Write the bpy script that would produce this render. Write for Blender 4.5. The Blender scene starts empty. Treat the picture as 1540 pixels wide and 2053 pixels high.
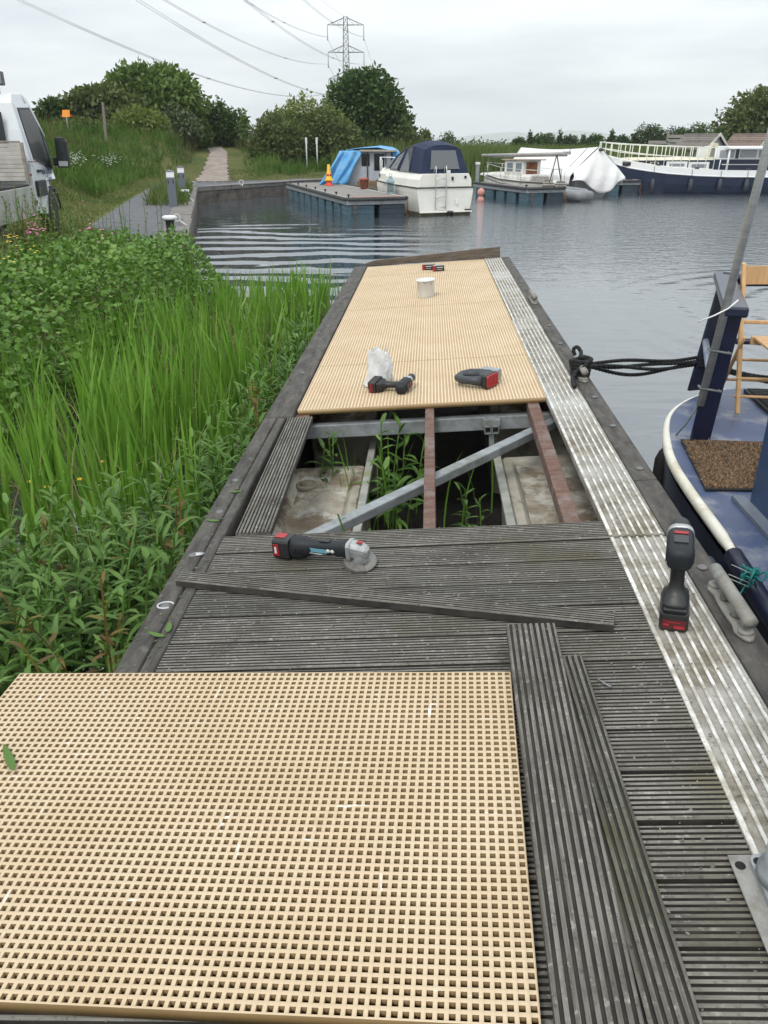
import bpy, bmesh, math, random
import numpy as np
from mathutils import Matrix, Vector
R = math.radians
rnd = random.Random(7)
rng = np.random.default_rng(11)
scene = bpy.context.scene
COL = scene.collection

# ------------------------------------------------------------------ survey: camera and the tilted pontoon frame
F, CX, CY, HOR, H = 1580., 770., 1026.5, 288., 2.3
TH = math.atan((CY - HOR) / F)
CAM = np.array([0, 0, H])
def ray(px, py):
    x = (px - CX) / F; y = (py - CY) / F
    return np.array([x, math.cos(TH) - y * math.sin(TH), -math.sin(TH) - y * math.cos(TH)])
def G(px, py, z=0.):
    r = ray(px, py); return CAM + r * ((z - H) / r[2])
def AT(px, py, d):
    r = ray(px, py); return CAM + r * (d / r[1])
VX, VY = np.array([.9960, -.0530, .0720]), np.array([.0530, .9986, .0050])
VY /= np.linalg.norm(VY); VN = np.cross(VX, VY); VN /= np.linalg.norm(VN); VX = np.cross(VY, VN)
DO = CAM - 1.4 * VN
DM = Matrix(((VX[0], VY[0], VN[0], DO[0]), (VX[1], VY[1], VN[1], DO[1]), (VX[2], VY[2], VN[2], DO[2]), (0, 0, 0, 1)))
def DW(x, y, h=0.): return DO + VX * x + VY * y + VN * h
def T(x, y, z): return Matrix.Translation((x, y, z))
def RZ(a): return Matrix.Rotation(R(a), 4, 'Z')
def RX(a): return Matrix.Rotation(R(a), 4, 'X')
def RY(a): return Matrix.Rotation(R(a), 4, 'Y')

# ------------------------------------------------------------------ objects
def tag(o, label, cat, group=None, kind=None):
    if label: o['label'] = label
    if cat: o['category'] = cat
    if group: o['group'] = group
    if kind: o['kind'] = kind
    return o
def thing(name, label, cat, M=Matrix(), group=None):
    o = bpy.data.objects.new(name, None); COL.objects.link(o); o.empty_display_size = .1
    o.matrix_world = M
    return tag(o, label, cat, group)
def dup(root, M, label, group=None):
    r = root.copy(); COL.objects.link(r); r.matrix_world = M; r['label'] = label
    if group: r['group'] = group
    for ch in list(root.children):
        c = ch.copy(); COL.objects.link(c); c.parent = r; c.matrix_parent_inverse = ch.matrix_parent_inverse
        for g in list(ch.children):
            d = g.copy(); COL.objects.link(d); d.parent = c; d.matrix_parent_inverse = g.matrix_parent_inverse
    return r

class MB:
    def __init__(s): s.v = []; s.f = []; s.mi = []; s.cur = 0; s.sm = []; s.smooth = False
    def add(s, vs, fs, M=None):
        n = len(s.v)
        for p in vs:
            p = Vector(p); s.v.append(tuple(M @ p) if M is not None else tuple(p))
        for f in fs: s.f.append([i + n for i in f]); s.mi.append(s.cur); s.sm.append(s.smooth)
        return s
    def box(s, x0, x1, y0, y1, z0, z1, M=None):
        v = [(x, y, z) for z in (z0, z1) for y in (y0, y1) for x in (x0, x1)]
        return s.add(v, [(0, 2, 3, 1), (4, 5, 7, 6), (0, 1, 5, 4), (2, 6, 7, 3), (0, 4, 6, 2), (1, 3, 7, 5)], M)
    def prism(s, poly, z0, z1, M=None):
        n = len(poly)
        v = [(x, y, z0) for x, y in poly] + [(x, y, z1) for x, y in poly]
        f = [list(range(n))[::-1], list(range(n, 2 * n))] + [(i, (i + 1) % n, n + (i + 1) % n, n + i) for i in range(n)]
        return s.add(v, f, M)
    def loft(s, secs, M=None, closed=True, cap=True):
        n = len(secs[0]); v = [p for q in secs for p in q]; f = []
        m = n if closed else n - 1
        for k in range(len(secs) - 1):
            for i in range(m):
                j = (i + 1) % n; f.append((k * n + i, k * n + j, (k + 1) * n + j, (k + 1) * n + i))
        if cap and closed:
            f.append(list(range(n))[::-1]); f.append(list(range((len(secs) - 1) * n, len(secs) * n)))
        return s.add(v, f, M)
    def tube(s, pts, r, n=8, M=None, closed=False, cap=True):
        P = [Vector(p) for p in pts]; rs = r if isinstance(r, (list, tuple)) else [r] * len(P)
        secs = []; up = None
        for i, p in enumerate(P):
            if closed: d = P[(i + 1) % len(P)] - P[i - 1]
            else: d = P[min(i + 1, len(P) - 1)] - P[max(i - 1, 0)]
            d.normalize()
            if up is None: up = d.orthogonal().normalized()
            up = (up - d * up.dot(d)); up = up.normalized() if up.length > 1e-6 else d.orthogonal().normalized()
            w = d.cross(up)
            secs.append([p + (up * math.cos(2 * math.pi * k / n) + w * math.sin(2 * math.pi * k / n)) * rs[i] for k in range(n)])
        if closed: secs.append(secs[0])
        sm = s.smooth; s.smooth = True
        s.loft(secs, M, True, cap and not closed); s.smooth = sm
        return s
    def cyl(s, p0, p1, r0, r1=None, n=12, M=None):
        return s.tube([p0, p1], [r0, r0 if r1 is None else r1], n, M)
    def lathe(s, prof, n=24, M=None, sm=True):
        secs = [[(r * math.cos(2 * math.pi * k / n), r * math.sin(2 * math.pi * k / n), z) for k in range(n)] for r, z in prof]
        o = s.smooth; s.smooth = sm; s.loft(secs, M); s.smooth = o
        return s
    def grid(s, fn, nu, nv, M=None):
        v = [fn(i / nu, j / nv) for j in range(nv + 1) for i in range(nu + 1)]
        f = [(j * (nu + 1) + i, j * (nu + 1) + i + 1, (j + 1) * (nu + 1) + i + 1, (j + 1) * (nu + 1) + i) for j in range(nv) for i in range(nu)]
        return s.add(v, f, M)
    def mesh(s, name, mats):
        me = bpy.data.meshes.new(name); me.from_pydata(s.v, [], s.f)
        for m in (mats if isinstance(mats, (list, tuple)) else [mats]): me.materials.append(m)
        me.polygons.foreach_set('material_index', s.mi); me.polygons.foreach_set('use_smooth', s.sm)
        me.update(); return me
    def build(s, name, mats, parent=None, M=None, bevel=0, seg=2, label=None, solid=0, sub=0, fix=True):
        me = s.mesh(name, mats)
        if fix:
            bm = bmesh.new(); bm.from_mesh(me); bmesh.ops.recalc_face_normals(bm, faces=bm.faces); bm.to_mesh(me); bm.free()
        o = bpy.data.objects.new(name, me); COL.objects.link(o)
        if parent: o.parent = parent
        if M is not None: o.matrix_local = M
        if solid: m = o.modifiers.new('thick', 'SOLIDIFY'); m.thickness = solid; m.offset = 0
        if sub: m = o.modifiers.new('sub', 'SUBSURF'); m.levels = m.render_levels = sub
        if bevel: m = o.modifiers.new('bevel', 'BEVEL'); m.width = bevel; m.segments = seg; m.limit_method = 'ANGLE'; m.angle_limit = R(35)
        if label: o['label'] = label
        return o

def np_obj(name, V, Fq, mat, parent=None, smooth=False, M=None):
    """one mesh from arrays: V (N,3), Fq (K,3 or 4)"""
    V = np.ascontiguousarray(V, np.float32); Fq = np.ascontiguousarray(Fq, np.int32)
    k = Fq.shape[1]; me = bpy.data.meshes.new(name)
    me.vertices.add(len(V)); me.vertices.foreach_set('co', V.ravel())
    me.loops.add(Fq.size); me.loops.foreach_set('vertex_index', Fq.ravel())
    me.polygons.add(len(Fq)); me.polygons.foreach_set('loop_start', np.arange(0, Fq.size, k, dtype=np.int32))
    me.polygons.foreach_set('loop_total', np.full(len(Fq), k, np.int32))
    if smooth: me.polygons.foreach_set('use_smooth', np.ones(len(Fq), bool))
    me.update(calc_edges=True); me.validate()
    me.materials.append(mat)
    o = bpy.data.objects.new(name, me); COL.objects.link(o)
    if parent: o.parent = parent
    if M is not None: o.matrix_world = M
    return o

# ------------------------------------------------------------------ materials
def lin(c):
    if isinstance(c, (int, float)): return (c, c, c, 1)
    return (c[0], c[1], c[2], 1)
def srgb(r, g, b):
    f = lambda u: (u / 255 / 12.92) if u / 255 <= .04045 else ((u / 255 + .055) / 1.055) ** 2.4
    return (f(r), f(g), f(b))
class NT:
    def __init__(s, name):
        s.m = bpy.data.materials.new(name); s.m.use_nodes = True; s.t = s.m.node_tree; s.n = s.t.nodes; s.l = s.t.links
        s.b = s.n['Principled BSDF']; s.out = s.n['Material Output']; s.tc = s.n.new('ShaderNodeTexCoord')
    def coord(s, stretch=(1, 1, 1), src='Object', loc=(0, 0, 0)):
        mp = s.n.new('ShaderNodeMapping'); mp.inputs['Scale'].default_value = stretch; mp.inputs['Location'].default_value = loc
        s.l.new(s.tc.outputs[src], mp.inputs[0]); return mp.outputs[0]
    def noise(s, scale, detail=4, rough=.55, vec=None, dist=0):
        n = s.n.new('ShaderNodeTexNoise'); n.inputs['Scale'].default_value = scale; n.inputs['Detail'].default_value = detail
        n.inputs['Roughness'].default_value = rough; n.inputs['Distortion'].default_value = dist
        s.l.new(vec if vec is not None else s.tc.outputs['Object'], n.inputs['Vector']); return n.outputs['Fac']
    def ramp(s, fac, a, b, interp='LINEAR'):
        r = s.n.new('ShaderNodeMapRange'); r.inputs[1].default_value = a; r.inputs[2].default_value = b
        if interp != 'LINEAR': r.interpolation_type = interp
        s.l.new(fac, r.inputs[0]); return r.outputs[0]
    def mix(s, fac, a, b, mode='MIX'):
        m = s.n.new('ShaderNodeMix'); m.data_type = 'RGBA'; m.blend_type = mode
        for idx, v in ((0, fac), (6, a), (7, b)):
            if isinstance(v, bpy.types.NodeSocket): s.l.new(v, m.inputs[idx])
            elif idx == 0: m.inputs[0].default_value = v
            else: m.inputs[idx].default_value = lin(v)
        return m.outputs[2]
    def math(s, op, a, b=0.):
        m = s.n.new('ShaderNodeMath'); m.operation = op
        for i, v in enumerate((a, b)):
            if isinstance(v, bpy.types.NodeSocket): s.l.new(v, m.inputs[i])
            else: m.inputs[i].default_value = v
        return m.outputs[0]
    def bump(s, h, strength=.3, dist=.01):
        b = s.n.new('ShaderNodeBump'); b.inputs['Strength'].default_value = strength; b.inputs['Distance'].default_value = dist
        s.l.new(h, b.inputs['Height']); s.l.new(b.outputs[0], s.b.inputs['Normal']); return b.outputs[0]
    def set(s, **k):
        for a, v in k.items():
            i = s.b.inputs[a.replace('_', ' ')]
            if isinstance(v, bpy.types.NodeSocket): s.l.new(v, i)
            elif i.type == 'RGBA': i.default_value = lin(v)
            else: i.default_value = v
        return s.m
def stuffm(name, c1, c2, scale=6, rough=.6, bump=.2, bscale=None, stretch=(1, 1, 1), metal=0, lo=.35, hi=.65, bd=.005, c3=None, s3=2, lo3=.55, hi3=.7, spec=.5):
    t = NT(name); v = t.coord(stretch)
    n = t.noise(scale, 6, .6, v); col = t.mix(t.ramp(n, lo, hi), c1, c2)
    if c3 is not None: col = t.mix(t.ramp(t.noise(s3, 5, .65), lo3, hi3), col, c3)
    t.set(Base_Color=col, Roughness=rough, Metallic=metal, Specular_IOR_Level=spec)
    if bump: t.bump(t.noise(bscale or scale * 3, 5, .6, v), bump, bd)
    return t.m
def plain(name, c, rough=.5, metal=0, var=.12, spec=.5, coat=0, bump=0.):
    c = np.array(c if not isinstance(c, (int, float)) else (c, c, c)); t = NT(name)
    col = t.mix(t.noise(9, 5), tuple(c * (1 - var)), tuple(np.minimum(c * (1 + var), 1)))
    t.set(Base_Color=col, Roughness=rough, Metallic=metal, Specular_IOR_Level=spec, Coat_Weight=coat)
    if bump: t.bump(t.noise(60, 4), bump, .003)
    return t.m
def leafm(name, cols, rough=.5, trans=.35, patch=.25, nscale=.5, tint=None, spec=.3):
    """leaf: colour picked per leaf, drifting from clump to clump; lets some light through"""
    t = NT(name); g = t.n.new('ShaderNodeNewGeometry'); r = t.n.new('ShaderNodeValToRGB')
    k = t.math('ADD', t.math('MULTIPLY', g.outputs['Random Per Island'], 1 - patch), t.math('MULTIPLY', t.ramp(t.noise(nscale, 3), .3, .7), patch))
    e = r.color_ramp.elements
    while len(e) < len(cols): e.new(.5)
    for i, c in enumerate(cols): e[i].position = i / (len(cols) - 1); e[i].color = lin(c)
    t.l.new(k, r.inputs[0]); t.set(Base_Color=r.outputs[0], Roughness=rough, Specular_IOR_Level=spec)
    tr = t.n.new('ShaderNodeBsdfTranslucent'); t.l.new(t.mix(1., r.outputs[0], (1.0, 1.0, .45), 'MULTIPLY'), tr.inputs[0])
    mx = t.n.new('ShaderNodeMixShader'); mx.inputs[0].default_value = trans
    t.l.new(t.b.outputs[0], mx.inputs[1]); t.l.new(tr.outputs[0], mx.inputs[2]); t.l.new(mx.outputs[0], t.out.inputs[0])
    return t.m
def glassm(name, tint=(.8, .85, .88), alpha=.35, rough=.08):
    t = NT(name); tr = t.n.new('ShaderNodeBsdfTransparent'); tr.inputs[0].default_value = lin(tint)
    t.set(Base_Color=(.16, .17, .18), Roughness=rough); mx = t.n.new('ShaderNodeMixShader'); mx.inputs[0].default_value = 1 - alpha
    t.l.new(t.b.outputs[0], mx.inputs[1]); t.l.new(tr.outputs[0], mx.inputs[2]); t.l.new(mx.outputs[0], t.out.inputs[0]); return t.m

black_plastic = plain('black_plastic', .018, .45)
dark_grey_plastic = plain('dark_grey_plastic', (.035, .04, .045), .5)
red_plastic = plain('red_plastic', (.32, .014, .02), .4)
rubber = plain('rubber', .015, .7)
dark_rubber_bumper = stuffm('bumper_rubber', .02, .05, 8, .7)
white_paint = plain('white_paint', (.74, .75, .74), .4, var=.05)
dirty_white = stuffm('dirty_white', (.7, .69, .66), (.5, .48, .43), 3, .5, .1)
cream_paint = stuffm('cream_paint', (.72, .68, .52), (.55, .5, .36), 5, .5, .1)
navy_paint = stuffm('navy_paint', (.004, .011, .034), (.007, .016, .048), 2, .35, .05, c3=(.03, .04, .06), lo3=.6, hi3=.85)
galv = stuffm('galvanised_steel', (.32, .34, .35), (.2, .215, .22), 14, .55, .15, metal=.3, c3=(.16, .17, .14), s3=5)
alu = stuffm('aluminium', (.55, .56, .57), (.42, .43, .44), 20, .4, .1, metal=.75)
steel_bright = plain('bright_metal', (.6, .6, .58), .35, .7)
rust = stuffm('rusty_steel', (.12, .05, .025), (.2, .1, .05), 30, .8, .4)
bollard_grey = plain('bollard_grey', (.12, .14, .16), .55)
terracotta = plain('terracotta', (.36, .12, .07), .8)
# ------------------------------------------------------------------ sky, sun, camera
w = bpy.data.worlds.new('World'); scene.world = w; w.use_nodes = True
nt = w.node_tree; bg = nt.nodes['Background']
sky = nt.nodes.new('ShaderNodeTexSky'); sky.sky_type = 'NISHITA'; sky.sun_disc = False
SUN_EL, SUN_AZ = 52, -150       # azimuth from +Y clockwise: light from behind the left shoulder
sky.sun_elevation = R(SUN_EL); sky.sun_rotation = R(SUN_AZ); sky.air_density = 1.2; sky.dust_density = 3
tcw = nt.nodes.new('ShaderNodeTexCoord'); sep = nt.nodes.new('ShaderNodeSeparateXYZ'); nt.links.new(tcw.outputs['Generated'], sep.inputs[0])
mpw = nt.nodes.new('ShaderNodeMapping'); mpw.inputs['Scale'].default_value = (1.6, 1.6, 9); nt.links.new(tcw.outputs['Generated'], mpw.inputs[0])
cl = nt.nodes.new('ShaderNodeTexNoise'); cl.inputs['Scale'].default_value = 1.5; cl.inputs['Detail'].default_value = 6; cl.inputs['Roughness'].default_value = .5
nt.links.new(mpw.outputs[0], cl.inputs['Vector'])
cr = nt.nodes.new('ShaderNodeValToRGB'); cr.color_ramp.elements[0].position = .36; cr.color_ramp.elements[0].color = (6.9, 7.5, 8.0, 1)
cr.color_ramp.elements[1].position = .62; cr.color_ramp.elements[1].color = (9.6, 10.1, 10.3, 1); nt.links.new(cl.outputs['Fac'], cr.inputs[0])
up = nt.nodes.new('ShaderNodeMapRange'); up.inputs[1].default_value = .05; up.inputs[2].default_value = .9; up.inputs[3].default_value = 1; up.inputs[4].default_value = 1.75
nt.links.new(sep.outputs['Z'], up.inputs[0])
vm = nt.nodes.new('ShaderNodeVectorMath'); vm.operation = 'SCALE'; nt.links.new(cr.outputs[0], vm.inputs[0]); nt.links.new(up.outputs[0], vm.inputs['Scale'])
mxw = nt.nodes.new('ShaderNodeMix'); mxw.data_type = 'RGBA'; mxw.inputs[0].default_value = .92
nt.links.new(sky.outputs[0], mxw.inputs[6]); nt.links.new(vm.outputs[0], mxw.inputs[7]); nt.links.new(mxw.outputs[2], bg.inputs[0]); bg.inputs[1].default_value = .1
sd = bpy.data.lights.new('sun', 'SUN'); sd.energy = 1.5; sd.angle = R(14); sd.color = (1, .96, .9)
so = bpy.data.objects.new('sun', sd); COL.objects.link(so)
dirv = Vector((math.sin(R(SUN_AZ)) * math.cos(R(SUN_EL)), math.cos(R(SUN_AZ)) * math.cos(R(SUN_EL)), math.sin(R(SUN_EL))))
so.rotation_euler = dirv.to_track_quat('Z', 'Y').to_euler()
cd = bpy.data.cameras.new('camera'); co = bpy.data.objects.new('camera', cd); COL.objects.link(co); scene.camera = co
cd.sensor_fit = 'VERTICAL'; cd.sensor_height = 24; cd.lens = 24 * F / 2053; cd.clip_start = .05; cd.clip_end = 30000
co.location = (0, 0, H); co.rotation_euler = (R(90) - TH, 0, 0)
scene.view_settings.view_transform = 'Standard'; scene.view_settings.look = 'None'; scene.view_settings.exposure = .1; scene.view_settings.gamma = 1
scene.cycles.max_bounces = 8; scene.cycles.diffuse_bounces = 2; scene.cycles.glossy_bounces = 3; scene.cycles.transparent_max_bounces = 12; scene.cycles.volume_bounces = 1
scene.cycles.use_denoising = True

# ------------------------------------------------------------------ terrain
ZB = .62
Q0, Q1, Q2, Q3 = np.array(G(372, 474, ZB)[:2]), np.array(G(393, 376, ZB)[:2]), np.array(G(575, 364, ZB)[:2]), np.array(G(690, 357, ZB)[:2])
SHORE = [(-2.3, -30), (-2.4, -2), (-2.9, 4), (-3.1, 6), (-2.75, 8), (-2.6, 10), (-2.75, 12.5), tuple(Q0), tuple(Q1), tuple(Q2), tuple(Q3), (4.0, 49.5), (9, 51.5), (20, 52), (45, 52), (110, 52), (110, -30)]
S = np.array(SHORE[:-1])
LANDPOLY = np.array(SHORE[:-1] + [(9000, 52), (9000, 12000), (-9000, 12000), (-9000, -30)])
def inside(X, Y):
    P = LANDPOLY; n = len(P); r = np.zeros(X.shape, bool); j = n - 1
    for i in range(n):
        c = ((P[i, 1] > Y) != (P[j, 1] > Y))
        with np.errstate(divide='ignore', invalid='ignore'):
            xx = (P[j, 0] - P[i, 0]) * (Y - P[i, 1]) / (P[j, 1] - P[i, 1]) + P[i, 0]
        r ^= c & (X < xx); j = i
    return r
def shore_d(X, Y):
    d = np.full(X.shape, 1e9)
    for a, b in zip(S[:-1], S[1:]):
        ab = b - a; t = np.clip(((X - a[0]) * ab[0] + (Y - a[1]) * ab[1]) / (ab @ ab), 0, 1)
        d = np.minimum(d, np.hypot(X - a[0] - t * ab[0], Y - a[1] - t * ab[1]))
    return np.where(inside(X, Y), d, -d)
def sst(a, b, x): t = np.clip((x - a) / (b - a), 0, 1); return t * t * (3 - 2 * t)
# centre lines of the tarmac footpath and of the trodden path (x, y, half width)
_lr = [(450, 185, 350), (440, 200, 345), (420, 230, 352), (400, 262, 362), (385, 288, 372), (372, 312, 380), (366, 322, 386)]
_fl = [tuple(G(l, r_, ZB)[:2]) for r_, l, q in _lr]; _fr = [tuple(G(q, r_, ZB)[:2]) for r_, l, q in _lr]
FOOT = [(-4.5, 14.0, .9)] + [((a[0] + b[0]) / 2, a[1], (b[0] - a[0]) / 2) for a, b in zip(_fl, _fr)]
DIRT = [(-8.4, 41.5, .85), (-9.2, 47, .65), (-10.1, 53, .5), (-12, 60, .42), (-14.5, 68, .4)]
def line_d(L, X, Y):
    best = np.full(X.shape, 1e9)
    for a, b in zip(L[:-1], L[1:]):
        a3, b3 = np.array(a), np.array(b); ab = b3[:2] - a3[:2]
        t = np.clip(((X - a3[0]) * ab[0] + (Y - a3[1]) * ab[1]) / (ab @ ab), 0, 1)
        best = np.minimum(best, np.hypot(X - a3[0] - t * ab[0], Y - a3[1] - t * ab[1]) - (a3[2] + (b3[2] - a3[2]) * t))
    return best
_ph = rng.uniform(0, 6.28, (6, 2)); 
def lump(X, Y, s): return sum(np.sin(X * s * (1 + .37 * i) * math.cos(i * 1.9) + Y * s * (1 + .37 * i) * math.sin(i * 1.9) + _ph[i, 0]) for i in range(6)) / 6
def ground(X, Y):
    X = np.asarray(X, float); Y = np.asarray(Y, float)
    d = shore_d(X, Y)
    nat = sst(-1.2, 2.6, d) * 1.17 - .55
    quay = np.where(d > .42, ZB - .02, -1.2)
    isq = sst(13.5, 15.0, Y) * (1 - sst(2, 5, X))
    z = nat * (1 - isq) + quay * isq
    z = np.where(d < -.9, np.maximum(-1.2, z), z)
    foot = line_d(FOOT, X, Y); dirt = line_d(DIRT, X, Y)
    # grassy mound left of the path, its crest about 3 m over the water
    xd = np.interp(Y, [20, 30, 41.5, 47, 53, 60, 68], [-6.0, -7.4, -8.4, -9.2, -10.1, -12, -14.5])
    e = np.minimum(np.minimum(foot * .95, dirt * 2.4 + .15), (Y - 19) * .8)
    m1 = 2.15 * sst(.0, 6.6, e + .4 * lump(X, Y, .45)) * sst(.1, .5, xd - X)
    m2 = sst(43, 58, Y - .15 * np.abs(X)) * (1.0 - .85 * sst(-3, 7, X)) * np.clip(1 - m1, 0, 1)
    rise = sst(42, 55, Y) * 1.25 * (1 - sst(-3, 7, X)) + .5 * sst(53, 62, Y) * (1 - sst(-8, -3, X))
    z = z + np.where(d > .6, np.maximum(m1, np.maximum(m2, rise * (dirt < 3))), 0)
    z = z + np.where((d > 1.2) & (foot > .3), .06 * lump(X, Y, 1.1) * np.clip((d - 1.2) / 3, 0, 1), 0)
    
    z = z + .10 * np.exp(-(((X + 7.2) / 1.7) ** 2 + ((Y - 15) / 3.5) ** 2)) * (d > .6)
    far = sst(300, 5000, Y); z = z + far * 6
    return z
def on_ground(px, row, d0=14., up=0.):
    for d in np.arange(d0, 90, .15):
        p = AT(px, row, d)
        if p[2] <= float(ground(p[0], p[1])) + up: return p
    return AT(px, row, 60.)
def axis(lo, a, b, hi, step, k):
    c = list(np.arange(a, b + 1e-6, step)); s = step
    while c[-1] < hi: s *= k; c.append(c[-1] + s)
    s = step
    while c[0] > lo: s *= k; c.insert(0, c[0] - s)
    return np.array(c)
gx = axis(-9000, -34, 34, 9000, .45, 1.22); gy = axis(-60, 2, 72, 11000, .45, 1.2)
XX, YY = np.meshgrid(gx, gy); ZZ = ground(XX, YY)
nx_, ny_ = len(gx), len(gy)
idx = np.arange(nx_ * ny_).reshape(ny_, nx_)
Fq = np.stack([idx[:-1, :-1], idx[:-1, 1:], idx[1:, 1:], idx[1:, :-1]], -1).reshape(-1, 4)
t = NT('earth_and_turf')
n1 = t.noise(.5, 6, .6); n2 = t.noise(7, 5, .7)
c = t.mix(t.ramp(n1, .38, .62), (.045, .075, .018), (.10, .105, .035)); c = t.mix(t.ramp(n2, .45, .7), c, (.15, .125, .055))
t.set(Base_Color=c, Roughness=.95, Specular_IOR_Level=.1); t.bump(n2, .6, .05)
go = np_obj('ground', np.stack([XX, YY, ZZ], -1).reshape(-1, 3), Fq, t.m, smooth=True)
tag(go, 'grassy canal bank rising to a mound behind the footpath', 'ground', kind='structure')

def ribbon(name, L, mat, label, dz, cat, wob=.0, n=60, cross=7):
    pts = []
    tt = np.linspace(0, len(L) - 1, n)
    A = np.array(L); cen = np.stack([np.interp(tt, range(len(L)), A[:, i]) for i in range(3)], -1)
    tan = np.gradient(cen[:, :2], axis=0); tan /= np.linalg.norm(tan, axis=1)[:, None]; nrm = np.stack([tan[:, 1], -tan[:, 0]], -1)
    V = []
    for i in range(n):
        wl = cen[i, 2] * (1 + wob * math.sin(i * 1.7)); wr = cen[i, 2] * (1 + wob * math.sin(i * 2.3 + 1))
        for k in range(cross):
            s = -wl + (wl + wr) * k / (cross - 1); x, y = cen[i, :2] + nrm[i] * s
            V.append((x, y, float(ground(x, y)) + dz))
    idx = np.arange(n * cross).reshape(n, cross); Fq = np.stack([idx[:-1, :-1], idx[:-1, 1:], idx[1:, 1:], idx[1:, :-1]], -1).reshape(-1, 4)
    return tag(np_obj(name, np.array(V), Fq, mat, smooth=True), label, cat, kind='structure')
tarmac = stuffm('tarmac', (.085, .087, .095), (.12, .12, .128), 3, .9, .4, 120, c3=(.14, .13, .11), s3=1.2, lo3=.6, hi3=.85, bd=.01)
dirtm = stuffm('trodden_earth', (.2, .165, .14), (.3, .25, .215), 2, .95, .6, 20, bd=.03)
# tarmac: one sheet from the van past the lights, turning right along the far quay
fp = [tuple(p) for p in [(-5.2, 14.6)] + _fl + [G(330, 362.5, ZB)[:2], G(400, 361.5, ZB)[:2], G(470, 360, ZB)[:2], G(640, 352, ZB)[:2], Q3 + (0.0, -.2), Q2 + (.1, -.1), Q1 + (0, -.1), Q0 + (-.15, 0), (-4.0, 14.6)]]
me_ = MB()
bm = bmesh.new(); vs = [bm.verts.new((p[0], p[1], ZB + .012)) for p in fp]; bm.faces.new(vs); bmesh.ops.triangulate(bm, faces=bm.faces)
me = bpy.data.meshes.new('footpath'); bm.to_mesh(me); bm.free(); me.materials.append(tarmac)
fo = bpy.data.objects.new('footpath', me); COL.objects.link(fo); tag(fo, 'grey tarmac footpath running along the edge of the basin', 'path', kind='structure')
ribbon('dirt_path', DIRT, dirtm, 'trodden earth path climbing through the grass', .05, 'path', .12)

# quay walls: rough stone edge with a coping
stone = stuffm('quay_stone', (.16, .13, .11), (.07, .06, .05), 3, .9, .8, 12, c3=(.03, .03, .025), s3=1.2, bd=.05)
def quay(a, b, label, wd=.5):
    a, b = np.array(a), np.array(b); L = np.linalg.norm(b - a); ang = math.degrees(math.atan2(*(b - a)[::-1]))
    q = thing('quay_wall', label, 'wall', T(a[0], a[1], 0) @ RZ(ang))
    m = MB(); m.box(0, L, 0.0, wd, -1.2, ZB - .16); m.build('wall', stone, q, bevel=.03)
    m = MB(); x = 0
    while x < L - .05:
        s = min(rnd.uniform(.9, 1.5), L - x); m.box(x + .008, x + s - .008, -.05 + rnd.uniform(-.02, .02), wd + .03, ZB - .162, ZB + .02 + rnd.uniform(-.01, .012)); x += s
    m.build('coping', stuffm('coping_stone', (.2, .185, .17), (.13, .12, .11), 4, .9, .6, 20, bd=.02), q, bevel=.02)
quay(Q0, Q1, 'rough stone quay edge beside the footpath and bollard lights')
quay(Q1, Q2, 'low dark quay wall across the far end of the basin')
quay(Q2, Q3, 'short quay wall behind the blue tarpaulined boat')

# water
t = NT('canal_water')
pos = t.n.new('ShaderNodeNewGeometry').outputs['Position']
def rings(cx_, cy_, wl, d0, d1, amp, dist=2.):
    mp = t.n.new('ShaderNodeMapping'); mp.inputs['Location'].default_value = (-cx_, -cy_, 0); t.l.new(pos, mp.inputs[0])
    fl = t.n.new('ShaderNodeVectorMath'); fl.operation = 'MULTIPLY'; fl.inputs[1].default_value = (1, 1, 0); t.l.new(mp.outputs[0], fl.inputs[0])
    ln = t.n.new('ShaderNodeVectorMath'); ln.operation = 'LENGTH'; t.l.new(fl.outputs[0], ln.inputs[0])
    wob = t.noise(.3, 3, .5, pos); msk = t.ramp(t.noise(.16, 3, .6, t.coord((1., 2.2, 1))), .34, .62); r = t.math('ADD', ln.outputs['Value'], t.math('MULTIPLY', wob, dist))
    sw = t.math('SINE', t.math('MULTIPLY', r, 2 * math.pi / wl))
    env = t.math('MULTIPLY', t.ramp(ln.outputs['Value'], d0, d0 + .25 * (d1 - d0), 'SMOOTHSTEP'), t.ramp(ln.outputs['Value'], d1, d1 - .35 * (d1 - d0), 'SMOOTHSTEP'))
    return t.math('MULTIPLY', t.math('MULTIPLY', sw, t.math('MULTIPLY', env, t.math('ADD', t.math('MULTIPLY', msk, .8), .2))), amp)
sxy = t.n.new('ShaderNodeSeparateXYZ'); t.l.new(pos, sxy.inputs[0])
leftm = t.ramp(sxy.outputs['X'], 2.5, -1.0, 'SMOOTHSTEP')
h1 = t.math('MULTIPLY', rings(-2.5, -8, 1.22, 17, 36, .046, 2.6), leftm)
h2 = rings(8.6, 11.2, .5, .8, 6.5, .011, .6)
h3 = t.math('MULTIPLY', t.noise(1.6, 3, .5, t.coord((.35, 1.0, 1), 'Object')), .020)
farm = t.math('MULTIPLY', t.ramp(sxy.outputs['Y'], 9, 24, 'SMOOTHSTEP'), t.ramp(sxy.outputs['X'], -2, 3, 'SMOOTHSTEP'))
h4 = t.math('MULTIPLY', t.math('MULTIPLY', t.noise(5.5, 3, .6, t.coord((.5, 1, 1), 'Object')), farm), .045)
hh = t.math('ADD', t.math('ADD', h1, h2), t.math('ADD', h3, h4))
nb = t.bump(hh, 1., 1.); 
t.set(Base_Color=(.055, .068, .076), Roughness=.04, IOR=2.15, Specular_IOR_Level=.95)
m = MB(); m.add([(-60, -40, 0), (160, -40, 0), (160, 58, 0), (-60, 58, 0)], [(0, 1, 2, 3)])
wo = m.build('water', t.m); tag(wo, 'rippled grey canal water reflecting the overcast sky', 'water', kind='structure')

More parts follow.
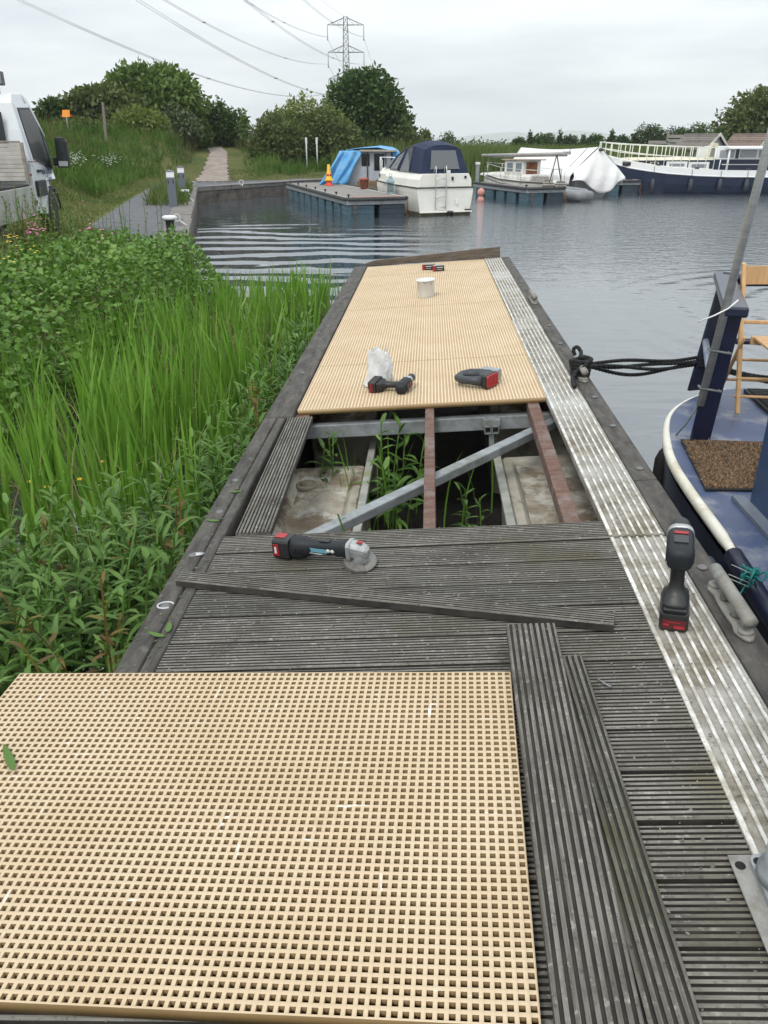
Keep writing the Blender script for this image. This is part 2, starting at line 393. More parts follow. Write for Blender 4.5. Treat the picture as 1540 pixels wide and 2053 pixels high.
# far hills
hm = stuffm('far_hill_grass', (.07, .085, .05), (.1, .1, .06), .002, .95, 0)
def hill(prof, D, label):
    V = []; K = 9
    for (px, row) in prof:
        tp = AT(px, row, D)
        for k in range(K):
            s = k / (K - 1); yy = D - 900 + 1800 * s; hgt = max(tp[2], 2) * math.sin(math.pi * s) ** .8
            V.append((tp[0] * yy / D * 1.0 if False else tp[0], yy, hgt - 1))
    n = len(prof); idx = np.arange(n * K).reshape(n, K); Fq = np.stack([idx[:-1, :-1], idx[1:, :-1], idx[1:, 1:], idx[:-1, 1:]], -1).reshape(-1, 4)
    return tag(np_obj('hills', np.array(V), Fq, hm, smooth=True), label, 'hills', kind='structure')
hill([(300, 287), (500, 284), (700, 280), (850, 277), (930, 273), (985, 267), (1030, 264), (1070, 269), (1105, 264), (1150, 261), (1190, 264), (1230, 272), (1280, 278), (1400, 280), (1560, 284), (1800, 287)], 6500, 'low pale hills on the horizon')
# ------------------------------------------------------------------ pontoon (all in the tilted deck frame: x across, y along, h above the boards)
def woodm(name, c1, c2, dark, stretch=(1.2, 22, 22), stain=3., moss=None):
    t = NT(name); v = t.coord(stretch); g = t.noise(3., 7, .65, v, .3)
    col = t.mix(t.ramp(g, .36, .64), c1, c2)
    col = t.mix(t.ramp(t.noise(stain, 5, .65), .52, .72), col, dark)
    col = t.mix(t.ramp(t.noise(48, 5, .75), .54, .74), col, tuple(.42 * x for x in c1)); col = t.mix(t.ramp(t.noise(31, 5, .75), .56, .70), col, tuple(min(1, 1.5 * x) for x in c2))
    sp = t.noise(160, 2, .5); col = t.mix(t.ramp(sp, .72, .78), col, tuple(min(1, 1.9 * x) for x in c2))
    if moss: col = t.mix(t.ramp(t.noise(2.2, 4, .6), .5, .68), col, moss)
    g_ = t.n.new('ShaderNodeNewGeometry'); col = t.mix(1., col, t.mix(g_.outputs['Random Per Island'], (.68, .68, .68), (1.14, 1.12, 1.08)), 'MULTIPLY')
    t.set(Base_Color=col, Roughness=.88, Specular_IOR_Level=.25); t.bump(t.noise(4, 8, .7, v), .7, .004); return t.m
deckwood = woodm('weathered_decking', (.12, .114, .10), (.25, .24, .22), (.075, .07, .06), moss=(.13, .12, .085))
groove = stuffm('groove_dark', (.02, .018, .015), (.05, .046, .038), 12, .95, .3)  # darker tone for grooves and board side faces
plankwood = woodm('weathered_plank', (.10, .095, .082), (.225, .215, .195), (.07, .065, .055), stain=5)
mossplank = woodm('mossy_plank', (.075, .073, .06), (.19, .185, .16), (.05, .05, .04), moss=(.085, .085, .045))
edgem = stuffm('edge_beam_timber', (.036, .032, .028), (.094, .086, .076), 5, .85, .7, 30, (5, 1, 5), c3=(.12, .115, .108), s3=22, lo3=.56, hi3=.74)
redjoist = stuffm('red_brown_joist', (.10, .05, .036), (.17, .102, .078), 6, .9, .8, 40, (1, 6, 1), c3=(.20, .165, .15), s3=9, lo3=.5, hi3=.7)
gelcoat = stuffm('stained_float', (.40, .375, .31), (.27, .25, .19), 4, .7, .3, c3=(.11, .07, .045), s3=3.5, lo3=.5, hi3=.62)
floatdirt = stuffm('float_silt', (.20, .155, .105), (.36, .33, .265), 4.5, .95, .8, 14, lo=.42, hi=.6, c3=(.52, .50, .45), s3=5, lo3=.5, hi3=.62, bd=.02)
t = NT('strip_grime'); v = t.coord((1, 1, 1)); a = t.noise(9, 7, .7); 
c = t.mix(t.ramp(a, .38, .6), (.13, .108, .07), (.30, .28, .245)); c = t.mix(t.ramp(t.noise(45, 4, .7), .55, .66), c, (.12, .11, .095)); c = t.mix(t.ramp(t.noise(1.3, 3), .48, .68), c, (.42, .42, .405))
t.set(Base_Color=c, Roughness=.75); t.bump(t.noise(60, 5), .3, .003); strip_grime = t.m
t = NT('strip_rib'); a = t.noise(14, 7, .7); c = t.mix(t.ramp(a, .41, .62), (.36, .33, .27), (.72, .71, .68)); c = t.mix(t.ramp(t.noise(60, 4, .7), .62, .7), c, (.25, .22, .18))
t.set(Base_Color=c, Roughness=.5); strip_rib = t.m

pont = thing('pontoon', 'timber mooring pontoon with ridged boards and open gap showing its floats', 'pontoon', DM.copy())
# one ridged board, run along x; profile across y
def ridge_profile(wd, th, nr, depth=.0055, edge=.0035):
    pr = [(-wd / 2, -th), (-wd / 2, -.004), (-wd / 2 + .003, 0)]
    p = (wd - 2 * edge) / nr
    for i in range(nr):
        y0 = -wd / 2 + edge + p * i
        pr += [(y0 + p * .28, 0), (y0 + p * .36, -depth), (y0 + p * .66, -depth), (y0 + p * .75, 0)]
    pr += [(wd / 2 - .003, 0), (wd / 2, -.004), (wd / 2, -th)]
    return pr
def ridged(m, x0, x1, yc, wd=.145, th=.028, nr=9, z=0., M=None, depth=.0055):
    pr = ridge_profile(wd, th, nr, depth)
    a = [(x0, yc + y, z + h) for y, h in pr]; b = [(x1, yc + y, z + h) for y, h in pr]
    f0_ = len(m.mi); m.loft([a, b], M)
    for i in range(nr):
        for q in range(3): m.mi[f0_ + 3 + 4 * i + q] = 1
    n_p = len(pr)
    for q in (0, n_p - 2): m.mi[f0_ + q] = 1
m = MB(); y = 2.815; k = 0
while y > -.6:
    ridged(m, -.902, .6065, y - .0725, .1375, z=rnd.uniform(-.003, .003)); y -= .1505; k += 1
    for xs in (-.82, -.07, .52):
        for ys in (.035, .105): m.cyl((xs + rnd.uniform(-.01, .01), y + ys, -.006), (xs, y + ys, .0012), .004, n=6)
m.build('decking', [deckwood, groove], pont, fix=True)
# edge timbers
bolt_m = stuffm('old_bolt', .10, .19, 30, .7)
def beam(x0, x1, y0, y1, top=.006, dep=.17, nm='edge_beam', bolts=(), mat=edgem):
    m = MB(); m.box(x0, x1, y0, y1, top - dep, top)
    o = m.build(nm, mat, pont, bevel=.012)
    return o
for y0, y1 in ((-1.2, 1.1), (1.104, 4.33)): beam(-1.033, -.955, y0, y1); beam(-.953, -.905, y0, y1, .003)
beam(-1.033, -.868, 4.334, 7.4); beam(-1.03, -.868, 7.404, 10.34)
for y0, y1 in ((-1.2, 3.2), (3.204, 6.9), (6.904, 10.36)): beam(.815, .92, y0, y1, .0)
m = MB(); m.box(.79, .90, -1.2, 10.3, -.42, -.172); m.box(-1.02, -.97, -1.2, 10.3, -.93, -.172); m.build('fascia', stuffm('dark_fascia_timber', .02, .045, 5, .7), pont, bevel=.01)  # left board lengthened down to the water to darken the gap
for x, y in ((-.99, 2.656), (-.985, 2.287), (-.99, 3.4), (-.98, 3.05), (.868, 2.42), (.868, 2.75), (.868, 3.32), (.87, 3.9), (.87, 4.4), (.87, 6.3), (.87, 5.7), (.87, 8.4), (-.95, 5.3), (-.95, 6.8), (-.95, 8.2)):
    m = MB(); m.lathe([(.001, .005), (.017, .0055), (.018, .008), (.014, .0105), (.004, .0115)], 14); m.build('bolt_head', bolt_m, pont, T(x, y, -.003))
# white paint dabs round two bolts
dab = plain('white_marker', .5, .7)
m = MB(); m.lathe([(.012, .0), (.02, .0006), (.001, .001)], 12, T(-.972, 2.66, .0065) @ Matrix.Diagonal((1.5, .8, 1, 1))); m.build('paint_dab', dab, pont)
m = MB(); m.tube([(-.983 + .028 * math.cos(a), 2.287 + .021 * math.sin(a), .0065) for a in np.linspace(.3, 5.4, 18)], .0032, 5)
m.build('paint_dab', dab, pont)
# aluminium tread strips (ribs of cleaner metal over grime)
def strip(y0, y1, dx=0, dz=0, w0=.607, w1=.812):
    m = MB(); m.box(w0 + dx, w1 + dx, y0, y1, -.03 + dz, .002 + dz)
    m.cur = 1; n = 6; p = (w1 - w0 - .03) / n
    m.box(w0 + dx + .0005, w0 + dx + .014, y0 + .0005, y1 - .0005, .0021 + dz, .0085 + dz)
    for i in range(1, n + 1):
        x = w0 + .012 + p * i + dx; m.box(x - .0052, x + .0046, y0 + .0005, y1 - .0005, .0021 + dz, .0075 + dz)
    o = m.build('tread_strip', [strip_grime, strip_rib], pont, bevel=.002, seg=1)
strip(-.9, 2.672, .0, -.004); strip(2.678, 6.55, -.002, .002); strip(6.556, 10.36, .004, .001)
# joists, galvanised frame and floats seen through the gap
for x0, x1, y0, y1, sk in ((-.868, -.785, 2.0, 6.0, 0), (-.097, -.046, 2.0, 6.5, 0), (.47, .535, 2.0, 6.5, .012)):
    m = MB(); m.box(x0, x1, y0, y1, -.105, -.031); m.build('joist', redjoist, pont, T(0, 0, 0) if not sk else T(.0, 0, 0) @ T(.5, 2.85, 0) @ RZ(-1.0) @ T(-.5, -2.85, 0), bevel=.004)
m = MB(); m.box(-.86, .80, 4.47, 4.53, -.19, -.107); m.build('cross_beam', galv, pont, bevel=.005)
m = MB(); m.box(-.86, .80, 2.66, 2.72, -.19, -.107); m.build('cross_beam', galv, pont, bevel=.005)
a, b = Vector((-.66, 2.945, 0)), Vector((.70, 4.44, 0)); L = (b - a).length
m = MB(); m.box(0, L, -.032, .032, -.155, -.1075); m.build('cross_brace', galv, pont, T(a.x, a.y, -.0) @ RZ(math.degrees(math.atan2(b.y - a.y, b.x - a.x))), bevel=.006)
for x0, x1 in ((-.462, -.42), (.288, .332)):
    m = MB(); m.box(x0, x1, 2.3, 5.1, -.335, -.305); m.build('side_rail', stuffm('rail_grey', (.34, .34, .31), (.2, .21, .18), 8, .7, .2, c3=(.22, .24, .12), s3=4), pont, bevel=.004)
m = MB()   # box-section bracket end
for s in (-1, 1):
    c = .285 + s * .022
    m.box(c - .02, c + .02, 4.40, 4.405 + .06, -.148, -.144); m.box(c - .02, c + .02, 4.40, 4.465, -.19, -.186)
    m.box(c - .02, c - .016, 4.40, 4.465, -.1859, -.1481); m.box(c + .016, c + .02, 4.40, 4.465, -.1859, -.1481)
m.box(.235, .335, 4.41, 4.468, -.143, -.108); m.box(.27, .30, 4.42, 4.46, -.303, -.1905)
m.build('bracket', galv, pont)
def rrect(x0, x1, y0, y1, r, z, n=5):
    out = []
    for cx_, cy_, a0 in ((x1 - r, y1 - r, 0), (x0 + r, y1 - r, 90), (x0 + r, y0 + r, 180), (x1 - r, y0 + r, 270)):
        for k in range(n + 1):
            a = R(a0 + 90 * k / n); out.append((cx_ + r * math.cos(a), cy_ + r * math.sin(a), z))
    return out
def floatbox(x0, x1, y0, y1, cap):
    m = MB(); zt = -.345
    m.smooth = False
    m.loft([rrect(x0, x1, y0, y1, .03, -.95), rrect(x0, x1, y0, y1, .03, zt - .012), rrect(x0 + .01, x1 - .01, y0 + .01, y1 - .01, .03, zt),
            rrect(x0 + .055, x1 - .055, y0 + .055, y1 - .055, .055, zt), rrect(x0 + .07, x1 - .07, y0 + .07, y1 - .07, .05, zt - .012), rrect(x0 + .085, x1 - .085, y0 + .085, y1 - .085, .045, zt - .03)], cap=False)
    o = m.build('float', gelcoat, pont)
    m = MB(); m.grid(lambda u, v: (x0 + .075 + u * (x1 - x0 - .15), y0 + .075 + v * (y1 - y0 - .15), zt - .026 + .010 * math.sin(7 * u + 5 * v) * math.sin(9 * v + 1)), 14, 18); m.build('silt', floatdirt, o)
    if cap:
        m = MB(); m.lathe([(.065, zt - .03), (.065, zt - .012), (.055, zt - .008), (.05, zt - .012), (.034, zt - .012), (.032, zt + .002), (.02, zt + .005), (.001, zt + .006)], 22, T(*cap, 0)); m.build('drain_cap', stuffm('float_cap', (.3, .27, .2), (.2, .17, .12), 12, .7), o)
floatbox(-.93, -.47, 2.35, 4.40, (-.80, 4.17)); floatbox(.338, .90, 2.35, 4.42, None)
for y0, y1 in ((5.2, 7.2), (8.0, 10.0), (-.2, 1.8)):
    floatbox(-.93, -.47, y0, y1, None); floatbox(.338, .90, y0, y1, None)
# end board standing across the far end, left end cut to a point
m = MB(); m.prism([(0, 0), (1.7, 0), (1.7, .135), (.14, .062), (0, .03)], 0, .045, RX(90))
m.build('end_board', stuffm('end_board_wood', (.075, .055, .04), (.15, .125, .1), 6, .85, .5, 30, (1, 8, 8)), pont, T(-.893, 10.40, .0) @ RZ(-3.4), bevel=.004)
# mooring cleats along the right edge
cleatm = stuffm('cast_cleat', (.27, .26, .23), (.17, .16, .14), 18, .6, .08, 60, metal=.15, c3=(.3, .31, .3), s3=8)
def cleat(y, hm=cleatm, rz=0):
    m = MB(); m.smooth = True
    base = lambda z, k: [((.028 + .014 * (abs(math.cos(a)) > .6)) * k * math.sin(a) * 1.0, .175 * k * math.cos(a), z) for a in np.linspace(0, 2 * math.pi, 25)[:-1]]
    m.loft([base(.0005, 1), base(.010, 1), base(.014, .93)])
    for s in (-1, 1): m.tube([(0, s * .045, .01), (0, s * .06, .03), (0, s * .07, .055)], [.018, .012, .012], 10)
    m.tube([(0, -.165, .062), (0, -.16, .062), (0, -.06, .063), (0, .06, .063), (0, .16, .062), (0, .165, .062)], [.006, .021, .021, .021, .021, .006], 12)
    for s in (-1, 1): m.lathe([(.024, .012), (.024, .02), (.018, .025), (.001, .026)], 14, T(0, s * .135, 0))
    return m.build('mooring_cleat', hm, pont, T(.868, y, .001) @ RZ(rz))
cleat(2.145); cleat(4.86); cleat(7.35)

# ------------------------------------------------------------------ grating panels
def gratm(name, wear, k=1.):
    t = NT(name); n = t.noise(2.5, 4); c = t.mix(t.ramp(n, .35, .65), tuple(k * x for x in (.615, .47, .30)), tuple(k * x for x in (.68, .54, .37)))
    c = t.mix(t.ramp(t.noise(5, 5, .7), .62, .8), c, tuple(k * x for x in (.50, .36, .22)))
    if wear:
        s1 = t.noise(7, 6, .75, t.coord((3.5, .6, 1))); s2 = t.noise(7, 6, .75, t.coord((.6, 3.5, 1)))
        c = t.mix(t.math('MAXIMUM', t.ramp(s1, .63, .67), t.ramp(s2, .635, .675)), c, (.74, .72, .67))
    t.set(Base_Color=c, Roughness=.6, Specular_IOR_Level=.35); t.bump(t.noise(220, 3), .12, .001); return t.m
resin_shade = stuffm('ochre_resin_hole_shade', (.27, .175, .075), (.33, .22, .10), 5, .5, .05); resin_shade_dk = stuffm('ochre_resin_deep_shade', (.17, .105, .038), (.21, .135, .052), 5, .6, .05)  # walls and rims: unworn ochre, darkened to paint the shade inside the holes
def grating_mesh(name, nx, ny, mat, res, p=.02, hole=.0118, holeb=.0162, th=.03):
    W, D_ = nx * p, ny * p; b = (p - hole) / 2
    xs = np.sort(np.concatenate([np.arange(nx) * p + b, np.arange(nx) * p + p - b, [0, W]])); ys = np.sort(np.concatenate([np.arange(ny) * p + b, np.arange(ny) * p + p - b, [0, D_]]))
    # a closed edge rail all round
    def lay(z): X, Y = np.meshgrid(xs, ys); return np.stack([X - W / 2, Y - D_ / 2, np.full(X.shape, z)], -1).reshape(-1, 3)
    nX, nY = len(xs), len(ys); id0 = np.arange(nX * nY).reshape(nY, nX); N = nX * nY
    c = np.stack([id0[:-1, :-1], id0[:-1, 1:], id0[1:, 1:], id0[1:, :-1]], -1)
    hm = np.zeros((nY - 1, nX - 1), bool); hm[1::2, 1::2] = True
    top = c[~hm]; hc = c[hm]
    xs2, ys2 = xs.copy(), ys.copy(); g_ = (holeb - hole) / 2
    xs2[1:-1:2] -= g_; xs2[2:-1:2] += g_; ys2[1:-1:2] -= g_; ys2[2:-1:2] += g_
    X2, Y2 = np.meshgrid(xs2, ys2); taper = np.stack([X2 - W / 2, Y2 - D_ / 2, np.full(X2.shape, -th)], -1).reshape(-1, 3)
    walls = np.concatenate([np.stack([hc[:, i], hc[:, j], hc[:, j] + N, hc[:, i] + N], -1) for i, j in ((0, 1), (1, 2), (2, 3), (3, 0))])
    bot = top[:, ::-1] + N
    edge = []
    for line in (id0[0], id0[:, -1], id0[-1, ::-1], id0[::-1, 0]): edge.append(np.stack([line[:-1], line[:-1] + N, line[1:] + N, line[1:]], -1))
    Fq = np.concatenate([top, walls, bot] + edge)
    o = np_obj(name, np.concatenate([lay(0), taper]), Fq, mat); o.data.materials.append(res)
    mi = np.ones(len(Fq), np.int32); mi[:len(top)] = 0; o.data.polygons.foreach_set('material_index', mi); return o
gm_far, gm_near = gratm('cream_grating', False), gratm('cream_grating_scuffed', True, .84)
yy = [4.455, 5.46, 6.465, 7.47, 8.475, 9.48]
labs = ['cream grating panel along the open gap, with the drill and white bag on it', 'second cream grating panel beyond the open gap, bare and clean', 'third cream grating panel in the fixed run, bare, in front of the tub panel', 'cream grating panel carrying the white tub', 'cream grating panel just beyond the white tub', 'short cream grating panel against the end board, under the black boxes']
g0 = grating_mesh('grating_panel', 73, 50, gm_far, resin_shade)
for i, y in enumerate(yy):
    n_ = 50 if i < 5 else 41
    if i == 0: o = g0
    elif i < 5: o = g0.copy(); COL.objects.link(o)
    else: o = grating_mesh('grating_panel', 73, 39, gm_far, resin_shade)
    o.matrix_world = DM @ T(-.125, y + (.5 if i < 5 else .39), -.0005 + .001 * (i % 2))
    tag(o, labs[i], 'grating', 'cream grating panels laid on the pontoon')
ng = grating_mesh('grating_panel', 73, 49, gm_near, resin_shade_dk)
ng.matrix_world = DM @ T(-.588, 1.358, .036) @ RZ(-2.2)
tag(ng, 'large loose cream grating panel with white chalk scuffs lying nearest on the boards', 'grating', 'cream grating panels laid on the pontoon')

# ------------------------------------------------------------------ loose planks
def plank(label, a, b, wd, h, nr, mat=plankwood, roll=0, th=.028, depth=.0055):
    a, b = Vector(a), Vector(b); L = (b - a).length
    m = MB(); ridged(m, 0, L, 0, wd, th, nr, 0, depth=depth)
    for q in (.03, L - .035):
        for s in (-1, 1): m.cyl((q, s * wd * .32, -.004), (q, s * wd * .32, -.0005), .0042, n=8)
    o = m.build('loose_plank', [mat, groove])
    o.matrix_world = DM @ T(a.x, a.y, h) @ RZ(math.degrees(math.atan2(b.y - a.y, b.x - a.x))) @ RX(roll)
    return tag(o, label, 'plank', 'grey ridged planks lying loose')
plank('grey ridged plank lying lengthways over the open gap by the edge beam', (-.792, 2.845), (-.82, 4.325), .145, .0, 9)
plank('narrow offcut plank lying slantwise in front of the angle grinder', (-.975, 2.452), (.50, 2.082), .07, .031, 5)
plank('wide grey plank beside the big grating panel, overlapping another plank', (.238, 2.02), (.205, .2), .145, .062, 8)
plank('greenish mossy plank tucked under the wide plank', (.308, 1.90), (.345, .2), .125, .030, 7, mossplank, 0)

# steel post on a base plate, bottom right of the deck
po = thing('steel_post', 'upright grey steel post on a rusty flanged base plate', 'post', DM @ T(.625, 1.17, 0))
m = MB(); m.box(-.075, .19, -.38, .040, .0085, .0145); m.build('base_plate', stuffm('plate_steel', (.30, .29, .27), (.17, .165, .15), 22, .7, .4, 70, metal=.1, c3=(.17, .165, .08), s3=9, lo3=.5, hi3=.64), po, bevel=.002)
m = MB()
m.loft([rrect(-.04, .12, -.33, .028, .02, .0147), rrect(-.04, .12, -.33, .028, .02, .03)]); m.lathe([(.055, .0302), (.052, .05), (.043, .06), (.041, .12)], 20, T(.012, -.03, 0)); m.build('flange', galv, po)
m = MB(); m.cyl((.012, -.03, .061), (.012, -.03, 1.15), .0405, n=24); m.build('pole', galv, po)
hb_ = plain('hole_black', .008, .9)
for x, y in ((-.058, .012), (-.025, .008), (-.06, -.35)): m = MB(); m.lathe([(.0105, .0), (.0105, .0006), (.001, .0008)], 14); m.build('bolt_hole', hb_, po, T(x, y, .0146 if x < -.03 else .0301))

# small litter
m = MB(); m.cyl((0, 0, 0), (.042, 0, 0), .0022, n=7); m.cyl((.0425, 0, 0), (.0445, 0, 0), .0045, n=8); o = m.build('nail', galv); o.matrix_world = DM @ T(.402, 1.818, .0035) @ RZ(-52); tag(o, 'grey nail lying on the boards beside the planks', 'nail')
leafg = leafm('fallen_leaf', [(.10, .19, .045), (.15, .26, .06)])
def leaf_obj(label, x, y, h, L, wd, rz, curl=.2):
    m = MB()
    def fn(u, v): 
        w_ = wd * math.sin(math.pi * min(1, v * .9 + .08)) ** .7; return ((u - .5) * w_, (v - .5) * L, h + curl * L * (v - .5) ** 2 + .12 * abs(u - .5) * w_)
    m.grid(fn, 4, 8); o = m.build('fallen_leaf', leafg, solid=.0006); o.matrix_world = DM @ T(x, y, 0) @ RZ(rz); tag(o, label, 'leaf')
leaf_obj('broad reed leaf strip lying on the big loose grating', -1.145, 1.505, .041, .12, .022, 38)
leaf_obj('single green leaf lying on the boards under the offcut plank', -.10, 2.225, .004, .075, .014, 80)
leaf_obj('green leaf on the left edge beam above the big grating', -.955, 2.10, .010, .07, .018, 65)
leaf_obj('pair of green leaf blades where boards meet the left beam', -.925, 2.14, .010, .06, .02, 10)
leaf_obj('small green leaf on the left edge beam near the painted bolt', -.985, 2.95, .010, .06, .018, 75)
leaf_obj('dry green leaf further up the left edge beam', -.955, 3.25, .010, .055, .016, 100)

# near-black sheet added under the pontoon, painting the shade of the gap
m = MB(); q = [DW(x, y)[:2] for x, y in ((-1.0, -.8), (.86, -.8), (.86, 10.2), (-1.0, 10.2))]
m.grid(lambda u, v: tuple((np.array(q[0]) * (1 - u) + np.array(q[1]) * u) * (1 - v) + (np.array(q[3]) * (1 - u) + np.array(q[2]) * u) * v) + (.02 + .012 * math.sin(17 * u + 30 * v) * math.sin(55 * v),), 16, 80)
o = m.build('shade_sheet', stuffm('shade_black', (.005, .005, .004), (.016, .014, .010), 5, .8, .6, 20, bd=.03)); tag(o, 'near-black sheet added under the pontoon to darken the gap', 'shade_sheet', kind='structure')

# sawdust, grit and leaf crumbs on the walked surfaces
def crumbs(n, x0, x1, y0, y1, h, name, mat, label, s0=.0012, s1=.004):
    X, Y = rng.uniform(x0, x1, n), rng.uniform(y0, y1, n); L = rng.uniform(s0, s1, n); a = rng.uniform(0, 6.28, n); el = rng.uniform(.5, 1.8, n)
    V = np.stack([np.stack([X + L * e_ * np.cos(a + b) , Y + L * e_ * np.sin(a + b), np.full(n, h) + L * .25 * k], -1) for b, e_, k in ((0, el, 1), (2.2, np.ones(n), 0), (3.5, el, 1), (5.2, np.ones(n), 0))], 1)
    W_ = V.reshape(-1, 3); W_ = DO + W_[:, :1] * VX + W_[:, 1:2] * VY + W_[:, 2:] * VN
    return tag(np_obj(name, W_, np.arange(4 * n).reshape(-1, 4), mat), label, 'debris', kind='stuff')
cr1 = leafm('sawdust', [(.04, .035, .03), (.15, .12, .09), (.34, .30, .24)], .9, .0)
crumbs(700, -.9, .6, .7, 2.82, .0015, 'sawdust', cr1, 'sawdust and grit scattered on the old boards')
crumbs(260, -1.02, -.91, 1.6, 6.5, .0075, 'leaf_crumbs', leafm('leaf_crumb', [(.08, .075, .05), (.07, .11, .04), (.2, .19, .16)], .9, .1), 'leaf crumbs and grit on the left edge beam', .002, .007)
crumbs(500, -.84, .59, 4.47, 10.2, .001, 'sawdust', leafm('dark_grit', [(.03, .028, .02), (.14, .10, .05)], .9, 0), 'dark grit on the fixed grating panels', .0015, .004)
crumbs(500, .62, .80, .9, 8, .0085, 'leaf_crumbs', leafm('strip_grit', [(.05, .045, .035), (.2, .17, .11)], .9, 0), 'grit on the aluminium strip', .0015, .005)
# ------------------------------------------------------------------ tools
tool_grey = plain('tool_grey', (.017, .020, .023), .55, var=.2, bump=.15, spec=.3)
gear_metal = stuffm('gear_head_metal', (.46, .47, .47), (.33, .34, .34), 30, .38, .2, metal=.55)
guard_metal = stuffm('dusty_guard', (.11, .105, .095), (.19, .18, .165), 30, .7, .3, metal=.2)
disc_mat = stuffm('cutting_disc', (.26, .245, .225), (.19, .18, .165), 20, .8)
label_white = plain('printed_white', .6, .5); label_blue = plain('printed_blue', (.12, .3, .36), .5)
def ring(x, ry, rz, n=16, cy=0, cz=0, p=2.6):
    o = []
    for k in range(n):
        a = 2 * math.pi * k / n; c, s = math.cos(a), math.sin(a)
        o.append((x, cy + ry * math.copysign(abs(c) ** (2 / p), c), cz + rz * math.copysign(abs(s) ** (2 / p), s)))
    return o
def txt(body, size, mat, parent, M, name='lettering', ext=.0004, bold=0):
    c = bpy.data.curves.new(name, 'FONT'); c.body = body; c.size = size; c.extrude = ext; c.align_x = 'LEFT'; c.offset = bold
    o = bpy.data.objects.new(name, c); COL.objects.link(o); bpy.context.view_layer.update()
    me = bpy.data.meshes.new_from_object(o.evaluated_get(bpy.context.evaluated_depsgraph_get())); bpy.data.objects.remove(o); bpy.data.curves.remove(c)
    me.materials.clear(); me.materials.append(mat)
    q = bpy.data.objects.new(name, me); COL.objects.link(q); q.parent = parent; q.matrix_local = M; return q

# angle grinder: x from battery to head
ga = thing('angle_grinder', 'cordless angle grinder with silver gear head lying on the front boards', 'angle grinder', DM @ T(-.615, 2.625, .0005) @ RZ(-19) @ Matrix.Scale(1.03, 4))
m = MB(); m.smooth = True
m.loft([ring(.035, .034, .038, cz=.046), ring(.05, .038, .043, cz=.047), ring(.085, .036, .04, cz=.048), ring(.105, .027, .031, cz=.052), ring(.14, .022, .025, cz=.056), ring(.20, .023, .026, cz=.060), ring(.245, .028, .031, cz=.063), ring(.262, .031, .034, cz=.064)])
body = m.build('body', tool_grey, ga)
for k in range(5): m = MB(); m.box(.052 + .008 * k, .056 + .008 * k, -.0405, -.036, .036, .056); m.build('vent_slot', black_plastic, body)
m = MB(); m.box(.15, .19, -.012, .012, .083, .0895); m.build('switch', black_plastic, body, bevel=.002)
m = MB(); m.box(.108, .185, -.0246, -.0236, .047, .062); m.build('label_print', label_blue, body)
m = MB()
for k in range(2): m.lathe([(.0075, 0), (.0075, .0007), (.001, .0008)], 14, T(.19 + .0165 * k, -.0248, .058) @ RX(90))
m.box(.115, .165, -.0252, -.0247, .041, .0435); m.build('label_print', label_white, body)
m = MB(); m.loft([ring(-.036, .033, .036, cz=.043, p=5), ring(-.03, .038, .041, cz=.043, p=5), ring(.028, .038, .042, cz=.043, p=5), ring(.034, .036, .04, cz=.044, p=5)]); bat = m.build('battery', black_plastic, ga, bevel=.002)
for bx in ((-.0372, -.0355, -.028, .028, .018, .07), (-.03, .012, -.018, .018, .0846, .0862), (-.028, -.005, -.0395, -.0375, .02, .066)): m = MB(); m.box(*bx); m.build('battery_panel', red_plastic, bat, bevel=.001)
m = MB(); m.box(-.022, -.014, -.0405, -.0396, .03, .056); m.build('battery_print', label_white, bat)
m = MB(); m.smooth = False
m.loft([ring(.262, .034, .036, cz=.064, p=4), ring(.276, .035, .037, cz=.064, p=4), ring(.278, .030, .031, cz=.066, p=3), ring(.305, .030, .030, cz=.064, p=3), ring(.328, .024, .022, cz=.06, p=3), ring(.338, .014, .014, cz=.056, p=3)])
m.lathe([(.028, .022), (.03, .03), (.028, .052), (.02, .058)], 20, T(.305, 0, 0)); gh = m.build('gear_head', gear_metal, ga, bevel=.0015)
m = MB(); m.box(.295, .318, -.008, .008, .094, .0985); m.build('lock_button', red_plastic, gh, bevel=.002)
tilt = T(.305, 0, .030) @ RX(16) @ RY(8)
m = MB()
arc = np.linspace(R(125), R(305), 22); r0, r1 = .014, .060
m.loft([[(r * math.cos(a), r * math.sin(a), z) for r, z in ((r0, .001), (r1, .001), (r1 + .0015, -.003), (r1 + .0015, -.028), (r1, -.028), (r1 - .001, -.004), (r0, -.001))] for a in arc]); m.build('guard', guard_metal, ga, tilt)
m = MB(); m.lathe([(.001, -.012), (.0555, -.0115), (.056, -.0095), (.001, -.009)], 36); m.build('disc', disc_mat, ga, tilt)
m = MB(); m.lathe([(.001, -.0125), (.017, -.0125), (.016, -.018), (.001, -.018)], 16); m.build('disc_nut', gear_metal, ga, tilt)

def battery(parent, M, red_side=True):
    m = MB(); m.loft([[(x, y, z) for x, y, _ in rrect(-.037, .037, -.058, .058, .012, 0)] for z in (0., .052)]); m.loft([[(x, y, z) for x, y, _ in rrect(-.03, .03, -.052, .05, .01, 0)] for z in (.0521, .062)])
    b = m.build('battery', black_plastic, parent, M, bevel=.0025)
    m = MB(); m.box(-.031, .031, -.0595, -.0578, .008, .036); m.build('battery_panel', plain('battery_maroon', (.09, .012, .014), .4), b)
    m = MB(); m.box(-.026, -.012, -.0602, -.0596, .018, .024); m.box(-.0, .027, -.0602, -.0596, .010, .019); m.box(-.02, .016, -.0602, -.0596, .028, .0305); m.build('battery_print', plain('battery_print', (.36, .02, .03), .5), b)
    m = MB(); m.box(-.028, .028, -.0575, -.046, .0625, .0675); m.build('release_button', dark_grey_plastic, b, bevel=.002)
    return b
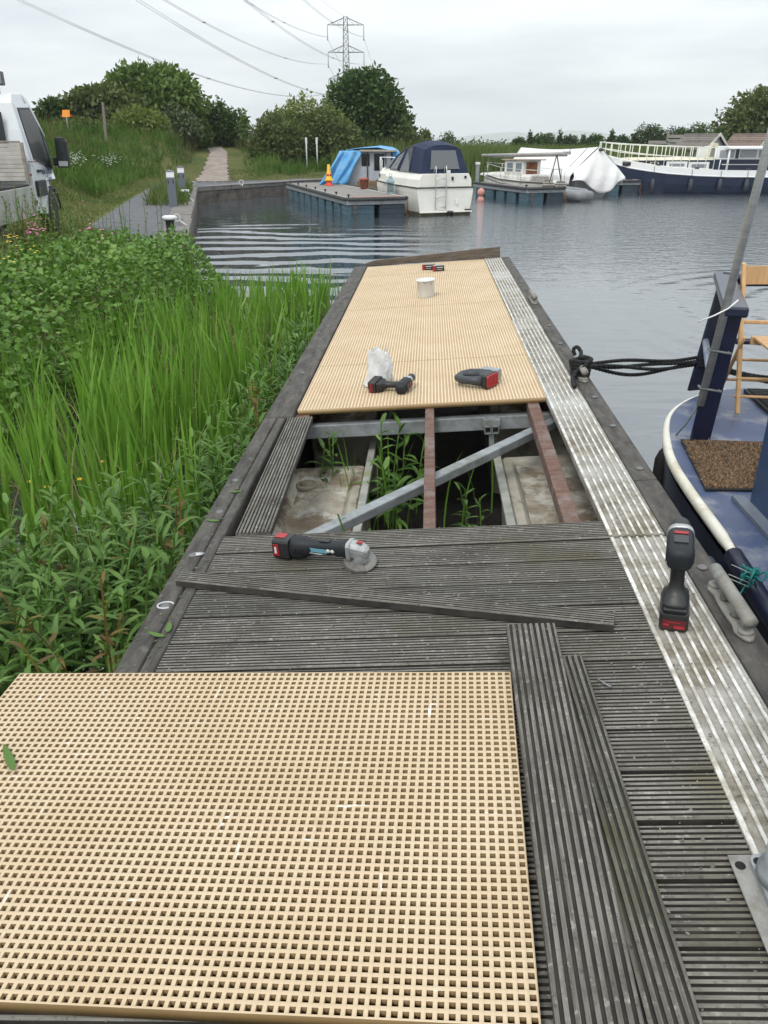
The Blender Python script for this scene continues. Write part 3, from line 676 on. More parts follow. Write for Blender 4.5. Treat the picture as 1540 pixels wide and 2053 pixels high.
def drill(name, label, M, cat='drill'):
    """battery on z=0 with the drill standing over it, chuck pointing to +y"""
    d = thing(name, label, cat, M)
    battery(d, Matrix())
    m = MB(); m.smooth = True
    def rg(z, rx, ry, cy, p=2.6): return [(x, cy + y, z) for x, y, _ in [(c[1], c[2], 0) for c in ring(0, rx, ry, 16, p=p)]]
    m.loft([rg(.0625, .034, .05, -.004, 4), rg(.078, .034, .048, -.003, 4), rg(.088, .024, .03, .004), rg(.11, .0185, .023, .010), rg(.15, .0185, .0235, .016), rg(.178, .021, .028, .018), rg(.19, .024, .034, .02)])
    m.build('handle', black_plastic, d)
    m = MB(); m.smooth = True
    def ry_(y, rx, rz, cz=.215, p=2.8): return [(c[1], y, c[2]) for c in ring(0, rx, rz, 20, 0, cz, p)]
    m.loft([ry_(-.062, .014, .016), ry_(-.058, .026, .027), ry_(-.045, .0325, .033), ry_(-.01, .034, .035), ry_(.03, .0345, .036), ry_(.062, .034, .035), ry_(.066, .031, .032)])
    h = m.build('motor_housing', tool_grey, d)
    for s_ in (-1, 1):
        for k in range(3): m = MB(); m.box(s_ * .0335 - .0012, s_ * .0335 + .0012, -.035 + .011 * k, -.029 + .011 * k, .20, .232); m.build('vent_slot', black_plastic, h)
    m = MB(); m.box(-.018, .018, -.02, .016, .2495, .2535); m.build('top_panel', dark_grey_plastic, h, bevel=.003)
    m = MB(); m.box(-.017, .017, .026, .038, .2508, .2525); m.build('red_stripe', red_plastic, h)
    m = MB(); m.smooth = True; m.loft([ry_(.0665, .034, .034), ry_(.072, .0355, .0355), ry_(.086, .0335, .0335), ry_(.092, .027, .027)]); m.build('gear_collar', gear_metal, d)
    m = MB(); m.smooth = True; m.loft([ry_(.0925, .025, .025, p=2), ry_(.1, .027, .027, p=2), ry_(.135, .026, .026, p=2), ry_(.152, .018, .018, p=2), ry_(.160, .009, .009, p=2)]); m.build('chuck', black_plastic, d)
    m = MB(); m.box(-.0085, .0085, .036, .048, .150, .178); m.build('trigger', red_plastic, d, bevel=.003)
    return d
drill('cordless_drill', 'black cordless drill standing upright on its battery on the aluminium strip', DM @ T(.685, 2.105, .0065) @ RZ(-16) @ RX(3) @ Matrix.Scale(1.14, 4))
drill('cordless_drill', 'black cordless drill lying on its side in front of the white bag', DM @ T(-.43, 4.79, .0385) @ RZ(-22) @ RX(8) @ RY(90))

# cordless jigsaw on its side: closed handle loop, clear dust hood, red-ended battery
j = thing('cordless_jigsaw', 'black loop handled cordless saw lying on the cream grating', 'saw', DM @ T(.225, 4.775, .0015) @ RZ(-36) @ Matrix.Scale(1.18, 4))
m = MB(); m.smooth = True
loop = [(.055, -.034, .037), (.0, -.052, .037), (-.055, -.056, .036), (-.095, -.032, .036), (-.102, .012, .036), (-.075, .052, .037), (-.02, .06, .038), (.045, .048, .038)]
m.tube(loop, [.028, .021, .020, .023, .026, .029, .032, .034], 14); m.build('body', dark_grey_plastic, j)
m = MB(); m.smooth = True; m.loft([ring(.035, .05, .034, cy=.005, cz=.0375, p=4), ring(.06, .052, .0365, cy=.005, cz=.0375, p=4), ring(.068, .05, .035, cy=.005, cz=.0375, p=4)]); m.build('battery_mount', black_plastic, j)
m = MB(); m.loft([ring(.0685, .056, .037, cy=-.002, cz=.0375, p=7), ring(.092, .057, .0372, cy=-.002, cz=.0375, p=7)]); b = m.build('battery', black_plastic, j, bevel=.002)
m = MB(); m.loft([ring(.0925, .053, .034, cy=-.002, cz=.0375, p=8), ring(.1, .051, .032, cy=-.002, cz=.0375, p=8)])
for k in range(5): m.box(.1, .1022, -.045 + .018 * k, -.034 + .018 * k, .014, .06)
m.build('battery_end', red_plastic, b, bevel=.001)
m = MB(); m.box(-.02, .082, .062, .112, .012, .072); m.build('sole_plate', stuffm('sole_metal', (.34, .36, .38), (.25, .27, .29), 20, .3, .1, metal=.5), j, bevel=.006)

# crumpled white plastic bag
m = MB()
def bagf(u, v):
    a = 2 * math.pi * u; k = (1 - v) ** .5 * (1 + .15 * math.sin(3 * a + 2)) if v > .75 else 1
    rx = (.082 - .025 * v) * (1 + .10 * math.sin(5 * a + 4 * v) + .06 * math.sin(11 * a - 7 * v)); ryy = (.045 - .03 * v) * (1 + .18 * math.sin(4 * a + 9 * v) + .08 * math.sin(9 * a + 3))
    z = .215 * v + .014 * math.sin(4 * a + 1.) * v
    return (rx * math.cos(a) + .028 * math.sin(2.2 * v), ryy * math.sin(a), z + .004)
m.smooth = True; m.grid(bagf, 48, 22)
t = NT('thin_white_plastic'); t.set(Base_Color=(.9, .9, .9), Roughness=.35); t.bump(t.noise(22, 6, .7, dist=1.5), .9, .012)
tr = t.n.new('ShaderNodeBsdfTranslucent'); tr.inputs[0].default_value = (.8, .8, .78, 1); mx = t.n.new('ShaderNodeMixShader'); mx.inputs[0].default_value = .25
t.l.new(t.b.outputs[0], mx.inputs[1]); t.l.new(tr.outputs[0], mx.inputs[2]); t.l.new(mx.outputs[0], t.out.inputs[0])
o = m.build('plastic_bag', t.m, solid=.0008, fix=False); o.matrix_world = DM @ T(-.405, 4.88, .001) @ RZ(-8) @ RX(4) @ Matrix.Scale(1.08, 4); tag(o, 'crumpled white plastic bag standing behind the lying drill', 'bag')

# white tub
bk = thing('tub', 'white plastic tub with a torn rim standing on the far grating', 'tub', DM @ T(-.105, 7.94, .001))
m = MB(); m.lathe([(.001, .0), (.078, .0), (.08, .004), (.089, .15), (.094, .152), (.094, .165), (.089, .166), (.086, .164), (.077, .012), (.001, .010)], 40); m.build('body', stuffm('tub_plastic', (.74, .73, .71), (.66, .65, .63), 6, .45, .05), bk)
m = MB(); pts = [(.093 * math.cos(a), .093 * math.sin(a) - .002, .148 + .006 * math.sin(9 * a)) for a in np.linspace(R(250), R(320), 24)]; m.tube(pts, .0028, 5)
m.tube([(.055, -.0925, .148), (.06, -.0945, .125), (.052, -.0935, .118), (.045, -.0935, .13)], .0025, 5); m.build('torn_label', plain('torn_grey', .22, .7), bk)

# two boxes of screws
def sbox(label, x, y, rz):
    q = thing('screw_box', label, 'box', DM @ T(x, y, .001) @ RZ(rz), 'black and red screw boxes')
    m = MB(); m.box(-.065, .065, -.045, .045, 0, .062); m.build('box', plain('box_card', .012, .5), q, bevel=.002)
    m = MB(); m.box(-.0655, -.035, -.0458, -.0452, .004, .058); m.box(-.0658, -.0652, -.04, .042, .004, .058); m.build('red_band', red_plastic, q)
    m = MB(); m.box(-.0645, .0645, -.0445, .0445, .0622, .0634); m.build('lid_print', plain('box_lid', (.28, .27, .26), .5), q)
    m = MB(); m.box(-.025, .05, -.0459, -.0453, .038, .046); m.box(-.02, .04, -.0459, -.0453, .018, .022); m.build('white_print', label_white, q)
sbox('black screw box with red band, further of the pair by the end board', -.085, 9.70, -14)
sbox('black screw box with red band, overlapping in front of its twin', .03, 9.555, 6)
# ------------------------------------------------------------------ narrowboat alongside, its ropes and what stands on it
ZD = .75
deck_blue = stuffm('deck_paint', (.045, .066, .135), (.07, .095, .175), 2.2, .4, .08, 12, c3=(.20, .215, .25), s3=4.5, lo3=.5, hi3=.66)
hull_dark = stuffm('hull_blacking', (.008, .012, .035), (.02, .03, .06), 3, .45, .2, c3=(.05, .05, .05), s3=6, lo3=.62, hi3=.75)
nb_navy = stuffm('boat_navy', (.006, .008, .026), (.010, .013, .036), 3, .4, .05)
nb = thing('narrowboat', 'navy steel narrowboat with white stripe moored beside the pontoon', 'boat', T(2.45, 3.6, 0))
# outline of the deck edge, from the camera end round the stern
L_ = [(1.30, -1.0), (1.34, .5), (1.40, 1.6), (1.425, 2.45), (1.48, 2.92), (1.50, 3.2), (1.515, 3.5), (1.56, 4.0), (1.67, 4.42), (1.81, 4.80), (2.0, 5.08), (2.25, 5.30), (2.55, 5.40)]
Rr = [(5.0 - x + .06, y) for x, y in L_[::-1][1:]]
OUT = np.array(L_ + Rr); cxy = np.array([2.5, 3.2])
def smooth_out(P, n=3):
    for _ in range(n):
        Q = [P[0]]
        for a, b in zip(P[:-1], P[1:]): Q += [a * .75 + b * .25, a * .25 + b * .75]
        P = np.array(Q + [P[-1]])
    return P
OUT = smooth_out(OUT, 2)
nO = len(OUT)
def off(k): # outline moved inward by k
    d = np.gradient(OUT, axis=0); d /= np.linalg.norm(d, axis=1)[:, None]; return OUT + np.stack([d[:, 1], -d[:, 0]], -1) * k
def loc(p): return (p[0] - 2.45, p[1] - 3.6)
m = MB(); m.smooth = True
rows = [(-.35, .20, .25), (-.02, .10, .06), (-.03, .3, .0), (-.01, .52, .0), (.0, ZD - .11, 0)]
m.loft([[(*loc(p), z) for p in off(k)] for k, z, _ in [(.32, -.4, 0), (.12, .05, 0), (.03, .3, 0), (.0, ZD - .12, 0), (.0, ZD - .085, 0)]], closed=False); m.build('hull', hull_dark, nb, fix=False)
m = MB(); poly = [loc(p) for p in off(.012)]; m.add([(x, y, ZD) for x, y in poly], [list(range(len(poly)))]); dk = m.build('deck', deck_blue, nb)
# rolled white rubbing band: from the tip of the stripe round the stern
i0 = int(np.argmin(np.hypot(OUT[:, 0] - 1.48, OUT[:, 1] - 2.95)))
ii = range(i0, nO - i0); nn = len(list(ii))
m = MB()
pts = [(*loc(OUT[i]), ZD - .022) for i in ii]; rad = [.028 * min(1, .55 + .3 * k, .55 + .3 * (nn - 1 - k)) if (k > 0 and k < nn - 1) else .018 for k in range(nn)]
rad = [min(r_, .028 - .010 * float(sst(4.2, 5.0, np.array(OUT[i][1])))) for r_, i in zip(rad, ii)]
m.tube(pts, rad, 14); m.build('white_stripe', stuffm('stripe_white', (.76, .75, .68), (.70, .68, .56), 4, .45, .05, c3=(.50, .44, .30), s3=5, lo3=.5, hi3=.68), nb)
m = MB(); pts = [(*loc(OUT[i]), ZD - .03) for i in range(0, i0 + 1)]; m.tube(pts, .04, 12); m.build('rubbing_rail', nb_navy, nb)
m = MB(); pts = [(*loc(p), .40) for p in off(-.012)[10:nO - 10]]; m.tube(pts, .03, 8); m.build('lower_rail', nb_navy, nb)
# fender guard plate against the pontoon
m = MB(); m.box(-.02, .02, -.16, .16, -.10, .10); m.build('fender_pad', stuffm('grey_fender', (.05, .07, .1), (.08, .1, .14), 5, .6), nb, T(1.455 - 2.45, 2.98 - 3.6, .52) @ RZ(-3), bevel=.015)
# stern rail: two flat stanchions carrying a wide capping, tubes beyond
n1_, n2_ = G(1402, 886, ZD), G(1392, 782, ZD)
ztop = ZD + .72
def stanchion(p, w_, rz, lean):
    m = MB(); m.prism([(-w_ / 2, 0), (w_ / 2, 0), (w_ / 2 + lean, ztop - ZD), (-w_ / 2 + lean, ztop - ZD)], -.012, .012, RX(90)); m.build('stanchion', nb_navy, nb, T(*loc(p), ZD) @ RZ(rz), bevel=.003)
stanchion(n1_, .115, 8, .055); stanchion(n2_, .10, 16, .10)
e1, e2 = np.array(n1_[:2]) + (.055, -.03), np.array(n2_[:2]) + (.10, .08)
v12 = (e2 - e1); Lc = np.linalg.norm(v12); ang = math.degrees(math.atan2(v12[1], v12[0]))
m = MB(); m.box(-.05, Lc + .05, -.062, .062, 0, .055); m.build('rail_capping', stuffm('capping_navy', (.010, .014, .035), (.022, .027, .055), 3, .3, .05), nb, T(*loc(e1), ztop) @ RZ(ang), bevel=.012)
m = MB(); mm = (np.array(n1_) + np.array(n2_)) / 2
m.tube([(*loc(n1_ + np.array([.02, 0, 0])), ZD + .30), (*loc(n2_ + np.array([.02, 0, 0])), ZD + .34)], .022, 10); m.build('rail_tube', stuffm('worn_tube', (.25, .27, .32), (.1, .12, .2), 10, .5), nb)
m = MB()
far_ = [(*loc(p), 0) for p in [(e2[0], e2[1]), (2.35, 5.22), (2.8, 5.22), (3.15, 5.05), (3.4, 4.6)]]
m.tube([(x, y, ztop + .03) for x, y, _ in far_], .034, 10)
m.tube([(x, y, ZD + .36) for x, y, _ in far_], .020, 10)
m.build('rail_tube', nb_navy, nb)
for p in [(2.8, 5.2), (3.4, 4.6)]:
    m = MB(); m.box(-.03, .03, -.012, .012, 0, ztop - ZD); m.build('stanchion', nb_navy, nb, T(*loc(p), ZD), bevel=.003)
# mooring dolly on the stern deck
m = MB(); m.cyl((0, 0, 0), (0, 0, .14), .03, .028); m.cyl((-.09, 0, .09), (.09, 0, .09), .018); m.cyl((0, 0, .14), (0, 0, .17), .04); m.build('mooring_dolly', nb_navy, nb, T(2.62 - 2.45, 4.9 - 3.6, ZD))
# cabin back corner
c0 = G(1499, 1010, ZD)
m = MB(); m.prism([(0, 0), (1.5, 0), (1.5, -3.5), (0, -3.5)], 0, .62); m.build('cabin', stuffm('cabin_blue', (.02, .045, .10), (.03, .06, .13), 3, .4), nb, T(*loc(c0), ZD + .001) @ RZ(-2), bevel=.02)
m = MB(); m.box(-.06, .0, -3.5, .05, 0, .02); m.build('cabin_skirt', stuffm('skirt_grey', (.1, .12, .16), (.15, .17, .2), 4, .6), nb, T(*loc(c0), ZD + .002) @ RZ(-2))
# ribbed dark well hatch
h0 = G(1490, 786, ZD)
m = MB(); m.box(0, .7, -.62, 0, 0, .022)
for k in range(16): m.box(.02, .68, -.605 + .038 * k, -.605 + .038 * k + .022, .0221, .031)
m.build('hatch_grid', plain('hatch_black', .016, .7), nb, T(*loc(h0), ZD + .001) @ RZ(-6), bevel=.002, seg=1)

# coir mat
mp_ = [G(*p, ZD + .002) for p in ((1364, 884), (1552, 890), (1545, 986), (1414, 985))]
m = MB(); q = [(p[0], p[1]) for p in mp_]; c_ = np.mean(q, axis=0)
m.prism([(x - c_[0], y - c_[1]) for x, y in q][::-1], 0, .012); bk_ = thing('doormat', 'brown coir doormat lying on the blue boat deck', 'doormat', T(c_[0], c_[1], ZD + .002))
m.build('backing', plain('mat_backing', .012, .8), bk_, bevel=.003)
n_ = 9000; a_ = np.array([(x - c_[0], y - c_[1]) for x, y in q]); U, V_ = rng.random(n_) * .975 + .0125, rng.random(n_) * .96 + .02
P = (a_[0] * ((1 - U) * (1 - V_))[:, None] + a_[1] * (U * (1 - V_))[:, None] + a_[2] * (U * V_)[:, None] + a_[3] * ((1 - U) * V_)[:, None])
d_ = rng.normal(size=(n_, 3)) * (.010, .010, .004); b0 = np.c_[P, np.full(n_, .012)]; tip = b0 + d_ + (0, 0, .009); sd_ = rng.normal(size=(n_, 3)) * .0016
o = np_obj('coir_fibres', np.stack([b0 - sd_, b0 + sd_, tip], 1).reshape(-1, 3), np.arange(n_ * 3).reshape(-1, 3), leafm('coir', [(.15, .095, .055), (.28, .18, .105), (.36, .25, .155)], .9, .1), bk_)

# folding wooden chair
chw = stuffm('chair_beech', (.52, .30, .135), (.62, .38, .18), 5, .45, .15, 30, (8, 8, 1))
f0 = G(1478, 828, ZD)
ch = thing('folding_chair', 'folding pale wooden chair standing on the boat deck', 'chair', T(f0[0], f0[1], ZD + .001) @ RZ(-8))
for x in (0, .42):
    m = MB(); m.loft([[(x - .012 - .06 * z, .30 * z - .019, z), (x + .012 - .06 * z, .30 * z - .019, z), (x + .012 - .06 * z, .30 * z + .019, z), (x - .012 - .06 * z, .30 * z + .019, z)] for z in (0, .45, .86, .88)]); m.build('leg', chw, ch, bevel=.003)
for x in (-.032, .452):
    m = MB(); m.tube([(x, .38, .0), (x, .10, .40), (x, .04, .47)], .012, 8); m.build('leg', chw, ch)
for z0, z1 in ((.755, .865), ):
    m = MB(); m.grid(lambda u, v: (-.038 + .396 * u, .245 + .03 * math.sin(math.pi * u), z0 + (z1 - z0) * v), 10, 2); m.build('back_rest', chw, ch, solid=.014)
m = MB(); m.smooth = True; m.box(-.02, .376, .15, .17, .53, .552); m.build('back_rail', chw, ch, bevel=.004)
m = MB()
for k in range(6): m.box(.03 , .39, .05 - .055 * k, .098 - .055 * k, .455, .47)
m.build('seat', chw, ch, bevel=.003)
m = MB(); m.prism([(0, 0), (.30, -.02), (.36, -.045), (.355, .0), (.28, .045), (0, .05)], -.012, .012, T(.02, .08, .42) @ RX(90)); m.build('seat_bracket', chw, ch, bevel=.004)
for y, z in ((.05, .21), (.03, .10), (.28, .14), (.17, .30)):
    m = MB(); m.cyl((-.03, y, z), (.45, y, z), .009, n=10); m.build('rung', chw, ch)

# aluminium pole strapped to the stanchion
pb = n1_ + np.array([.02, -.03, 0]); 
p0_ = AT(1404, 812, 4.25); p1_ = AT(1470, 560, 4.22); dd = (p1_ - p0_) / np.linalg.norm(p1_ - p0_)
pole = thing('flag_pole', 'long grey metal pole strapped to the boat rail and leaning up', 'pole', T(*p0_))
m = MB(); m.cyl((0, 0, 0), tuple(dd * 2.95), .0215, n=20); m.build('tube', stuffm('pole_metal', (.38, .39, .385), (.50, .51, .51), 12, .42, .05, stretch=(1, 1, 5), metal=.5, c3=(.25, .24, .2), s3=4, lo3=.6, hi3=.8), pole)
PL = float(np.linalg.norm(p1_ - p0_))
for s in (PL * .15, PL * .46):
    m = MB(); c = dd * s; m.tube([(c[0] - .03, c[1] - .027, c[2] - .002), (c[0] - .026, c[1] + .03, c[2]), (c[0] + .085, c[1] + .045, c[2] - .02), (c[0] + .085, c[1] - .02, c[2] - .02), (c[0] + .02, c[1] - .029, c[2] - .006)], .0065, 6, closed=True); m.build('strap', stuffm('grey_strap', (.12, .13, .12), (.18, .19, .18), 20, .6), pole)
m = MB(); c = dd * PL * .80; m.tube([(c[0] - .13, c[1] + .02, c[2] - .09), (c[0] - .06, c[1] - .02, c[2] - .045), (c[0] + .0, c[1] - .026, c[2] - .01), (c[0] + .05, c[1] - .02, c[2] + .035)], .0045, 6); m.build('white_tie', white_paint, pole)

# ropes
t = NT('black_rope'); wv = t.n.new('ShaderNodeTexWave'); wv.inputs['Scale'].default_value = 28; wv.bands_direction = 'DIAGONAL'; t.l.new(t.tc.outputs['Object'], wv.inputs[0])
t.set(Base_Color=(.012, .012, .013), Roughness=.75); t.bump(wv.outputs['Fac'], .8, .008); ropem = t.m
C0 = DW(.868, 4.86, .05); P0 = np.array([n2_[0] - .02, n2_[1], ZD + .20])
def sag(a, b, s, n=14, wob=0, ph=0):
    return [tuple(a + (b - a) * u + np.array([0, wob * math.sin(9 * u + ph), -4 * s * u * (1 - u) + wob * math.sin(7 * u + ph)])) for u in np.linspace(0, 1, n)]
def rope(m, pts, r, closed=False, pitch=None):
    P = [Vector(p) for p in pts] + ([Vector(pts[0])] if closed else []); n = max(24, int(sum((a - b).length for a, b in zip(P[:-1], P[1:])) / (r * 1.1))); d = [0]
    for a, b in zip(P[:-1], P[1:]): d.append(d[-1] + (b - a).length)
    dn = np.linspace(0, d[-1], n); Q = np.stack([np.interp(dn, d, [p[i] for p in P]) for i in range(3)], -1)
    for _ in range(2): Q[1:-1] = (Q[:-2] + 2 * Q[1:-1] + Q[2:]) / 4
    tg = np.gradient(Q, axis=0); tg /= np.linalg.norm(tg, axis=1)[:, None]; u = np.cross(tg, (0.31, .17, .93)); u /= np.linalg.norm(u, axis=1)[:, None]; w_ = np.cross(tg, u); ph = dn / (r * 7) * 2 * math.pi
    for k in range(3): a = ph + k * 2.094; m.tube([tuple(q) for q in Q + (u * np.cos(a)[:, None] + w_ * np.sin(a)[:, None]) * r * .5], r * .56, 6)
mr = MB()
for k in range(4):
    a = C0 + np.array([.02, -.06 + .05 * k, .02 - .012 * (k % 2)]); b = P0 + np.array([0, 0, .02 * (k - 1.5)]); rope(mr, sag(a, b, .01 + .022 * ((k * 2) % 3), 18, .010, k * 1.7), .0125)
b2 = np.array([3.0, 5.0, ZD + .09])
for k in range(3): rope(mr, sag(P0 + np.array([.0, 0, .02 * (k - 1)]), b2 + np.array([0, .03 * k, .03 * k]), .03 + .012 * k, 14, .006, k), .0125)
for k in range(5):   # turns round the cleat
    zz = .018 + .02 * k; rope(mr, [tuple(DW(.868 + (.05 + .004 * k) * math.cos(a), 4.86 + (.075 - .006 * k) * math.sin(a), zz + .008 * math.sin(2 * a))) for a in np.linspace(0, 2 * math.pi, 16)[:-1]], .0125, True)
for s in (-1, 1): rope(mr, [tuple(DW(.868 + .045 * math.sin(a), 4.86 + s * .10 * math.cos(a) , .075 + .03 * math.sin(2 * a))) for a in np.linspace(0, 3.3, 12)], .0125)
rope(mr, [tuple(DW(*p)) for p in ((.85, 4.98, .10), (.84, 4.99, .14), (.87, 5.0, .15), (.89, 4.97, .12), (.87, 4.9, .10))], .0125)
rope(mr, [tuple(DW(*p)) for p in ((.86, 4.80, .06), (.82, 4.76, .05), (.795, 4.70, .03), (.785, 4.62, .021), (.787, 4.56, .02))], .014)
o = mr.build('mooring_rope', ropem); tag(o, 'black mooring rope in several strands from pontoon cleat to the boat', 'rope')
# fender on its line
q0, q1 = p0_ + dd * .03, G(1332, 905, .62)
fn_ = thing('fender', 'small black fender hanging on a thin line at the boat side', 'fender', T(*q1))
m = MB(); m.tube([tuple(p - q1) for p in [q0, q0 * .6 + q1 * .4 + np.array([0, 0, -.02]), q0 * .25 + q1 * .75 + np.array([-.012, 0, -.01]), q1 + np.array([0, 0, .03])]], .006, 6); m.build('line', stuffm('grey_line', (.12, .14, .13), (.2, .22, .2), 40, .8), fn_)
m = MB(); m.lathe([(.008, .03), (.03, .0), (.048, -.05), (.05, -.25), (.03, -.31), (.001, -.32)], 16); m.build('body', rubber, fn_)
# teal rope scraps
tq = G(1508, 1160, .80); r_ = random.Random(3); tm = stuffm('teal_cord', (.008, .13, .13), (.015, .22, .20), 40, .7, .4)
m = MB()
for k in range(9):
    c = Vector((r_.uniform(-.03, .05), r_.uniform(-.03, .05), r_.uniform(-.05, .06)))
    m.tube([c + Vector((.035 * math.cos(a + k), .03 * math.sin(a * 1.0 + k * 2), .03 * math.sin(a * 2 + k))) for a in np.linspace(0, 5.5, 14)], .0065, 6)
m.tube([(-.03, 0, -.04), (-.06, -.02, -.09), (-.10, -.03, -.15), (-.12, -.04, -.17)], .005, 6); m.cur = 1
for a, b in (((-.02, -.02, -.02), (-.15, .0, .03)), ((-.03, -.03, -.04), (-.16, -.0, .01)), ((.0, 0, .03), (-.12, .05, .07))): m.tube([a, b], .0028, 5)
o = m.build('cord_tangle', [tm, stuffm('pale_cord', (.4, .42, .4), (.3, .32, .3), 30, .7)]); o.matrix_world = T(*tq) @ Matrix.Scale(.62, 4); tag(o, 'tangle of frayed teal cord on the navy boat side', 'cord')
# ------------------------------------------------------------------ floating docks on barrel floats
dockboards = stuffm('dock_boards', (.30, .275, .25), (.20, .185, .17), 3, .9, .4, 14, (1, 9, 1))
dock_white = stuffm('dock_edge', (.62, .61, .59), (.42, .41, .38), 4, .7, .2)
barrel = stuffm('blue_float_plastic', (.035, .075, .10), (.055, .11, .14), 2.5, .5, .15, c3=(.12, .13, .12), s3=5, lo3=.6, hi3=.8)
barrel_dk = stuffm('dark_float_plastic', (.018, .03, .045), (.03, .045, .06), 2.5, .5, .15)
def mat3(ux, uy, o): return Matrix(((ux[0], uy[0], 0, o[0]), (ux[1], uy[1], 0, o[1]), (0, 0, 1, 0), (0, 0, 0, 1)))
def dock(label, A, B, Fl, nfl, ncl, zd=.66, L=None, redend=False):
    A, B, Fl = (np.array(p[:2]) for p in (A, B, Fl))
    W = np.linalg.norm(B - A); ux = (B - A) / W; L = L or np.linalg.norm(Fl - A); uy = (Fl - A) / np.linalg.norm(Fl - A)
    d = thing('floating_dock', label, 'dock', T(A[0], A[1], 0)); M = mat3(ux, uy, (0, 0))
    m = MB(); k = 0; y = .06
    while y < L - .06: m.box(.08, W - .08, y, y + .135, zd - .05, zd + rnd.uniform(-.004, .004), M); y += .145
    m.build('deck_boards', dockboards, d)
    m = MB()
    for x0, x1, y0, y1 in ((0, W, 0, .07), (0, .07, .071, L), (W - .07, W, .071, L)): m.box(x0, x1, y0, y1, zd - .22, zd - .055, M)
    m.build('edge_beam', galv, d, bevel=.01)
    m = MB()
    for x0, x1, y0, y1 in ((.02, .08, .1, L), (W - .10, W - .02, .1, L)): m.box(x0, x1, y0, y1, zd + .001, zd + .012, M)
    m.build('edge_strip', dock_white, d)
    m = MB(); q = [(.04, L), (-.02, .3), (-.02, .12), (.06, -.02), (.2, -.045), (W - .2, -.045), (W - .06, -.02), (W + .02, .12), (W + .02, .3), (W - .04, L)]
    m.tube([tuple(M @ Vector((x, y, zd - .04))) for x, y in q], .062, 10); m.build('bumper', dark_rubber_bumper, d)
    s = L / nfl
    for i in range(nfl):
        for side in (0, 1):
            x0 = .03 if side == 0 else W * .53; x1 = W * .46 if side == 0 else W - .03
            y0 = .04 + s * i; y1 = y0 + s * rnd.uniform(.62, .78)
            m = MB(); m.loft([[tuple(M @ Vector(p)) for p in rrect(x0, x1, y0, y1, .08, z)] for z in (-.35, .05, .1, zd - .235)])
            for zz in (.14, .3): m.loft([[tuple(M @ Vector(p)) for p in rrect(x0 - .012, x1 + .012, y0 - .012, y1 + .012, .08, z)] for z in (zz, zz + .03)])
            m.build('float', barrel if side == 0 or i else barrel_dk, d, bevel=.02, seg=1)
    for i in range(ncl):
        m = MB(); y = .35 + (L - .9) * i / max(1, ncl - 1); m.box(.10, .17, y - .09, y + .09, zd + .06, zd + .10, M); m.box(.115, .155, y - .04, y + .04, zd + .001, zd + .06, M); m.build('dock_cleat', black_plastic, d, bevel=.012)
    for xx in (W * .12, W - .03):
        m = MB()
        for k in range(5):
            c = M @ Vector((xx + .03 * math.sin(k * 2), -.06, zd - .25 - .085 * k)); a = k * 90
            m.tube([tuple(c + Matrix.Rotation(R(a), 3, 'Z') @ Vector((.03 * math.cos(t_), 0, .055 * math.sin(t_)))) for t_ in np.linspace(0, 6.28, 9)[:-1]], .013, 5, closed=True)
        m.build('chain', rust, d)
    return d, M, W, L
A1, B1, F1 = G(697, 440), G(816, 436), G(573, 367, .66)
d1, M1, W1, L1 = dock('nearest floating dock on blue barrel floats with flower pots and cones', A1, B1, F1, 9, 7)
A2, B2, F2 = G(1055, 411), G(1132, 408), G(948, 372, .5)
d2, M2, W2, L2 = dock('floating dock on teal barrel floats in front of the small white yacht', A2, B2, F2, 5, 2)
A3 = G(1207, 391); B3 = G(1282, 390)
d3, M3, W3, L3 = dock('floating dock end between the covered boat and the navy barge', A3, B3, A3 + np.array([-1.2, 6, 0]), 4, 1)
def on1(px, py): return G(px, py, .665)
m = MB(); m.box(.3, W1 - .12, .12, .5, .665, .672, M1); o = m.build('red_board', stuffm('red_board', (.3, .12, .08), (.38, .2, .15), 5, .8), d1)
# coiled rope on dock 2, kerb boards
m = MB(); c = G(1100, 372, .7)
for k in range(5): m.tube([(.25 * (1 - .12 * k) * math.cos(a) + .5 * (k % 2), .22 * math.sin(a), .03 + .05 * k) for a in np.linspace(0, 6.28, 18)[:-1]], .03, 6, closed=True)
o = m.build('rope_coil', stuffm('brown_rope', (.10, .085, .07), (.2, .17, .14), 30, .9)); o.matrix_world = T(c[0], c[1], .66); tag(o, 'heap of brown rope coils lying on the dock by the yacht stern', 'rope')

# cones, pots, lantern on the near dock
def cone(label, p, z, col, dots, s):
    c = thing('traffic_cone', label, 'cone', T(p[0], p[1], z))
    m = MB(); m.box(-.19 * s, .19 * s, -.19 * s, .19 * s, 0, .035); m.lathe([(.15 * s, .036), (.14 * s, .06), (.075 * s, .42), (.06 * s, .62), (.05 * s, .63)], 20); m.build('body', col, c, bevel=.006)
    if dots:
        m = MB()
        for a in (-50, -105, -160):
            m.lathe([(.05, 0), (.048, .006), (.001, .007)], 14, RZ(a) @ T(.118, 0, .22) @ RY(80))
        m.build('red_disc', plain('cone_red', (.42, .02, .02), .5), c)
    return c
pc = on1(660, 372)
cone('orange traffic cone under a yellow one on the near dock', pc, .667, plain('cone_orange', (.78, .10, .03), .5), 0, .98)
cone('yellow cone with red discs stacked on an orange cone', pc, .667 + .20, plain('cone_yellow', (.85, .50, .02), .5), 1, 1.0)
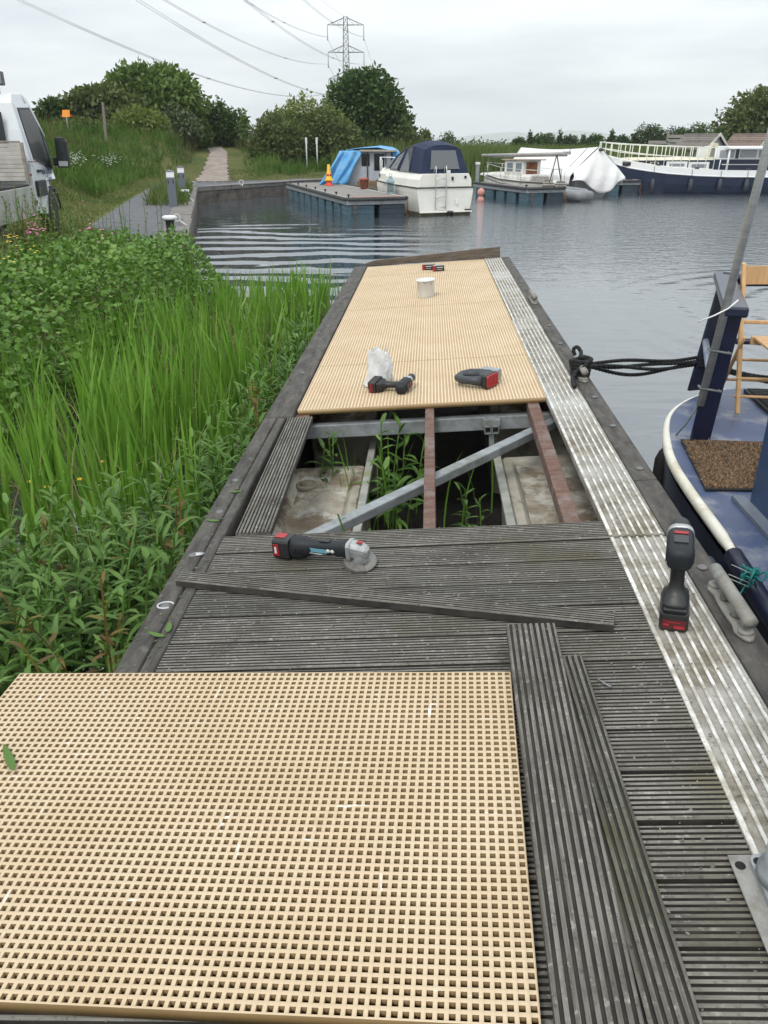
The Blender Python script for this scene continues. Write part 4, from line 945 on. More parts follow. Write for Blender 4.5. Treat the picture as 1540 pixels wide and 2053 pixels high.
def pot(label, p, r, h, plant):
    q = thing('flower_pot', label, 'flower pot', T(p[0], p[1], .667), 'terracotta pots on the near dock')
    m = MB(); m.lathe([(r * .72, 0), (r * .95, h * .82), (r * 1.08, h * .82), (r * 1.1, h), (r * .95, h), (r * .9, h * .88), (.001, h * .86)], 20); m.build('pot', terracotta, q)
    if plant:
        V = []; n = 130
        for i in range(n):
            b = np.array([rnd.gauss(0, r * .3), rnd.gauss(0, r * .3), h * .86]); d = np.array([rnd.gauss(0, .5), rnd.gauss(0, .5), 1]); d /= np.linalg.norm(d); s = np.cross(d, [rnd.random(), rnd.random(), 0.1]); s *= .012 / np.linalg.norm(s)
            V += [b - s, b + s, b + d * rnd.uniform(.1, .28)]
        np_obj('plant', np.array(V), np.arange(3 * n).reshape(-1, 3), leafm('pot_plant', [(.07, .12, .03), (.13, .19, .06)]), q)
    return q
pot('tall empty terracotta pot beside the blue tarpaulined boat', on1(730, 379), .19, .40, False)
pot('low terracotta pot with a small plant next to the lantern', on1(805, 386), .22, .26, True)
p = on1(783, 388); ln = thing('lantern', 'grey blue metal lantern standing on the near dock beside a pot', 'lantern', T(p[0], p[1], .667))
lm = stuffm('lantern_blue', (.17, .25, .29), (.24, .33, .37), 8, .6)
m = MB(); m.box(-.14, .14, -.14, .14, 0, .05); m.box(-.15, .15, -.15, .15, .36, .40); m.loft([[(s * x, s * y, z) for x, y in ((-1, -1), (1, -1), (1, 1), (-1, 1))] for s, z in ((.15, .401), (.06, .52), (.055, .56), (.03, .58))])
for x in (-.13, .11):
    for y in (-.13, .11): m.box(x, x + .02, y, y + .02, .051, .359)
m.tube([(.05 * math.cos(a), 0, .61 + .05 * math.sin(a)) for a in np.linspace(0, 6.28, 12)[:-1]], .008, 5, closed=True); m.build('frame', lm, ln)
m = MB(); m.box(-.105, .105, -.105, .105, .052, .358); m.build('glass', glassm('lantern_glass', (.7, .8, .82), .3), ln)
# ------------------------------------------------------------------ white cruiser with navy canopy
P0, P1 = G(892, 432), G(768, 353, 1.1)
hd = np.array(P1[:2]) - np.array(P0[:2]); Lb = np.linalg.norm(hd); rz = math.degrees(math.atan2(-hd[0], hd[1]))
cr_ = thing('cabin_cruiser', 'white motor cruiser with navy canopy moored stern on beside the near dock', 'boat', T(P0[0], P0[1], 0) @ RZ(rz))
gel = stuffm('cruiser_gelcoat', (.76, .75, .70), (.70, .68, .61), 1.5, .35, .03, c3=(.55, .5, .38), s3=2.5, lo3=.66, hi3=.8)
def hullsec(y, w, zt, zb, b): return [(-w, y, zt), (-w * .985, y, zt - .16), (-w * .93, y, (zt + zb) / 2), (-w * b, y, zb), (0, y, zb - .05), (w * b, y, zb), (w * .93, y, (zt + zb) / 2), (w * .985, y, zt - .16), (w, y, zt)]
m = MB(); m.smooth = False
m.loft([hullsec(0, 1.10, .92, -.15, .84), hullsec(2.2, 1.12, .96, -.15, .84), hullsec(4, .98, 1.02, -.1, .7), hullsec(Lb - 1.2, .62, 1.08, 0, .45), hullsec(Lb - .3, .2, 1.13, .2, .3), hullsec(Lb, .03, 1.15, .4, .4)]); m.build('hull', gel, cr_, bevel=.02)
m = MB(); m.loft([hullsec(-.012, 1.0, .13, -.16, .86), hullsec(2.2, 1.04, .15, -.17, .86), hullsec(4, .90, .13, -.12, .8)]); m.build('boot_top', stuffm('weedy_waterline', (.035, .035, .02), (.16, .14, .08), 5, .8, .3, lo=.3, hi=.7), cr_)
m = MB(); m.tube([(-1.105, Lb * .55, .99), (-1.125, 2.2, .955), (-1.11, .0, .915), (-1.07, -.02, .915), (1.07, -.02, .915), (1.11, 0, .915), (1.125, 2.2, .955), (1.02, 4, 1.02), (.62, Lb - 1.15, 1.08)], .022, 6)
m.tube([(-1.125, 2.2, .955), (-.985, 4, 1.02), (-.63, Lb - 1.2, 1.08), (-.2, Lb - .3, 1.13)], .022, 6); m.build('rub_rail', dark_rubber_bumper, cr_)
m = MB(); sec = lambda y, wb, wt, zb, zt: [(-wb, y, zb), (-wb * .98, y, zb + .55 * (zt - zb)), (-wt, y, zt), (wt, y, zt), (wb * .98, y, zb + .55 * (zt - zb)), (wb, y, zb)]
m.loft([sec(.02, 1.03, .90, .925, 1.36), sec(3.0, 1.03, .88, .96, 1.40), sec(3.05, 1.0, .80, .97, 1.52), sec(4.2, .82, .62, 1.0, 1.46), sec(Lb - 1.0, .42, .3, 1.08, 1.28), sec(Lb - .5, .2, .1, 1.1, 1.16)]); m.build('superstructure', gel, cr_, bevel=.05, seg=3)
m = MB(); m.box(-1.02, 1.02, -.13, -.02, .10, .15); m.build('swim_step', gel, cr_, bevel=.02)
navy_cloth = stuffm('navy_canvas', (.009, .016, .046), (.014, .026, .07), 3, .85, .5, 8, bd=.02)
def arch(y, wb, zb, wt, zt, zc): return [(-wb, y[0], zb), (-(wb * .5 + wt * .5), (y[0] + y[1]) / 2, (zb + zt) / 2), (-wt, y[1], zt), (-wt * .72, y[1], zt + (zc - zt) * .6), (-wt * .3, y[1], zc * .995), (wt * .3, y[1], zc * .995), (wt * .72, y[1], zt + (zc - zt) * .6), (wt, y[1], zt), ((wb + wt) / 2, (y[0] + y[1]) / 2, (zb + zt) / 2), (wb, y[0], zb)]
arches = [arch((.10, .30), .90, 1.365, .68, 2.10, 2.26), arch((1.0, 1.05), .93, 1.40, .74, 2.22, 2.40), arch((2.0, 1.75), .93, 1.42, .68, 2.14, 2.30), ]
m = MB(); m.loft(arches, cap=False, closed=False)
for q_ in (17, 16, 10, 9): del m.f[q_]; del m.mi[q_]; del m.sm[q_]
m.add(arches[0] + [(-.56, .15, 1.50), (.56, .15, 1.50), (.46, .275, 2.08), (-.46, .275, 2.08)], [[0, 9, 11, 10], [0, 10, 13, 2, 1], [2, 13, 12, 7, 6, 5, 4, 3], [7, 12, 11, 9, 8]]); cv = m.build('canopy', navy_cloth, cr_, solid=.02)
clear = glassm('clear_vinyl', (.9, .92, .93), .72, .12); clear2 = glassm('clear_vinyl_side', (.92, .94, .95), .62, .12)
def lerp3(a, b, t_): return tuple(a[i] + (b[i] - a[i]) * t_ for i in range(3))
m = MB(); q = [(-.56, .082 + .0, 1.50), (.56, .082, 1.50), (.46, .262, 2.09), (-.46, .262, 2.09)]; m.add(q, [(0, 1, 2, 3)]); m.build('canopy_window', clear, cv, solid=.004)
A_, B_ = arches[1], arches[2]
for i_ in (0, 9):
    j_ = 2 if i_ == 0 else 7
    m = MB(); m.add([A_[i_], B_[i_], B_[j_], A_[j_]], [(0, 1, 2, 3)]); m.build('canopy_window', clear2, cv, solid=.004)
    for q_ in (A_, B_): m = MB(); m.tube([q_[i_], q_[j_]], .05, 6); m.build('canopy_frame', navy_cloth, cv)
# windscreen: clear panels between dark frames, from coaming to canopy front
scr = [[(-.80, 3.75, 1.50), (-.93, 2.10, 1.45), (-.69, 1.80, 2.14)], [(.80, 3.75, 1.50), (.93, 2.10, 1.45), (.69, 1.80, 2.14)]]
for q in scr:
    m = MB(); m.add([q[0], lerp3(q[0], q[1], .42), lerp3(q[2], q[0], .28)], [(0, 1, 2)]); m.build('windscreen', clear2, cr_, solid=.006)
    m = MB(); m.add([lerp3(q[0], q[1], .48), q[1], q[2], lerp3(q[2], q[0], .26)], [(0, 1, 2, 3)]); m.build('windscreen', clear2, cr_, solid=.006)
    for f_ in ([q[1], q[2]], [lerp3(q[0], q[1], .45), lerp3(q[0], q[2], .62), lerp3(q[0], q[2], .75)], [q[2], lerp3(q[2], q[0], .45)]): m = MB(); m.tube(f_, .03, 6); m.build('canopy_frame', navy_cloth, cr_)
m = MB(); m.add([scr[0][0], scr[1][0], scr[1][2], scr[0][2]], [(0, 1, 2, 3)]); m.build('windscreen', clear2, cr_, solid=.006)
m = MB()
for x in (-.42, -.02): m.tube([(x, .12, 1.36), (x, .06, 1.56), (x, -.04, 1.60), (x, -.075, 1.5), (x, -.07, .2)], .018, 8)
for z in (.28, .62, .96, 1.2): m.cyl((-.42, -.07, z), (-.02, -.07, z), .014, n=8)
m.build('ladder', steel_bright, cr_)
m = MB()
for s in (-1, 1):
    m.tube([(s * .62, Lb - 1.4, 1.12), (s * .60, Lb - 1.35, 1.72), (s * .25, Lb - .3, 1.8), (0, Lb, 1.8)], .018, 8); m.cyl((s * .36, Lb - .6, 1.14), (s * .37, Lb - .6, 1.76), .016, n=6)
m.build('pulpit_rail', white_paint, cr_)
for k in range(4):
    m = MB(); y = 4.0 + .26 * k; x = -.80 + .105 * k; m.box(-.012, .012, -.09, .09, -.085, .075); m.build('side_window', plain('tinted_glass', .05, .15), cr_, T(x - .075, y, 1.22) @ RZ(-22), bevel=.01)
m = MB(); m.lathe([(.04, 0), (.075, .03), (.08, .2), (.075, .42), (.03, .47), (.001, .47)], 14); m.build('fender', dirty_white, cr_, T(-1.17, .9, .18))
m = MB(); m.box(.38, .48, -.055, -.025, .36, .52); m.box(-.1, .0, -.05, -.025, .3, .36); m.build('transom_fitting', white_paint, cr_, bevel=.01)
m = MB(); m.box(.22, .29, -.03, .01, 1.14, 1.26); m.box(.72, .80, -.02, .02, 1.2, 1.28); m.build('vent', black_plastic, cr_, bevel=.01)
m = MB(); m.tube([(.05, -.05, .08), (.05, -.15, .12), (.2, -.18, .12), (.25, -.1, -.05)], .05, 8); m.box(.75, .98, -.12, -.05, .16, .2); m.build('stern_drive', black_plastic, cr_)
m = MB(); m.box(.06, .2, .06, .068, 1.37, 1.47); m.build('transom_badge', white_paint, cr_)

# ------------------------------------------------------------------ boat under a blue tarpaulin
pb_ = AT(737, 366, 38.)
bt = thing('tarpaulin_boat', 'old cabin boat draped in a light blue tarpaulin behind the near dock', 'boat', T(pb_[0], pb_[1], 0) @ RZ(-4))
m = MB(); hs = lambda y, w_, zt: [(-w_, y, zt), (-w_ * .8, y, -.1), (w_ * .8, y, -.1), (w_, y, zt)]
m.loft([hs(-.8, 1.15, .62), hs(1.5, 1.25, .65), hs(4, .9, .75), hs(5.2, .1, .85)]); m.build('hull', stuffm('old_hull', (.05, .045, .04), (.16, .14, .11), 3, .8, .3), bt)
m = MB(); m.box(-1.0, 1.05, 0, 2.4, .62, 1.98); cb_ = m.build('cabin', stuffm('pale_grey_cabin', (.42, .45, .50), (.33, .36, .40), 2, .6), bt)
m = MB(); m.box(.30, .75, -.02, -.003, 1.22, 1.9); m.box(-.25, .10, -.02, -.003, 1.40, 1.9); m.build('window', plain('dark_glass', .012, .12), cb_, bevel=.01)
m = MB(); m.box(-.02, .03, -.05, -.021, .64, 1.95); m.box(.80, .84, -.05, -.021, .64, 1.95); m.build('door_frame', plain('dark_timber', (.04, .032, .028), .7), cb_)
m = MB(); m.box(-.30, 1.32, -.32, -.02, 1.985, 2.06); m.build('roof_edge', stuffm('grey_board', (.28, .25, .21), (.4, .37, .32), 4, .8), bt, bevel=.01)
m = MB(); m.box(-.4, 1.2, -.75, -.2, .55, .82); m.build('wood_stack', woodm('firewood', (.12, .08, .05), (.3, .2, .12), (.06, .04, .03)), bt)
tarp = stuffm('blue_tarpaulin', (.05, .29, .64), (.12, .37, .64), 1.2, .45, .7, 2.5, bd=.10, c3=(.20, .42, .62), s3=1.6, lo3=.5, hi3=.75)
def tf(u, v):
    prof = [(-2.05, .66), (-1.75, .95), (-1.5, 1.35), (-1.22, 1.78), (-.95, 2.03), (-.2, 2.13), (.5, 2.19), (1.0, 2.10), (1.28, 1.98), (1.34, 1.5), (1.42, .95)]
    s = u * (len(prof) - 1); i = min(int(s), len(prof) - 2); f_ = s - i; x = prof[i][0] * (1 - f_) + prof[i + 1][0] * f_; z = prof[i][1] * (1 - f_) + prof[i + 1][1] * f_
    y = -.15 + 3.2 * v; fold = .05 * math.sin(9 * v + 6 * u) + .035 * math.sin(23 * v - 4 * u) + .03 * math.sin(17 * u + 3 * v)
    drop = .45 * max(0, v - .6) ; lowl = max(0, .4 - u)
    return (x - 0.55 * v * lowl + fold * (1.2 if u < .4 or u > .8 else .3), y - lowl * 1.7 * (1 - v) + fold, z - drop * (z - .6) + fold * (.2 if u < .4 else .5))
m = MB(); m.smooth = True; m.grid(tf, 50, 34); m.build('tarpaulin', tarp, bt, solid=.012, fix=False)
m = MB(); m.smooth = True
m.grid(lambda u, v: ((-1.2 + 1.05 * u) * (1 - v) + (-2.1 + 1.2 * u) * v + .04 * math.sin(9 * u + 5 * v), -.16 - .34 * v * (1 - .4 * u) - .05 * math.sin(13 * u + 2 * v) - .03 * math.sin(23 * u), (2.02 + .02 * u) * (1 - v) + (.60 + .10 * u) * v), 24, 16); m.build('tarpaulin', tarp, bt, solid=.012, fix=False)
m = MB(); m.smooth = True; m.grid(lambda u, v: (1.10 + .30 * u + .03 * math.sin(9 * v), -.14 + .05 * math.sin(8 * u + 3 * v), 1.98 - 1.05 * v), 6, 12); m.build('tarpaulin', tarp, bt, solid=.012, fix=False)

# ------------------------------------------------------------------ small white yacht with wheelhouse
s0, s1 = AT(1112, 384, 37.2), AT(971, 372, 41.)
hv = (s1 - s0)[:2]; Ls = np.linalg.norm(hv); rz = math.degrees(math.atan2(-hv[0], hv[1]))
sy = thing('yacht', 'small weathered white yacht with wooden wheelhouse door and lowered mast', 'boat', T(s0[0], s0[1], 0) @ RZ(rz))
m = MB(); m.loft([hullsec(0, .72, .78, 0, .7), hullsec(1.2, .95, .80, -.1, .75), hullsec(Ls * .55, .92, .86, -.1, .7), hullsec(Ls * .85, .45, .98, 0, .5), hullsec(Ls, .04, 1.05, .3, .5)]); m.build('hull', dirty_white, sy, bevel=.03)
m = MB(); m.tube([(-.74, 0, .76), (-.97, 1.2, .78), (-.94, Ls * .55, .84), (-.47, Ls * .85, .96), (-.05, Ls, 1.03)], .03, 6); m.tube([(-.72, 0, .60), (-.95, 1.2, .62), (-.92, Ls * .55, .68), (-.44, Ls * .85, .82)], .018, 6); m.build('rub_rail', plain('dark_teak', (.06, .05, .045), .7), sy)
m = MB(); m.loft([sec(1.0, .6, .5, .8, 1.05), sec(3.4, .6, .5, .85, 1.12), sec(4.6, .35, .2, .95, 1.05)]); m.build('coachroof', dirty_white, sy, bevel=.04)
m = MB(); m.box(-.55, .55, 1.5, 2.7, 1.0, 1.62); wh = m.build('wheelhouse', dirty_white, sy, bevel=.03)
m = MB(); m.box(-.62, .62, 1.25, 2.85, 1.622, 1.67); m.build('roof', stuffm('ply_roof', (.3, .2, .13), (.4, .36, .32), 4, .7), wh, bevel=.01)
for y in (1.78, 2.35): m = MB(); m.box(-.565, -.552, y - .2, y + .17, 1.18, 1.52); m.build('window', plain('cabin_glass', (.16, .19, .2), .1), wh)
m = MB(); m.box(-.34, .30, 1.46, 1.497, .85, 1.55); m.build('door', woodm('varnished_door', (.16, .06, .03), (.3, .13, .07), (.1, .04, .02), (22, 22, 1)), sy)
m = MB(); m.cyl((-.05, -.55, 1.92), (.0, 4.9, 1.80), .07, .055); m.cyl((.15, -.4, 1.84), (.1, 4.5, 1.74), .035); m.box(-.12, .12, -.65, -.4, 1.88, 2.0); m.build('mast', stuffm('grey_spar', (.3, .29, .27), (.42, .41, .39), 6, .5), sy)
dsp = plain('dark_spar', (.08, .075, .07), .6)
m = MB(); m.tube([(-.42, -.05, .75), (-.05, .0, 1.88), (.42, .05, .75)], .03, 8); m.build('mast_crutch', dsp, sy)
m = MB(); m.tube([(-.5, 4.2, .95), (0, 4.3, 1.76), (.5, 4.2, .95)], .02, 6); m.build('mast_crutch', dsp, sy)
m = MB()
for s in (-1, 1):
    m.tube([(s * .7, .15, 1.25), (s * .93, 1.2, 1.27), (s * .9, Ls * .55, 1.33), (s * .45, Ls * .85, 1.45), (0, Ls - .1, 1.5)], .012, 5)
    for y, x, z in ((.15, .7, .76), (1.2, .93, .79), (2.2, .93, .82), (Ls * .55, .9, .85), (Ls * .85, .45, .96)): m.cyl((s * x, y, z), (s * x, y, z + .49), .014, n=6)
m.build('guard_rail', steel_bright, sy)
m = MB(); m.tube([(-.2, 0, .76), (-.15, .02, 1.3), (.35, .05, 1.3), (.35, 0, .76)], .016, 6); m.box(-.5, -.1, .3, .9, .80, 1.0); m.build('cockpit_gear', stuffm('cockpit_gear', (.4, .38, .34), (.18, .16, .14), 6, .7), sy, bevel=.01)

# grey dinghy, buoy
dg = AT(1142, 388, 37.6)
m = MB(); m.tube([(.45, -.9, .25), (-.1, -1.0, .28), (-.35, -.3, .3), (-.3, .9, .34), (.1, 1.3, .4), (.5, .9, .34), (.6, -.3, .3)], .2, 12, closed=True); m.box(-.25, .45, -.85, .9, .08, .14)
o = m.build('dinghy', stuffm('grey_hypalon', (.17, .18, .19), (.25, .26, .27), 4, .6)); o.matrix_world = T(dg[0], dg[1], 0) @ RZ(20); tag(o, 'grey inflatable dinghy between the yacht and the covered boat', 'dinghy')
by = thing('mooring_buoy', 'pink round buoy floating beside the cruiser stern', 'buoy', T(*G(964, 402)))
m = MB(); m.lathe([(.001, -.2), (.12, -.15), (.17, 0), (.13, .14), (.08, .17), (.001, .18)], 18); m.lathe([(.06, .181), (.15, .26), (.17, .35), (.13, .46), (.03, .52), (.001, .52)], 18); m.build('ball', stuffm('faded_pink', (.50, .21, .17), (.56, .29, .25), 6, .6), by)
m = MB(); m.tube([(.05 * math.cos(a), 0, .55 + .05 * math.sin(a)) for a in np.linspace(0, 6.28, 12)[:-1]], .01, 6, closed=True); m.build('ring', galv, by)

# ------------------------------------------------------------------ boat under a white cover
c0_, c1_ = AT(1190, 386, 39.5), AT(1062, 374, 45.5)
hv = (c1_ - c0_)[:2]; Lc_ = np.linalg.norm(hv) + 1.2; rz = math.degrees(math.atan2(-hv[0], hv[1]))
cbt = thing('covered_boat', 'boat wrapped in a big white winter cover hanging in folds over its stern', 'boat', T(c0_[0], c0_[1], 0) @ RZ(rz))
m = MB(); m.loft([hullsec(.1, .95, .85, 0, .6), hullsec(2, 1.15, .9, -.1, .7), hullsec(4.5, 1.0, .95, -.1, .6), hullsec(Lc_, .05, 1.1, .2, .5)]); m.build('hull', stuffm('grey_hull', (.33, .34, .34), (.26, .27, .27), 3, .5), cbt, bevel=.02)
cover = stuffm('white_cover', (.74, .73, .72), (.66, .65, .64), 1.5, .6, .6, 2.2, bd=.08)
def cf(u, v):
    prof = [(-1.42, .60), (-1.38, .95), (-1.2, 1.18), (-.6, 1.72), (-.06, 2.16), (.06, 2.16), (.6, 1.72), (1.2, 1.18), (1.38, .95), (1.42, .6)]
    s = u * (len(prof) - 1); i = min(int(s), len(prof) - 2); f_ = s - i; x = prof[i][0] * (1 - f_) + prof[i + 1][0] * f_; z = prof[i][1] * (1 - f_) + prof[i + 1][1] * f_
    fold = .05 * math.sin(13 * v + 3 * u) * abs(x) ** 2 * .4 + .025 * math.sin(31 * v)
    tp = 1 - .35 * max(0, v - .7) / .3
    return (x * tp + fold, -.1 + (Lc_ + .1) * v, z - .10 * math.sin(math.pi * v) * (abs(x) < .2) - .05 * v)
m = MB(); m.smooth = True; m.grid(cf, 36, 40); cvo = m.build('cover', cover, cbt, solid=.012, fix=False)
def ef(u, v):
    x = (-1.25 + 2.5 * u); top = 2.16 - abs(x) * .82; bot = .52 + .28 * math.sin(7 * u + 1); z = top * (1 - v) + bot * v
    return (x * (1 + .12 * v) , -.12 - .52 * math.sin(v * 1.8) * (1 - .35 * abs(x)) - .10 * math.sin(11 * u) * v - .06 * math.sin(23 * u + 5 * v) * v, z)
m = MB(); m.smooth = True; m.grid(ef, 40, 20); m.build('cover', cover, cvo, solid=.012, fix=False, label='folded white cover hanging down the stern')
for x in (-.95, -.5):
    m = MB(); m.lathe([(.03, 0), (.09, .04), (.095, .3), (.08, .42), (.001, .45)], 14); m.build('fender', dirty_white, cbt, T(-1.25, 1.0 + (x + 1) * 1.7, .45))
m = MB(); m.tube([(-1.3, .6, .7), (-1.0, .62, 1.35), (-.1, .65, 2.18)], .012, 5); m.tube([(-1.35, 2.3, .75), (-.1, 2.0, 2.2)], .012, 5); m.tube([(0, -.15, 2.05), (.0, -.35, 2.05)], .07, 8); m.build('lashing', plain('dark_line', .06, .8), cbt)

# ------------------------------------------------------------------ navy barge
g0_ = AT(1209, 389, 42.6); bg_ = thing('barge', 'long navy and white barge with a cream bow railing and wheelhouse', 'boat', T(g0_[0], g0_[1], 0) @ RZ(-2))
def zpx(row): return H - 42.6 * math.tan(TH + math.atan((row - CY) / F))
PX = lambda px: (px - 1209) / 39.9
sheer = [(-.05, zpx(310)), (.5, zpx(315)), (PX(1260), zpx(324)), (PX(1300), zpx(331)), (PX(1350), zpx(337)), (PX(1430), zpx(341)), (9, zpx(342)), (14, zpx(341)), (18, zpx(336))]
def sz(x): return float(np.interp(x, [a for a, _ in sheer], [b for _, b in sheer]))
def bw(x): return 1.9 * float(np.interp(x, [-.05, .2, .8, 1.6, 3, 15, 17, 18], [.04, .22, .55, .8, 1, 1, .8, .5]))
xs_ = [-.05, .12, .4, .8, 1.3, 2, 3, 4.5, 6, 9, 12, 15, 17, 18]
def rake(x, z): return x + max(0, .9 - x) * .62 * (1 - min(1, max(0, z) / 1.8))
m = MB(); band = .30
def bs(x, z0, z1, k0=1, k1=1):
    w_ = bw(x); a = [(rake(x, z0), -w_ * k0, z0), (rake(x, z1), -w_ * k1, z1), (rake(x, z1), w_ * k1, z1), (rake(x, z0), w_ * k0, z0)]; return [(p[0], p[1] + 1.9, p[2]) for p in a]
def hull_ring(x):
    zt = sz(x) - band; pts_ = []
    for k, z in ((.82, -.3), (.93, .1), (.985, zt * .5), (1.0, zt)): pts_.append((rake(x, z), 1.9 - bw(x) * k, z))
    return pts_ + [(p[0], 3.8 - p[1], p[2]) for p in pts_[::-1]]
m.loft([hull_ring(x) for x in xs_]); m.build('hull', navy_paint, bg_)
m = MB(); m.loft([bs(x, sz(x) - band + .003, sz(x), 1.012, 1.012) for x in xs_]); m.build('bulwark', white_paint, bg_)
m = MB(); m.tube([(rake(x, .9), 1.9 - bw(x) * 1.0 - .01, sz(x) - band + .01) for x in xs_], .035, 6); m.build('rub_rail', white_paint, bg_)
m = MB(); tx0, tx1 = PX(1262), PX(1418)
m.loft([[(x, 1.9 - w_, z0), (x, 1.9 - w_, z1), (x, 1.9 + w_, z1), (x, 1.9 + w_, z0)] for x, w_, z0, z1 in ((tx0, 1.0, 1.3, zpx(323)), (tx0 + .5, 1.45, 1.1, zpx(322)), (tx1, 1.5, 1.0, zpx(321)))]); tk = m.build('cabin', navy_paint, bg_)
m = MB(); m.loft([[(x, 1.9 - w_, z0), (x, 1.9 - w_ * .8, z0 + .1), (x, 1.9 + w_ * .8, z0 + .1), (x, 1.9 + w_, z0)] for x, w_, z0 in ((tx0 - .1, .95, zpx(323) + .003), (tx0 + .5, 1.5, zpx(322) + .003), (tx1 + .1, 1.55, zpx(321) + .003))]); m.build('roof', cream_paint, tk)
for a, b, r0_, r1_ in ((1331, 1372, 324, 338), (1375, 1415, 325, 341)):
    x0, x1 = PX(a), PX(b); z1, z0 = zpx(r0_), zpx(r1_)
    m = MB(); m.box(x0, x1, -.03, .02, z0, z1); wf = m.build('window', white_paint, tk, T(0, .40, 0), bevel=.01)
    m = MB(); m.box(x0 + .14, x1 - .14, -.036, -.0305, z0 + .09, z1 - .10); m.build('pane', plain('barge_glass', (.22, .23, .25), .08), wf)
m = MB(); x0 = PX(1299); m.box(x0, x0 + .42, -.02, .01, zpx(331), zpx(325)); pw = m.build('porthole', cream_paint, tk, T(0, .42, 0)); 
m = MB(); m.box(x0 + .05, x0 + .19, -.027, -.021, zpx(330.3), zpx(325.8)); m.box(x0 + .23, x0 + .37, -.027, -.021, zpx(330.3), zpx(325.8)); m.build('pane', plain('dark_pane', .02, .1), pw)
m = MB(); m.tube([(PX(1247) + .0, 1.9 - bw(PX(1256)) * 1.02, sz(PX(1256)) - .12), (PX(1262), 1.9 - bw(PX(1256)) * 1.02 - .02, sz(PX(1256)) - .14)], .10, 12); m.build('hawse_pipe', black_plastic, bg_)
# wheelhouse
wx0, wx1 = PX(1419), 17.0
m = MB(); m.box(wx0, wx1, .45, 3.35, .9, zpx(320)); m.build('lower_cabin', navy_paint, bg_)
m = MB(); m.box(PX(1424), wx1 - 1.5, .50, 3.3, zpx(320) + .003, zpx(296)); wh = m.build('wheelhouse', white_paint, bg_)
for a, b in ((1434, 1462), (1474, 1506), (1510, 1545), (1550, 1590), (1595, 1640)):
    m = MB(); m.box(PX(a), PX(b), -.02, .02, zpx(316), zpx(301)); m.build('window', plain('wheelhouse_glass', (.28, .30, .31), .06), wh, T(0, .49, 0), bevel=.02)
m = MB(); m.box(PX(1465), PX(1471), -.02, .02, zpx(318), zpx(299)); m.build('door_gap', plain('gap_dark', .02, .5), wh, T(0, .49, 0))
m = MB(); m.loft([[(x, -.15, z), (x, .3, z + .06), (x, 3.5, z + .06), (x, 3.95, z)] for x, z in ((PX(1443), zpx(296) + .003), (wx1 - 1, zpx(295) + .003))]); m.box(PX(1443), wx1 - 1, -.16, 3.96, zpx(296) - .06, zpx(296) - .004); m.build('roof', white_paint, wh, bevel=.01)
m = MB(); m.prism([(0, 0), (.60, 0), (.62, .72), (.30, .78), (.18, .55)], -.02, .02, T(PX(1404), .55, zpx(320)) @ RX(90)); sc_ = m.build('side_screen', cream_paint, wh)
m = MB(); m.prism([(.27, .12), (.50, .12), (.50, .5), (.42, .62), (.32, .5)], -.024, .024, T(PX(1404), .55, zpx(320)) @ RX(90)); m.build('pane', plain('screen_glass', (.2, .2, .19), .1), sc_)
for x, z1 in ((PX(1446), zpx(296) - .07), ):
    m = MB(); m.cyl((x, .1, sz(x)), (x, .0, z1), .05); m.build('roof_post', white_paint, bg_)
m = MB(); m.tube([(PX(1431), .1, sz(6)), (PX(1432), .1, zpx(320))], .025, 6); m.tube([(PX(1440), .43, zpx(330)), (17, .43, zpx(330))], .02, 6); m.build('grab_rail', white_paint, bg_)
# railing round the fore deck
railx = np.linspace(.02, PX(1420), 14)
def rt(x): return float(np.interp(x, [0, 1.2, 3, 5.3], [zpx(284.5), zpx(289), zpx(292.5), zpx(296)]))
m = MB()
for s in (-1, 1):
    yv = lambda x: 1.9 + s * max(.12, bw(x) * .93)
    for fr in (1, .52, .05): m.tube([(x, yv(x), sz(x) + (rt(x) - sz(x)) * fr if fr > .1 else sz(x) + .02) for x in railx], .02, 6)
    for x in railx: m.cyl((x, yv(x), sz(x)), (x + .02, yv(x), rt(x)), .018, n=6)
m.build('railing', plain('rail_cream', (.74, .74, .66), .5), bg_)
for px in (1305, 1378, 1435, 1487):
    x = PX(px); m = MB(); m.lathe([(.02, 0), (.10, .06), (.115, .25), (.10, .46), (.04, .54), (.001, .55)], 14); f_ = m.build('fender', plain('barge_fender', (.04, .045, .06), .6), bg_, T(x, 1.9 - bw(x) - .12, .18)); m = MB(); m.cyl((0, 0, .54), (.02, .1, sz(x) - .2), .012, n=5); m.build('lanyard', plain('dark_lanyard', .05, .8), f_)
m = MB()
for px in (1313, 1388, 1489): x = PX(px); m.box(x - .1, x + .1, 1.9 - bw(x) + .02, 1.9 - bw(x) + .10, sz(x), sz(x) + .09)
m.build('deck_fitting', plain('fitting_dark', .06, .6), bg_, bevel=.01)

